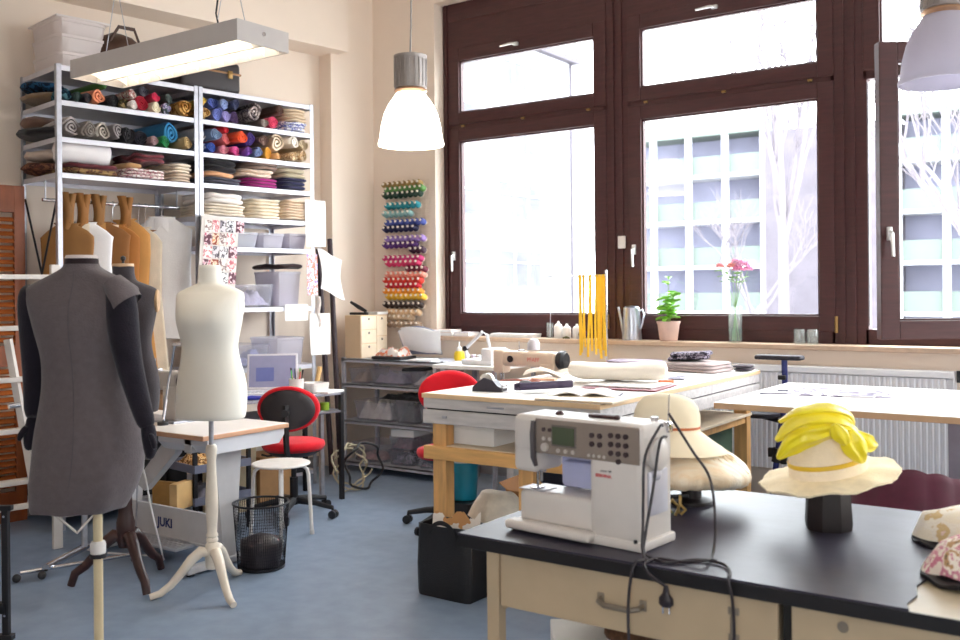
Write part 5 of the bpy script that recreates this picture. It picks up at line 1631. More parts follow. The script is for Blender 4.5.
# ------------------------------------------------------------------ window sill
SZ = 1.1255
def book(label, x0, x1, y0, y1, z, h, m, rz=0.0):
    t = thing('book', label, 'book', ((x0 + x1) / 2, (y0 + y1) / 2, z), rz, 'books on the window sill')
    W, D = x1 - x0, y1 - y0
    B().box((0, 0, h / 2), (W, D, h), .002).obj('cover', m, t, smooth=0)
    B().box((.004, -.002, h / 2), (W - .004, D + .001, h * .72)).obj('pages', PAPER, t, smooth=0)
book('pale thick book lying lowest at the corner end of the sill', -5.06, -4.78, 6.42, 6.58, SZ, .03, mat('cover_pale', (222, 208, 200), .6))
book('blush covered book lying on top of the pale thick book', -5.05, -4.80, 6.42, 6.57, SZ + .0305, .022, mat('cover_blush', (226, 204, 196), .6), .04)
book('small grey book lying beside the two pale books on the sill', -4.77, -4.62, 6.43, 6.58, SZ, .034, mat('cover_grey', (186, 178, 186), .6))
for k in range(3):
    tag(B().box((0, 0, .005), (.44 - .02 * k, .13, .010), .002).obj('paper_stack', PAPER, loc=(-4.22 + .012 * k, 6.49, SZ + .0102 * k), rz=.02 * k, smooth=0), ('lowest', 'middle', 'uppermost')[k] + ' of the three flat white paper pads under the first window', 'paper', 'paper pads on the sill')
tag(B().lathe([(.0, 0), (.026, 0), (.028, .004), (.028, .12), (.026, .12), (.025, .006), (.0, .004)], seg=24).obj('measuring_glass', CGLASS, loc=(-3.865, 6.47, SZ)), 'slim clear measuring glass on the sill beside white bottles', 'glass')
tag(B().cyl((0, 0, .004), (.006, 0, .20), .003, seg=6).obj('glass_rod', STEEL, loc=(-3.865, 6.47, SZ)), 'thin rod standing in the slim measuring glass', 'rod')
for x, h, lb in ((-3.795, .135, 'tall white squeeze bottle beside the measuring glass'), (-3.72, .115, 'white squeeze bottle between its two neighbours on the sill'), (-3.63, .115, 'white squeeze bottle behind the yellow tapes')):
    t = thing('squeeze_bottle', lb, 'bottle', (x, 6.48, SZ), 0, 'white squeeze bottles on the sill')
    B().lathe([(.0, 0), (.032, 0), (.034, .006), (.034, h * .66), (.026, h * .80), (.014, h * .86), (.0, h * .87)], seg=24).obj('bottle_body', WHITE, t)
    B().lathe([(.0, h * .85), (.012, h * .85), (.010, h * .95), (.006, h), (.0, h)], seg=14).obj('nozzle', WHITE, t)
t = thing('yarn_ball', 'small dark purple pincushion ball on the sill behind the yellow tapes', 'pincushion', (-3.56, 6.45, SZ))
B().sph((0, 0, .036), .036, 18).obj('ball', mat('purple_felt', (64, 26, 84), .7, var=.2), t)
B().cyl((0, 0, .07), (0, 0, .15), .002, seg=6).obj('pin', STEEL, t)
tag(B().tube([(-.03, 0, .008), (0, .004, .012), (.03, 0, .008)], [.006, .010, .006], 8).obj('dark_button', mat('olive_bits', (90, 84, 40), .6), loc=(-3.69, 6.42, SZ)), 'small olive weight lying before the white bottles', 'weight')
# tape stand with hanging yellow tapes
t = thing('tape_stand', 'tall chrome stand with a cross bar standing before the window', 'stand', (-3.28, 6.30, 0))
B().cyl((0, 0, .02), (0, 0, 1.645), .008, seg=12).obj('post', CHROME, t)
B().cyl((-.52, 0, 1.605), (.005, 0, 1.605), .006, seg=10).obj('cross_bar', CHROME, t)
B().lathe([(.0, 0), (.13, 0), (.13, .012), (.02, .022), (.0, .022)], seg=28).obj('foot', BLACKM, t)
YEL = mat('tape_yellow', (250, 200, 50), .5, var=.06, scale=60)
for k, (x, wd_, ln, lb) in enumerate(((-.22, .020, .60, 'first yellow measuring tape from the free end of the bar'), (-.19, .015, .58, 'second yellow measuring tape hanging close against the first'), (-.135, .019, .61, 'single yellow measuring tape in the middle of the bar'), (-.078, .018, .59, 'yellow measuring tape leading the bundle beside the post'), (-.052, .020, .62, 'yellow measuring tape in the middle of the bundle by the post'), (-.022, .020, .60, 'yellow measuring tape touching the chrome post'))):
    def tp(a, c, x=x, wd_=wd_, ln=ln, k=k):
        s = a * 2 - 1
        if abs(s) < .08:
            yy, zz = .008 * s / .08, .008
        else:
            sg = 1 if s > 0 else -1
            yy, zz = .008 * sg, .008 - (abs(s) - .08) / .92 * ln * (1 if s < 0 else .93)
        dx = .018 * math.sin(abs(s) * 3 + k) * abs(s) * (1 if s < 0 else -.5)
        return ((c - .5) * wd_ + dx, yy, zz)
    tag(B().sheet(tp, 40, 2, .0015).obj('measuring_tape', YEL, loc=(-3.28 + x, 6.30, 1.605), smooth=60), lb, 'measuring tape', 'yellow measuring tapes on the stand')
# steel pitcher
t = thing('watering_can', 'small galvanised watering can on the sill beside the plant', 'watering can', (-3.17, 6.49, SZ))
ZINC = mat('zinc', (190, 194, 204), .3, .85, var=.06)
B().lathe([(.0, 0), (.072, 0), (.074, .008), (.066, .12), (.060, .235), (.062, .24), (.056, .24), (.062, .12), (.068, .01), (.0, .008)], seg=32).obj('can_body', ZINC, t)
B().lathe([(.0, .236), (.058, .236), (.05, .25), (.0, .256)], seg=28).obj('lid', mat('zinc_dark', (110, 114, 124), .3, .8), t)
B().tube([(-.064, 0, .05), (-.085, 0, .14), (-.11, 0, .245)], [.016, .012, .009], 10).obj('spout', ZINC, t)
B().tube([(.056, 0, .21), (.085, 0, .225), (.10, 0, .19), (.085, 0, .12), (.064, 0, .07)], .008, 8).obj('handle', ZINC, t)
# potted plant
t = thing('potted_plant', 'leafy green plant in a pale terracotta pot on the sill', 'plant', (-2.875, 6.485, SZ))
POT = mat('pale_terracotta', (206, 174, 160), .75, var=.05)
B().lathe([(.0, 0), (.060, 0), (.064, .006), (.080, .125), (.084, .125), (.086, .142), (.078, .142), (.074, .11), (.0, .11)], seg=32).obj('pot', POT, t)
tag(B().lathe([(.0, .108), (.074, .108), (.05, .116), (.0, .118)], seg=24).wob(.004, 40).obj('soil', mat('soil', (52, 40, 32), .95, var=.3, scale=60), t))
b = B()
lf = B()
rn = random.Random(12)
LEAF = mat('leaf_green', (124, 186, 60), .5, var=.25, scale=14)
def leaf(bm, base, d, L, W, up=Vector((0, 0, 1))):
    d = d.normalized()
    sd = d.cross(up)
    sd = sd.normalized() if sd.length > 1e-4 else Vector((1, 0, 0))
    nn = sd.cross(d)
    def f(a, c):
        s = math.sin(PI * min(a ** .75, 1)) * W * (c - .5)
        return base + d * (L * a) + sd * s + nn * (-.25 * L * a * a + abs(c - .5) * W * .5)
    bm.sheet(f, 6, 4, .0012)
for k in range(7):
    a = k * 2.4
    tip = Vector((math.cos(a) * rn.uniform(.01, .075), math.sin(a) * rn.uniform(.01, .05), rn.uniform(.22, .44)))
    if k == 0:
        tip = Vector((.0, 0, .455))
    pts = [Vector((math.cos(a) * .012, math.sin(a) * .012, .11)), Vector((tip.x * .4, tip.y * .4, .11 + (tip.z - .11) * .5)), tip]
    b.tube(pts, [.004, .003, .0018], 5)
    for q in range(6):
        f = .25 + .15 * q
        p = pts[0].lerp(pts[1], f * 2) if f < .5 else pts[1].lerp(pts[2], f * 2 - 1)
        aa = a + q * 2.3
        leaf(lf, p, Vector((math.cos(aa), math.sin(aa), rn.uniform(.0, .7))), rn.uniform(.06, .09), rn.uniform(.045, .07))
b.obj('stem', mat('stem_green', (120, 150, 70), .6), t)
lf.obj('leaves', LEAF, t, smooth=60)
# vase with pink flowers
t = thing('glass_vase', 'clear cylindrical glass vase of water on the sill', 'vase', (-2.375, 6.48, SZ))
B().lathe([(.0, 0), (.046, 0), (.047, .25), (.044, .25), (.043, .012), (.0, .01)], seg=32).obj('vase_body', CGLASS, t)
B().lathe([(.0, .012), (.042, .012), (.042, .10), (.0, .10)], seg=28).obj('water', clear('water', (226, 238, 236), .1, .04), t)
PINK = mat('petal_pink', (252, 178, 210), .6, var=.25, scale=30)
PEACHF = mat('petal_peach', (240, 170, 160), .6, var=.15, scale=30)
GST = mat('flower_stem', (116, 152, 84), .6)
for k, (dx, dy, h, m, r, lb) in enumerate(((.055, .0, .53, PINK, .042, 'largest pink carnation at the top of the glass vase'), (.015, .01, .55, mat('petal_rose', (252, 196, 218), .6, var=.2, scale=30), .038, 'rose pink carnation highest in the glass vase'), (-.02, -.01, .52, PEACHF, .034, 'peach carnation in the middle of the bouquet'), (.03, -.02, .50, mat('petal_deep', (250, 150, 194), .6, var=.2, scale=30), .034, 'deep pink carnation in front in the bouquet'), (-.105, .0, .525, mat('petal_coral', (250, 170, 176), .6, var=.2, scale=30), .028, 'coral bud leaning out towards the plant'), (.09, .01, .50, mat('petal_magenta', (252, 166, 204), .6, var=.2, scale=30), .03, 'magenta carnation leaning away from the plant'))):
    f = thing('carnation', lb, 'flower', (-2.375, 6.48, SZ + .012), 0, 'carnations in the glass vase')
    B().tube([(-dx * .25, -dy * .2, .0), (0, 0, .22), (dx * .45, dy * .5, .38), (dx, dy, h - .02)], .0022, 5).obj('stem', GST, f)
    pb = B()
    rn = random.Random(k + 30)
    for q in range(30):
        a, e = q * 2.4, .2 + 1.2 * q / 30
        d = Vector((math.cos(a) * math.sin(e), math.sin(a) * math.sin(e), math.cos(e) * .7))
        leaf(pb, Vector((dx, dy, h - .012)), d, r * 1.2 * rn.uniform(.85, 1.1), r * 1.0)
    pb.obj('petals', m, f, smooth=60)
    lb_ = B()
    for q in range(3):
        leaf(lb_, Vector((dx * .5, dy * .5, .40 + .03 * q)), Vector((math.cos(q * 2.2 + k), math.sin(q * 2.2 + k), .5)), .06, .018)
    if k == 4:
        for q in range(7):
            leaf(lb_, Vector((dx * (.55 + .06 * q), dy, .42 + .013 * q)), Vector((math.cos(q * 1.9), math.sin(q * 1.9), .2)), .055, .026)
    lb_.obj('leaves', GST, f, smooth=60)
for k, (x, lb) in enumerate(((-1.93, 'small clear glass jar at the plant side of the pair on the sill'), (-1.845, 'small clear glass jar at the casement side of the pair'))):
    tag(B().lathe([(.0, 0), (.036, 0), (.038, .005), (.038, .085), (.034, .095), (.034, .10), (.031, .10), (.034, .085), (.034, .008), (.0, .006)], seg=24).obj('glass_jar', CGLASS, loc=(x, 6.47, SZ)), lb, 'jar')
# radiator
t = thing('radiator', 'long white ribbed panel radiator under the window sill', 'radiator', (-1.62, 6.42, .28))
RADW = mat('radiator_white', (236, 236, 240), .4, var=.015)
RX0, RX1 = -2.95, -.985
b = B()
n = int((RX1 - RX0) / .034)
prof = []
for k in range(n):
    x = RX0 + k * .034
    prof += [(x + .004, 6.352), (x + .014, 6.352), (x + .020, 6.360), (x + .030, 6.360)]
poly = [(x, y, .30) for x, y in prof] + [(RX1, 6.38, .30), (RX0, 6.38, .30)]
b.prism(poly, (0, 0, .64))
b.obj('front_panel', RADW, t, w=True, smooth=0)
B().bx(RX0, RX1, 6.43, 6.455, .29, .95, .004).obj('rear_panel', RADW, t, w=True, smooth=0)
b = B().bx(RX0 - .004, RX1 + .004, 6.345, 6.46, .945, .985, .004)
for k in range(60):
    b.bx(RX0 + .03 + k * .032, RX0 + .042 + k * .032, 6.37, 6.44, .984, .987)
b.obj('top_grille', RADW, t, w=True, smooth=0)
B().bx(RX1, RX1 + .006, 6.345, 6.46, .30, .985).bx(RX0 - .006, RX0, 6.345, 6.46, .30, .985).obj('side_panel', RADW, t, w=True, smooth=0)
b = B().cyl((RX1 + .03, 6.40, .92), (RX1 + .03, 6.40, .99), .018, seg=14)
b.obj('valve_knob', BLACK, t, w=True)
b = B()
for x in (RX0 + .2, RX1 - .2):
    b.bx(x - .015, x + .015, 6.45, 6.477, .3, .9)
b.obj('wall_bracket', RADW, t, w=True, smooth=0)
# ------------------------------------------------------------------ cutting table
t = thing('cutting_table', 'large cutting table of pine legs, pale layered boards and a plywood top', 'table', (-2.56, 5.08, 0))
TX0, TX1, TY0, TY1 = -3.074, -2.045, 3.858, 6.02
B().bx(TX0, TX1, TY0, TY1, .957, .980, .002).obj('tabletop', mat('pale_plywood', (226, 192, 150), .5, var=.06, scale=4, stretch=(4, 1, 4)), t, w=True, smooth=0)
B().bx(TX0 + .012, TX1 - .004, TY0 + .012, TY1 - .004, .9795, .9812).obj('paper_cover', mat('table_paper', (244, 242, 240), .6, var=.02), t, w=True, smooth=0)
LAY = mat('weathered_board', (196, 190, 188), .6, var=.14, scale=7, stretch=(1, 6, 6))
LAYP = mat('weathered_board_side', (196, 190, 192), .6, var=.14, scale=7, stretch=(6, 1, 6))
B().bx(TX0 + .006, TX1 - .004, TY0 + .008, TY1 - .008, .905, .9565, .003).obj('upper_board', LAY, t, w=True, smooth=0)
B().bx(TX0 + .004, TX1 - .002, TY0 + .004, TY1 - .004, .828, .898, .004).obj('lower_board', LAY, t, w=True, smooth=0)
B().bx(TX0 + .02, TX1 - .02, TY0 + .02, TY1 - .02, .896, .907).obj('spacer', BLACKM, t, w=True, smooth=0)
for k, (xx, yy) in enumerate(((-2.99, 3.93), (-2.47, 3.93), (-2.12, 3.93), (-2.99, 5.92), (-2.13, 5.92))):
    B().bx(xx - .042, xx + .042, yy - .035, yy + .035, 0, .828, .003).obj('leg', PINE, t, w=True, smooth=0)
B().bx(-3.07, -2.06, 3.865, 3.895, .645, .712, .003).obj('front_rail', PINEH, t, w=True, smooth=0)
B().bx(-2.12, -2.098, 3.9, 5.95, .655, .712, .003).bx(-3.03, -3.01, 3.9, 5.95, .655, .712, .003).obj('side_rail', PINE, t, w=True, smooth=0)
B().bx(-3.0, -2.08, 3.90, 5.96, .698, .714, .002).obj('lower_shelf', PLY, t, w=True, smooth=0)
B().box((-2.93, TY0 + .002, .865), (.03, .004, .014), .003).obj('latch', STEEL, t, w=True)
B().box((-2.62, TY0 + .002, .93), (.10, .004, .010), .002).obj('rail_slot', STEEL, t, w=True)
# under it
tag(B().bx(-2.19, -2.17, 4.6, 5.85, .0, .64, .003).obj('green_board', mat('dark_green_board', (62, 88, 70), .6), loc=(0, 0, 0), smooth=0), 'dark green board standing under the far side of the cutting table', 'board')
t = thing('white_box', 'white cardboard box on the lower shelf of the cutting table', 'box', (-2.88, 4.16, .715))
B().box((0, 0, .055), (.34, .36, .11), .004).obj('box_body', PAPER, t, smooth=0)
B().box((0, 0, .095), (.348, .368, .035), .004).obj('lid', PAPER, t, smooth=0)
t = thing('canister', 'teal blue plastic canister with a white lid under the cutting table', 'canister', (-3.21, 4.40, .325))
TEAL = mat('teal_plastic', (18, 122, 150), .4)
B().lathe([(.0, 0), (.072, 0), (.078, .01), (.086, .20), (.086, .21), (.0, .21)], seg=28).obj('canister_body', TEAL, t)
B().lathe([(.0, .21), (.07, .21), (.07, .225), (.062, .23), (.06, .26), (.0, .262)], seg=28).obj('lid', PLASTIC_W, t)
B().lathe([(.0705, .228), (.072, .228), (.072, .236), (.0705, .236)], seg=28, cap0=False, cap1=False).obj('red_ring', mat('dark_red_plastic', (130, 30, 36), .4), t)
tag(B().bx(-3.32, -3.10, 4.29, 4.51, 0, .322, .003).obj('low_crate', BLACKM, loc=(0, 0, 0), smooth=0), 'low black crate carrying the teal canister under the table', 'crate')
t = thing('cardboard_box', 'open brown cardboard box under the cutting table behind the white bag', 'box', (-2.70, 4.72, 0), .1)
CARD = mat('box_card', (178, 126, 80), .85, var=.06)
b = B()
for (c, d) in (((0, -.19, .17), (.5, .006, .34)), ((0, .19, .17), (.5, .006, .34)), ((-.25, 0, .17), (.006, .38, .34)), ((.25, 0, .17), (.006, .38, .34)), ((0, 0, .004), (.5, .38, .008))):
    b.box(c, d)
b.obj('box_body', CARD, t, smooth=0)
B().box((0, -.25, .375), (.49, .14, .006), rot=(-.5, 0, 0)).obj('front_flap', CARD, t, smooth=0)
B().box((-.30, .0, .38), (.13, .37, .006), rot=(0, .6, 0)).obj('side_flap', CARD, t, smooth=0)
tag(put('blue_folder', 'dark blue folder standing under the cutting table behind the box', 'folder', (-2.9, 4.95), mat('dark_blue_card', (44, 58, 90), .6), (.26, .08, .42), .2))
b = B()
rings = []
for k in range(8):
    f = k / 7
    rr = .15 * math.sin(PI * (.16 + .70 * f)) + .012
    rings.append([(math.cos(2 * PI * q / 24) * rr * 1.2, math.sin(2 * PI * q / 24) * rr, .43 * f) for q in range(24)])
b.loft(rings).wob(.022, 11, 4)
zm = min(v.co.z for v in b.bm.verts)
for v in b.bm.verts:
    v.co.z -= zm
tag(b.obj('white_bag', cl('tulle_white', (226, 216, 200), .08, 30), loc=(-2.835, 4.20, 0), smooth=70), 'bulging white tulle bundle on the floor beside the black bag', 'fabric')
# black shopper
t = thing('shopping_bag', 'black woven shopping bag holding paper patterns on the floor', 'bag', (-2.838, 3.80, 0), -.0)
BAGM = mat('black_woven', (20, 18, 22), .55, var=.3, scale=60, bump=.3, bscale=200)
b = B()
W, D, H = .325, .17, .355
def rr_(s, z, ins=0.0):
    out = []
    n = 40
    for q in range(n):
        a = 2 * PI * (q + .5) / n
        ca, sa = math.cos(a), math.sin(a)
        r = (abs(ca) ** 18 + abs(sa) ** 18) ** (-1 / 18)
        out.append((r * ca * (W / 2 * s - ins), r * sa * (D / 2 * s - ins), z))
    return out
b.loft([rr_(.97, 0), rr_(1.0, .02), rr_(1.01, .15), rr_(1.0, .28), rr_(1.0, H), rr_(1.0, H, .006), rr_(1.0, .03, .008)])
b.wob(.007, 9, 6)
for v in b.bm.verts:
    v.co.z = max(v.co.z, 0)
b.obj('bag_body', BAGM, t, smooth=60)
for s in (-1, 1):
    B().sheet(lambda a, c, s=s: (-.085 + .17 * a, s * (D / 2 + .004) + s * .0 - (0 if s < 0 else .0), H - .055 + .062 * math.sin(PI * a) ** .6 + .022 * c), 12, 2, .004).obj('handle', BAGM, t, smooth=60)
b = B()
for k in range(6):
    b.sheet(lambda a, c, k=k: (-.11 + .035 * k + .05 * a, -.05 + .03 * k * .5 + .03 * c + .02 * a, .10 + .27 * c + .02 * math.sin(k * 2 + a * 4)), 5, 5, .002)
tag(b.obj('paper_patterns', mat('pattern_papers', (222, 196, 166), .8, scale=3, ramp=[(236, 230, 226), (206, 150, 96), (236, 226, 216)]), loc=(-2.835, 3.80, .02), smooth=60), 'crumpled white and tan paper patterns poking out of the black bag', 'paper', kind='stuff')

# --- on the cutting table
TZ = .9818
t = thing('tape_dispenser', 'dark grey desk tape dispenser at the corner of the cutting table', 'tape dispenser', (-2.81, 4.09, TZ), .15)
DG = mat('dark_grey_plastic', (58, 52, 62), .45)
prof = [(-.085, 0), (.085, 0), (.088, .018), (.06, .03), (.035, .055), (-.02, .07), (-.05, .05), (-.085, .02)]
B().prism([(x, -.03, z) for x, z in prof], (0, .06, 0)).obj('dispenser_body', DG, t, smooth=0)
B().lathe([(.012, -.014), (.038, -.014), (.038, .014), (.012, .014)], seg=28, ax='Y', c=(-.012, 0, .055), cap0=False, cap1=False).obj('tape_roll', mat('tape_clear', (222, 214, 206), .3), t)
B().box((.085, 0, .028), (.014, .05, .02), .002).obj('cutter', CHROME, t)
t = thing('roll_stamp', 'small black pincushion lying behind the tape dispenser', 'pincushion', (-2.74, 4.33, TZ))
B().sph((0, 0, .02), (.045, .025, .02), 14).obj('cushion', DG, t)
# large papers, books, rolled wadding
def flat(name, label, cat, cx, cy, W, D, m, rz=0.0, z=TZ, h=.002, curl=0.0, group=None):
    b = B().sheet(lambda a, c: ((a - .5) * W, (c - .5) * D, h / 2 + .0006 + curl * (max(0, a - .75) * 4) ** 2), 10, 4, h)
    return tag(b.obj(name, m, loc=(cx, cy, z), rz=rz, smooth=60), label, cat, group)
flat('pattern_sheet', 'large white pattern sheet lying across the near half of the cutting table', 'paper', -2.62, 4.50, .62, .80, PAPER, .12)
flat('pattern_sheet', 'large white pattern sheet at the window end of the cutting table', 'paper', -2.60, 5.30, .7, .8, PAPER, -.1)
t = thing('notebook', 'open notebook with curling white pages at the table edge', 'notebook', (-2.27, 4.13, TZ + .003), .32)
NAVY = mat('navy_cover', (48, 38, 66), .5)
B().box((0, 0, .004), (.34, .24, .007), .002).obj('cover', NAVY, t, smooth=0)
for s in (-1, 1):
    B().sheet(lambda a, c, s=s: (s * a * .165, (c - .5) * .23, .008 + .022 * math.sin(PI * min(1, a * 1.2)) * (1 - a * .5)), 10, 3, .006).obj('page_block', PAPER, t, smooth=60)
tag(B().box((0, 0, .006), (.40, .26, .010), .002).obj('drawing_board', PLY, loc=(-2.20, 3.995, TZ), rz=.06, smooth=0), 'thin pale board under the edge of the open notebook', 'board')
bb = spiral_bm(.024, .30, 2.2, random.Random(3)).obj('dark_paper_roll', mat('plum_card', (58, 44, 72), .55, var=.08), loc=(-2.62, 4.06, TZ + .032), rz=-.55, smooth=50)
tag(bb, 'dark plum cardboard roll lying across the near table edge', 'roll')
flat('red_folder', 'flat maroon folder under the white wadding roll', 'folder', -2.28, 4.62, .42, .36, mat('maroon_card', (120, 30, 44), .5), .1, TZ + .001, .006)
flat('white_folder', 'white papers on top of the maroon folder', 'paper', -2.30, 4.66, .38, .30, PAPER, .05, TZ + .009, .006)
b = B()
rings = []
for k in range(13):
    f = k / 12
    s = 1 if 0 < k < 12 else .86
    rings.append([(-.26 + .52 * f, math.cos(2 * PI * q / 22) * .135 * s, .052 + math.sin(2 * PI * q / 22) * .048 * s - .012 * math.sin(PI * f)) for q in range(22)])
b.loft(rings).wob(.010, 8, 5)
zm = min(v.co.z for v in b.bm.verts)
for v in b.bm.verts:
    v.co.z -= zm
tag(b.obj('wadding_roll', cl('wadding', (236, 226, 212), .04), loc=(-2.43, 4.80, TZ + .014), rz=R(20), smooth=70), 'thick folded white wadding roll on the middle of the cutting table', 'fabric roll')
b = B()
b.sheet(lambda a, c: ((a - .5) * .26, (c - .5) * .2, .012 + .035 * abs(math.sin(3 * a + 2 * c)) + .015 * math.sin(7 * c)), 12, 10, .003)
tag(b.obj('white_cloth', cl('soft_white', (232, 222, 212), .04), loc=(-2.93, 4.90, TZ), smooth=70), 'crumpled white cloth near the sewing machine side of the cutting table', 'cloth')
b = B()
b.tube([(-.09, 0, .006), (0, .004, .010), (.08, .012, .008)], [.004, .007, .005], 8)
b.tube([(-.09, .02, .006), (0, .006, .010), (.08, -.016, .008)], [.004, .007, .005], 8)
b.tube([(.11 + .03 * math.cos(q * .5236), .02 + .02 * math.sin(q * .5236), .008) for q in range(12)], .005, 6, loop=True)
b.tube([(.11 + .03 * math.cos(q * .5236), -.025 + .02 * math.sin(q * .5236), .008) for q in range(12)], .005, 6, loop=True)
tag(b.obj('scissors', mat('copper_scissors', (150, 86, 70), .4, .4), loc=(-2.95, 4.55, TZ + .004), rz=.4), 'coppery scissors lying on the white pattern sheet', 'scissors')
flat('card_strip', 'peach card strip lying beside the coppery scissors', 'card', -2.86, 4.72, .14, .06, mat('peach_card', (220, 170, 140), .6), .2, TZ + .003, .012)
fold_ = lambda name, label, cx, cy, W, D, h, m, ly, rz=0.0, z=TZ: None
def stack(name, label, cx, cy, W, D, h, m, ly, rz=0.0, z=TZ, cat='fabric', amt=.006):
    b = B()
    rings = []
    n = 36
    lh = h / ly
    rn = random.Random(int(cx * 313 + cy * 71))
    for k in range(ly):
        sh = rn.uniform(-.012, .012)
        for (f, ins) in ((0, .02), (.2, .004), (.5, 0), (.8, .004), (.995, .02)):
            rings.append([((abs(math.cos(2 * PI * q / n)) ** 6 + abs(math.sin(2 * PI * q / n)) ** 6) ** (-1 / 6) * math.cos(2 * PI * q / n) * (W / 2 - ins) + sh, (abs(math.cos(2 * PI * q / n)) ** 6 + abs(math.sin(2 * PI * q / n)) ** 6) ** (-1 / 6) * math.sin(2 * PI * q / n) * (D / 2 - ins), (k + f) * lh) for q in range(n)])
    b.loft(rings).wob(amt, 10, cx)
    zm = min(v.co.z for v in b.bm.verts)
    for v in b.bm.verts:
        v.co.z -= zm
    return tag(b.obj(name, m, loc=(cx, cy, z), rz=rz, smooth=60), label, cat)
stack('folded_fabric', 'flat folded lilac grey fabric at the far end of the cutting table', -2.85, 5.86, .34, .24, .045, cl('lilac_grey', (150, 136, 150), .15), 3, -.1)
stack('folded_fabric', 'folded taupe grey fabric under a dark bundle at the table corner', -2.36, 5.74, .38, .32, .06, cl('taupe_grey', (176, 160, 158), .12), 3, -.15)
stack('dark_bundle', 'dark striped bundle lying on the folded taupe fabric', -2.40, 5.74, .26, .20, .05, print_cloth('black_stripe', [(46, 40, 56), (170, 160, 176), (40, 34, 46)], 40), 2, .2, TZ + .062, amt=.016)
stack('dark_pouch', 'small dark grey pouch at the very corner of the table', -2.12, 5.90, .11, .16, .035, cl('dark_pouch', (66, 58, 66), .15), 2, .1)
flat('dark_pattern_paper', 'white paper with dark patterned cut-outs in the middle of the table', 'paper', -2.42, 5.22, .4, .3, mat('cutout_print', (224, 220, 226), .7, scale=9, ramp=[(230, 226, 230), (236, 232, 236), (92, 84, 104)]), .3, TZ + .003, .003)
tag(B().box((0, 0, .01), (.09, .02, .02), .005).obj('orange_marker', mat('orange_marker', (226, 110, 60), .5), loc=(-2.19, 4.90, TZ), rz=.9, smooth=0), 'short orange marker near the long edge of the cutting table', 'marker')

# ------------------------------------------------------------------ white table by the radiator
t = thing('white_table', 'long white table with plywood edge standing before the radiator', 'table', (-.9, 5.3, 0))
VX0, VX1, VY0, VY1, VZ = -1.84, .35, 4.70, 5.93, .92
B().bx(VX0, VX1, VY0, VY1, VZ - .032, VZ - .003, .002).obj('edge_board', mat('birch_edge', (206, 170, 134), .55, var=.12, scale=6), t, w=True, smooth=0)
B().bx(VX0 + .002, VX1 - .002, VY0 + .002, VY1 - .002, VZ - .004, VZ, .001).obj('tabletop', mat('white_top', (236, 232, 232), .3, var=.01), t, w=True, smooth=0)
for x in (VX0 + 1.1, VX1 - .1):
    for y in (VY0 + .15, VY1 - .12):
        B().bx(x - .03, x + .03, y - .03, y + .03, 0, VZ - .03, .003).obj('leg', mat('leg_grey', (150, 146, 160), .4, .3), t, w=True, smooth=0)
B().bx(VX0 + 1.1, VX1 - .1, VY1 - .14, VY1 - .10, VZ - .10, VZ - .035).obj('apron', mat('leg_grey', (150, 146, 160), .4, .3), t, w=True, smooth=0)
flat('lace_piece', 'piece of white lace with dark motifs spread on the white table', 'fabric', -1.42, 5.45, .52, .42, mat('lace_print', (222, 216, 224), .8, scale=16, ramp=[(226, 220, 226), (232, 228, 232), (110, 100, 120)]), .25, VZ + .001, .006)
for k, (x, y, rz, lb) in enumerate(((-1.70, 5.24, .5, 'first dark pattern strip from the corner of the white table'), (-1.66, 5.42, .3, 'second dark pattern strip from the corner of the white table'), (-1.64, 5.60, .4, 'third dark pattern strip near the lace piece'))):
    flat('pattern_strip', lb, 'fabric strip', x, y, .16, .04, mat('strip_dark', (70, 60, 80), .8), rz, VZ + .001, .004, group='dark strips on the white table')
flat('pattern_sheet', 'thin white sheet under the pattern strips on the white table', 'paper', -1.55, 5.15, .36, .3, PAPER, .2, VZ, .0015)
flat('clear_ruler', 'transparent plastic ruler lying on the white table beyond the lace', 'ruler', -1.12, 5.30, .46, .07, MILKP, .9, VZ + .001, .003)

# ------------------------------------------------------------------ blue standing stool beside the radiator
t = thing('standing_chair', 'black and blue tall swivel chair between the tables and the radiator', 'chair', (-2.07, 6.05, 0))
BLUE = mat('blue_steel', (40, 46, 110), .4, .2)
SX, SY = -1.955, 6.12
B().tube([(-2.04, 6.17, .06), (-1.99, 6.16, .40), (-1.93, 6.15, .80), (-1.93, 6.14, 1.05)], .019, 12).obj('column', BLUE, t, w=True)
b = B()
b.box((SX + .0, SY, 1.067), (.30, .10, .03), .014, seg=3)
for v in b.bm.verts:
    v.co.z -= .5 * (v.co.x - SX) ** 2
b.obj('backrest', mat('chair_black', (38, 32, 42), .6), t, w=True)
B().lathe([(.0, -.025), (.13, -.025), (.155, -.012), (.155, .006), (.13, .018), (.0, .02)], seg=32, c=(-2.10, 6.185, .69)).obj('seat', mat('chair_black', (38, 32, 42), .6), t, w=True)
b = B().cyl((-1.992, 6.16, .38), (-1.98, 6.16, .47), .033, seg=14)
b.box((-1.945, 6.16, .42), (.04, .03, .10), .006).box((-2.03, 6.16, .44), (.03, .03, .06), .006)
b.obj('height_clamp', BLACK, t, w=True)
B().tube([(-1.955, 6.13, .65), (-2.08, 6.17, .665)], .016, 8).obj('seat_bracket', BLACK, t, w=True)
B().box((-1.94, 6.135, .93), (.05, .05, .03), .006).obj('back_bracket', BLACK, t, w=True)
for k in range(5):
    a = k * 2 * PI / 5
    B().tube([(-2.04, 6.17, .07), (-2.04 + .165 * math.cos(a), 6.17 + .165 * math.sin(a), .03)], [.022, .014], 8).obj('foot', BLACK, t, w=True)
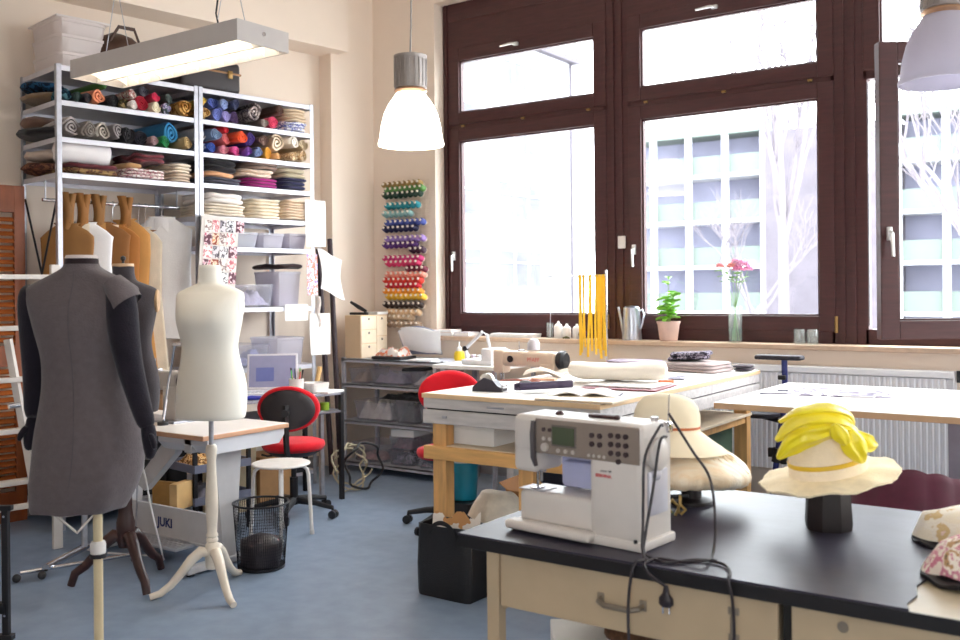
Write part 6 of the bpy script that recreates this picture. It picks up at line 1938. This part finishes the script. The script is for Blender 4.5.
# ------------------------------------------------------------------ big work desk in front
t = thing('work_desk', 'beige workshop desk with black linoleum top, drawers and bow handles', 'desk', (-.7, 2.93, 0))
DX0, DX1, DY0, DY1 = -1.775, .60, 2.395, 3.47
DBEI = mat('desk_beige', (186, 164, 134), .5, var=.05, scale=8)
B().bx(DX0 + .004, DX1, DY0 + .006, DY1 - .004, .712, .744).obj('desktop', mat('top_laminate', (182, 166, 138), .45, var=.05), t, w=True, smooth=0)
b = B()
b.bx(DX0, DX1, DY0, DY0 + .007, .708, .7445, .002).bx(DX0, DX0 + .007, DY0, DY1, .708, .7445, .002).bx(DX0, DX1, DY1 - .007, DY1, .708, .7445, .002)
b.obj('edge_band', mat('black_edge', (20, 16, 18), .4), t, w=True, smooth=0)
edge = [(-.470, 2.400), (-.482, 2.44), (-.474, 2.52), (-.490, 2.60), (-.478, 2.70), (-.486, 2.82), (-.470, 2.95), (-.480, 3.08), (-.468, 3.22), (-.478, 3.34), (-.472, 3.466)]
b = B()
b.prism([(DX0 + .003, DY0 + .003, .7445), *[(x, y, .7445) for x, y in edge], (DX0 + .003, DY1 - .003, .7445)], (0, 0, .0055))
b.obj('linoleum_cover', mat('black_lino', (52, 47, 62), .44, var=.3, scale=5, bump=.05, bscale=20, spec=.4), t, w=True, smooth=0)
for x in (-1.668, .55):
    for y in (2.455, 3.42):
        B().bx(x - .022, x + .022, y - .02, y + .02, 0, .712, .002).obj('leg', DBEI, t, w=True, smooth=0)
B().bx(-1.655, -1.640, 2.46, 3.42, .52, .712).obj('side_panel', DBEI, t, w=True, smooth=0)
B().bx(-1.64, .53, 3.39, 3.41, .52, .712).obj('rear_panel', DBEI, t, w=True, smooth=0)
B().bx(-.785, -.760, 2.47, 3.40, .52, .712).obj('gap_shade_panel', mat('gap_shade', (26, 22, 20), .7), t, w=True, smooth=0)  # near-black panel, its colour stands in for the shade between the drawers
B().bx(-1.645, .53, 2.475, 2.49, .685, .712).obj('front_rail', DBEI, t, w=True, smooth=0)
for x0, x1, hx in ((-1.642, -.790, -1.23), (-.755, .07, None), (.075, .53, .3)):
    d = B().bx(x0, x1, 2.440, 2.458, .535, .700, .003)
    d.bx(x0 + .02, x1 - .02, 2.458, 3.0, .54, .66)
    d = d.obj('drawer', DBEI, t, w=True, smooth=0)
    if hx is not None:
        h = B()
        h.tube([(hx - .065, 2.44, .622), (hx - .062, 2.415, .618), (hx - .04, 2.408, .612), (hx + .04, 2.408, .612), (hx + .062, 2.415, .618), (hx + .065, 2.44, .622)], .008, 8)
        h.box((hx - .066, 2.437, .622), (.022, .006, .03), .003).box((hx + .066, 2.437, .622), (.022, .006, .03), .003)
        h.obj('bow_handle', mat('worn_steel', (150, 138, 124), .4, .7), d, w=True)
    else:
        B().lathe([(.0, 0), (.014, 0), (.012, .006), (.0, .008)], seg=18, ax='Y', c=(-.627, 2.432, .668)).obj('lock', mat('worn_steel', (150, 138, 124), .4, .7), d, w=True)
b = B()
for z in (.585, .655):
    b.box((-.905, 2.437, z), (.03, .006, .02), .002)
b.tube([(-.905, 2.437, .655), (-.905, 2.425, .64), (-.905, 2.425, .60), (-.905, 2.437, .585)], .005, 6)
b.obj('latch', mat('worn_steel', (150, 138, 124), .4, .7), t, w=True)
t = thing('paper_carton', 'white carton with brown fleece standing on the floor beneath the desk', 'carton', (-1.50, 2.80, 0), .6)
B().box((0, 0, .19), (.30, .24, .38), .004).obj('carton_body', PAPER, t, smooth=0)
o = B().sph((0, 0, 0), (.10, .09, .06), 18).wob(.03, 20, 3)
tag(o.obj('fleece_piece', cl('brown_fleece', (96, 66, 46), .4, 60), loc=(-1.36, 2.78, .42), smooth=70), 'tuft of brown fleece lying on the white carton under the desk', 'fleece')

# ------------------------------------------------------------------ household sewing machine
MX, MY, MZ, MR = -1.665, 2.54, .7502, R(-5.7)
t = thing('sewing_machine', 'white and taupe computerised sewing machine on the black desk', 'sewing machine', (MX, MY, MZ), MR)
t.scale = (1.06, 1.06, 1.07)
MW = mat('machine_white', (212, 204, 198), .35, var=.015)
MT = mat('machine_taupe', (138, 124, 114), .4, var=.03)
MS = mat('machine_silver', (176, 172, 178), .35, .2)
b = B()
b.box((.226, .085, .014), (.456, .18, .028), .008)
b.obj('base_plate', MW, t)
b = B().box((.150, -.012, .020), (.30, .05, .026), .010, seg=3)
b.obj('sliding_tray', MW, t)
b = B()
b.box((.155, .075, .070), (.272, .125, .095), .016, seg=3)
b.obj('free_arm', MW, t)
b = B()
b.box((.362, .085, .150), (.165, .170, .27), .014, seg=3)
b.box((.228, .082, .282), (.45, .158, .112), .020, seg=3)
b.box((.046, .078, .245), (.088, .145, .15), .018, seg=3)
b.obj('machine_body', MW, t)
b = B()
b.box((.268, .0015, .282), (.350, .006, .100), .002)
b.obj('control_panel', MT, t, smooth=0)
b = B()
b.tube([(.090, -.006, .325), (.090, -.010, .29), (.092, -.010, .22), (.098, -.006, .195)], [.007, .009, .009, .006], 8)
b.obj('slider_cover', mat('slider_dark', (78, 70, 72), .45), t)
b = B().box((.196, -.0028, .288), (.086, .004, .060), .002)
o = b.obj('display_frame', mat('display_rim', (104, 96, 92), .4), t, smooth=0)
B().box((.196, -.0055, .288), (.076, .002, .050)).obj('display', mat('display_green', (74, 84, 64), .2, var=.04), o, smooth=0)
BD = mat('button_dark', (60, 44, 48), .4)
BP = mat('button_pale', (196, 186, 178), .4)
spots = [(.292 + .026 * c, .300 - .024 * r, .0075, BD) for c in range(2) for r in range(2)] + [(.354 + .024 * c, .305 - .024 * r, .0075, BD) for c in range(3) for r in range(3)]
spots += [(.378, .236, .0075, BD), (.125, .302, .006, BD), (.147, .302, .006, BD)]
spots += [(.176 + .026 * c, .246, .006, BP) for c in range(3)] + [(.282 + .017 * c, .244, .0045, BP) for c in range(4)] + [(.125, .276, .0055, BP), (.147, .276, .0055, BP)]
for x, z, r, m_ in spots:
    B().cyl((x, -.001, z), (x, -.006, z), r, seg=12).obj('button', m_, t)
B().cyl((.130, -.001, .252), (.130, -.010, .252), .012, seg=18).obj('dial', BP, t)
text('BERNINA', .0125, mat('logo_red', (204, 40, 52), .5), t, (.302, -.0012, .188), (R(90), 0, 0), 'lettering', .0004, .0003)
text('artista 180', .0085, mat('logo_dark', (70, 62, 68), .5), t, (.318, -.0012, .203), (R(90), 0, 0), 'lettering', .0003)
b = B()
b.cyl((.062, .05, .19), (.062, .05, .125), .004, seg=8).cyl((.075, .05, .19), (.075, .05, .14), .005, seg=8)
b.box((.066, .045, .122), (.026, .045, .005), .002)
b.box((.082, .03, .176), (.05, .01, .006), .002)
b.obj('presser_foot', CHROME, t)
b = B().box((.062, .05, .1185), (.09, .07, .003), .001)
b.obj('needle_plate', MS, t)
b = B().box((.190, .135, .172), (.185, .03, .10), .008)
b.box((.185, .10, .165), (.11, .04, .075), .008)
b.obj('accessory_case', mat('lavender_plastic', (206, 208, 240), .25, var=.05, trans=.3), t)
b = B().lathe([(.0, 0), (.040, 0), (.044, .006), (.044, .018), (.034, .026), (.0, .028)], seg=30, ax='X', c=(.445, .075, .255))
b.obj('handwheel', MW, t)
b = B().box((.448, .085, .15), (.008, .10, .12), .004)
b.sph((.455, .07, .20), (.008, .022, .016), 12)
b.obj('side_cover', mat('side_silver', (196, 194, 204), .3, .1), t)
B().cyl((.430, -.0005, .028), (.430, -.004, .028), .006, seg=12).obj('socket', BLACK, t)
b = B()
b.cyl((.42, .12, .335), (.42, .12, .348), .012, seg=14).cyl((.45, .14, .31), (.455, .14, .41), .0025, seg=6)
b.box((.445, .14, .32), (.03, .03, .03), .006)
b.obj('spool_pin', CHROME, t)
b = B()
b.box((.275, .08, .343), (.085, .03, .010), .004)
b.sph((.325, .075, .343), (.010, .012, .008), 10)
b.sph((.13, .07, .341), (.012, .016, .008), 10)
b.obj('bobbin_winder', mat('winder_brown', (70, 44, 44), .45), t)
def mp(x, y, z):
    v = Matrix.Translation((MX, MY, MZ)) @ Matrix.Rotation(MR, 4, 'Z') @ Vector((x * 1.06, y * 1.06, z * 1.07))
    return (v.x, v.y, v.z)
CAB = mat('dark_cable', (42, 34, 40), .5)
def spline(pts, k=6):
    rows = smooth_prof([tuple(p) for p in pts], k)
    return rows
b = B().tube(spline([mp(.462, .09, .33), mp(.470, .06, .33), mp(.462, -.002, .26), mp(.462, -.014, .15), mp(.464, -.020, .08), mp(.470, -.035, .03), (-1.155, 2.425, .756), (-1.165, 2.385, .748), (-1.178, 2.376, .66), (-1.176, 2.372, .54), (-1.16, 2.37, .40)]), .0042, 7)
tag(b.obj('power_cable', CAB, loc=(0, 0, 0)), 'dark cable looping down the machine side and over the desk edge', 'cable')
b = B().tube(spline([mp(.468, .10, .30), mp(.476, .05, .29), mp(.470, .02, .16), mp(.466, -.01, .06), mp(.475, -.03, .012), (-1.09, 2.43, .756), (-1.03, 2.50, .756), (-.96, 2.50, .756), (-.915, 2.44, .756), (-.900, 2.388, .75), (-.884, 2.374, .70), (-.880, 2.37, .60), (-.90, 2.37, .50), (-.96, 2.37, .42)]), .0042, 7)
tag(b.obj('power_cable', CAB, loc=(0, 0, 0)), 'dark cable crossing the desk top and hanging past the drawer latch', 'cable')
b = B().tube(spline([mp(.465, .12, .36), (-1.12, 2.69, 1.02), (-1.07, 2.70, .94), (-1.04, 2.66, .82), (-1.01, 2.56, .757), (-1.0, 2.47, .766), (-1.05, 2.455, .757), (-1.12, 2.45, .757), (-1.14, 2.40, .753), (-1.12, 2.377, .735), (-1.09, 2.372, .72), (-1.068, 2.372, .71)]), .0042, 7)
t = thing('plug_cable', 'dark cable with a two-pin plug dangling before the first drawer', 'cable', (0, 0, 0))
b.obj('cable', CAB, t)
b = B().lathe([(.0, .712), (.006, .712), (.008, .700), (.010, .690), (.020, .678), (.021, .662), (.014, .655), (.0, .655)], seg=16, c=(-1.066, 2.372, 0), sy=.6)
o = b.obj('plug', CAB, t)
b = B()
for s in (-1, 1):
    b.cyl((-1.066 + s * .009, 2.372, .656), (-1.066 + s * .009, 2.372, .636), .0024, seg=8)
b.obj('plug_pin', CHROME, o)

# ------------------------------------------------------------------ hats
def brim_bm(r0, r1, drop, sc_=0.0, n=72, th_=.006, dip=0.0, tiltx=0.0, rad=6):
    """flat ring from crown to edge, with a scalloped outline and a little sag"""
    b = B()
    top, bot = [], []
    for k in range(rad + 1):
        f = k / rad
        ring, ring2 = [], []
        for q in range(n):
            a = 2 * PI * q / n
            r = r0 + (r1 - r0) * f
            r *= 1 + (sc_ * math.sin(a * 31) + sc_ * .6 * math.sin(a * 11 + 1)) * f ** 3
            z = -drop * f ** 1.6 + dip * math.sin(2 * a + .4) * f + .004 * f * math.sin(a * 9)
            ring.append((r * math.cos(a), r * math.sin(a), z))
            ring2.append((r * math.cos(a), r * math.sin(a), z - th_))
        top.append(ring)
        bot.append(ring2)
    b.loft(top + list(reversed(bot)) + [top[0]], False, False)
    return b
STRAW = cl('pale_straw', (248, 232, 200), .06, 40)
HX, HY = -.832, 3.07
t = thing('hat_stand', 'dark tapered wooden block carrying the pale hat with yellow bow', 'hat stand', (HX, HY, .7502), R(35))
b = B()
rings = []
for z, r in ((0, .070), (.02, .073), (.10, .068), (.178, .06)):
    rings.append([(r * math.cos(2 * PI * q / 8 + .2), r * math.sin(2 * PI * q / 8 + .2), z) for q in range(8)])
b.loft(rings)
b.obj('block', mat('black_wood', (34, 24, 24), .45, var=.2), t, smooth=30)
t = thing('hat', 'pale straw hat with scalloped tilted brim and large yellow bow', 'hat', (HX, HY, .930), R(35))
TL = Matrix.Rotation(R(-10.5), 4, 'Y') @ Matrix.Rotation(R(2), 4, 'X')
def tilt(b):
    bmesh.ops.transform(b.bm, matrix=TL, verts=b.bm.verts)
    return b
tilt(brim_bm(.115, .210, .012, .014, dip=.002)).obj('brim', STRAW, t, smooth=50)
b = B().lathe([(.118, -.004), (.116, .02), (.110, .05), (.103, .09), (.098, .125), (.090, .145), (.070, .156), (.03, .160), (.0, .160)], seg=48, cap0=False)
tilt(b).obj('crown', cl('straw_crown', (248, 232, 206), .04, 40), t, smooth=60)
b = B().lathe([(.1155, .030), (.1175, .032), (.1165, .042), (.1138, .044)], seg=48, cap0=False, cap1=False)
tilt(b).obj('hat_band', mat('yellow_ribbon', (230, 190, 50), .5), t)
SAT = mat('yellow_satin', (250, 226, 34), .38, var=.12, scale=9, sheen=.2, bump=.35, bscale=22)
def lobe(b, pts, ws, hs, n=16, seed=0.0, fold=.25):
    P = [Vector(p) for p in smooth_prof([tuple(p) for p in pts], 4)]
    m_ = len(P)
    wv = smooth_prof([(w_, h_) for w_, h_ in zip(ws, hs)], 4)
    rings = []
    for i, p in enumerate(P):
        tg = (P[min(i + 1, m_ - 1)] - P[max(i - 1, 0)]).normalized()
        sd = tg.cross(Vector((0, 1, 0)))
        sd = sd.normalized() if sd.length > .1 else Vector((0, 0, 1))
        o2 = tg.cross(sd).normalized()
        w_, h_ = wv[i]
        ring = []
        for q in range(n):
            a = 2 * PI * q / n
            c, s = math.cos(a), math.sin(a)
            h2 = h_ * (1 + fold * math.sin(c * 7 + seed + i * .3))
            ring.append(p + sd * (c * w_) + o2 * (s * h2))
        rings.append(ring)
    b.loft(rings)
b = B()
lobe(b, [(-.178, -.09, .100), (-.13, -.10, .135), (-.06, -.11, .160), (.01, -.115, .165), (.07, -.11, .140), (.095, -.10, .110)], [.006, .034, .036, .034, .030, .012], [.006, .022, .028, .028, .024, .012], seed=1, fold=.5)
lobe(b, [(-.135, -.03, .205), (-.07, -.05, .222), (.01, -.06, .218), (.075, -.055, .190), (.105, -.05, .150)], [.006, .024, .030, .030, .010], [.010, .04, .05, .045, .012], seed=2.5, fold=.5)
lobe(b, [(-.165, -.06, .150), (-.10, -.07, .190), (-.02, -.08, .200), (.05, -.08, .180), (.09, -.07, .145)], [.008, .028, .032, .030, .010], [.010, .05, .055, .05, .012], seed=4, fold=.5)
lobe(b, [(.045, -.125, .155), (.062, -.135, .110), (.080, -.135, .070), (.092, -.125, .045)], [.030, .040, .030, .006], [.018, .026, .020, .006], seed=3, fold=.5)
lobe(b, [(.07, -.11, .135), (.105, -.105, .105), (.135, -.095, .085), (.158, -.09, .080)], [.024, .032, .028, .006], [.014, .022, .018, .006], seed=5, fold=.5)
lobe(b, [(.005, -.14, .190), (.02, -.15, .155), (.035, -.148, .120)], [.014, .030, .012], [.012, .020, .012], seed=2, fold=.5)
b.wob(.006, 24, 4)
for v in b.bm.verts:
    v.co.x = v.co.x * .9 - .012
    v.co.z = .03 + (v.co.z - .03) * .9
tilt(b).obj('bow', SAT, t, smooth=70, sub=1)
# felt hat on a shaggy straw hat, behind the machine
KX, KY = -1.36, 3.162
t = thing('hat_stand', 'dark low wooden hat stand under the shaggy straw hat', 'hat stand', (KX + .03, KY + .02, .7502), R(35))
B().lathe([(.0, 0), (.075, 0), (.075, .012), (.035, .02), (.035, .05), (.06, .066), (.0, .068)], seg=28).obj('block', mat('black_wood', (34, 24, 24), .45, var=.2), t)
t = thing('straw_hat', 'wide shaggy natural straw hat beneath the cream felt hat', 'hat', (KX, KY, .822), R(35))
RAFF = mat('raffia', (238, 208, 166), .5, var=.30, scale=7, bump=.4, bscale=70, col2=(250, 242, 226), stretch=(1, 6, 1))
b = B()
rings = []
n = 96
rn = random.Random(9)
jt = [rn.uniform(-.004, .004) for q in range(n)]
for r, z in ((.02, .132), (.07, .131), (.12, .124), (.165, .108), (.20, .086), (.226, .064), (.238, .044), (.234, .024), (.21, .008), (.14, -.002), (.05, .004)):
    rings.append([((r + jt[q] * (r / .21) ** 3) * math.cos(2 * PI * q / n), (r + jt[q] * (r / .21) ** 3) * math.sin(2 * PI * q / n), z + .006 * math.sin(2 * PI * q / n * 3) * (r / .2) ** 2 - .5 * jt[q] * (r / .21)) for q in range(n)])
b.loft(rings)
b.obj('straw_brim', RAFF, t, smooth=60)
b = B()
for k in range(150):
    a = rn.uniform(0, 2 * PI)
    r0_ = rn.uniform(.10, .17)
    b.tube([(r0_ * math.cos(a), r0_ * math.sin(a), .134 - .9 * (r0_ - .1) ** 1.3), ((r0_ + .04) * math.cos(a + .04), (r0_ + .04) * math.sin(a + .04), .124 - 1.5 * (r0_ - .06) ** 1.5), ((r0_ + .065) * math.cos(a + .08), (r0_ + .065) * math.sin(a + .08), .110 - 3.0 * (r0_ - .05) ** 1.8)], [.0020, .0018, .0008], 4)
o = b.obj('straw_fibre', mat('raffia_light', (232, 210, 172), .5, var=.2), t)
o['kind'] = 'stuff'
FELT = mat('cream_felt', (240, 226, 198), .85, var=.02, scale=8)
t = thing('felt_hat', 'cream felt hat with rounded crown and thin rust band behind the sewing machine', 'hat', (KX - .045, KY - .03, .925), R(35))
TL = Matrix.Rotation(R(3), 4, 'Y')
b = B()
outer = [(.212, .020), (.20, .030), (.17, .048), (.14, .068), (.119, .084), (.114, .094), (.116, .115), (.114, .14), (.105, .168), (.084, .192), (.048, .205), (.0, .209)]
inner = [(.0, .200), (.045, .197), (.076, .184), (.098, .162), (.107, .14), (.109, .115), (.107, .092), (.135, .062), (.165, .042), (.20, .023)]
tilt(b.lathe(outer + inner, seg=56, cap0=False, cap1=False))
for f in [f for f in b.bm.faces if f.calc_area() < 1e-12]:
    pass
bmesh.ops.remove_doubles(b.bm, verts=b.bm.verts, dist=1e-5)
b.obj('felt_body', FELT, t, smooth=60)
b = tilt(B().lathe([(.1135, .094), (.1165, .095), (.1165, .103), (.1135, .104)], seg=48, cap0=False, cap1=False))
b.obj('hat_band', mat('rust_ribbon', (190, 104, 60), .6), t)
t = thing('brass_clip', 'small bundle of brass hooks beside the sewing machine on the desk', 'hooks', (-1.30, 2.97, .7502))
b = B()
for k in range(5):
    a = k * 1.3
    b.tube([(.02 * math.cos(a), .02 * math.sin(a), .006), (.035 * math.cos(a + .4), .035 * math.sin(a + .4), .02 + .006 * k), (.02 * math.cos(a + 1), .02 * math.sin(a + 1), .035 + .008 * k)], .005, 6)
b.obj('hook', mat('bright_brass', (214, 184, 120), .3, .7), t)
B().cyl((-.02, 0, .06), (.04, .02, .066), .007, seg=8).obj('black_tip', BLACK, t)
# floral pieces at the far corner of the desk
FLOR = print_cloth('floral_cotton', [(232, 218, 206), (206, 130, 150), (238, 228, 216), (190, 150, 110), (120, 110, 90)], 26)
for lb, x, y, rz, s in (('cream floral cap with dark brim lying at the far desk corner', -.46, 3.10, .3, 1.0), ('pink floral cap with dark brim lying on the beige desk end near the front', -.36, 2.74, .1, 1.08)):
    t = thing('floral_cap', lb, 'cap', (x, y, .7502), rz)
    b = B()
    rings = []
    for f, r, z in ((0, .11, .014), (.2, .112, .03), (.5, .10, .07), (.8, .06, .098), (1, .012, .104)):
        rings.append([(r * s * 1.15 * math.cos(2 * PI * q / 28) + .03 * f, r * s * .9 * math.sin(2 * PI * q / 28), z) for q in range(28)])
    b.loft(rings).wob(.018, 12, x * 9)
    for v in b.bm.verts:
        v.co.z = max(v.co.z, .012)
    b.obj('cap_crown', FLOR if s > 1 else print_cloth('floral_cream', [(236, 224, 204), (236, 226, 212), (214, 186, 140), (228, 200, 190)], 12), t, smooth=60)
    brim_bm(.09 * s, .135 * s, .002, .004, th_=.010).obj('dark_brim', mat('brim_black', (26, 20, 24), .6), t, smooth=40).location.z = .012
# maroon tub chair beyond the desk
t = thing('armchair', 'maroon velvet tub chair with channelled back between desk and white table', 'chair', (-.88, 4.38, 0))
VEL = mat('maroon_velvet', (84, 16, 44), .8, var=.15, scale=20, sheen=.6)
b = B()
top, n = [], 60
outer_, inner_ = [], []
rings = []
for k in range(n + 1):
    a = PI + PI * k / n
    hgt = .655 + .115 * math.sin(PI * k / n) ** .8 + .010 * abs(math.sin(9 * PI * k / n))
    c, s = math.cos(a), math.sin(a)
    wv = .006 * abs(math.sin(9 * PI * k / n))
    prof = [(.275, .36), (.305 + wv, .38), (.315 + wv, .55), (.310 + wv, hgt - .03), (.292, hgt), (.270, hgt - .015), (.255, hgt - .06), (.25, .40)]
    rings.append([(r * c, r * s, z) for r, z in prof])
b.loft(rings, True, True)
b.obj('backrest', VEL, t, smooth=50)
B().lathe([(.0, .34), (.25, .34), (.27, .37), (.265, .44), (.24, .46), (.0, .465)], seg=40).obj('seat', VEL, t)
for k in range(4):
    a = PI / 4 + k * PI / 2
    B().cyl((.17 * math.cos(a), .17 * math.sin(a), .35), (.22 * math.cos(a), .22 * math.sin(a), 0), .018, .012, seg=12).obj('leg', BLACKM, t)
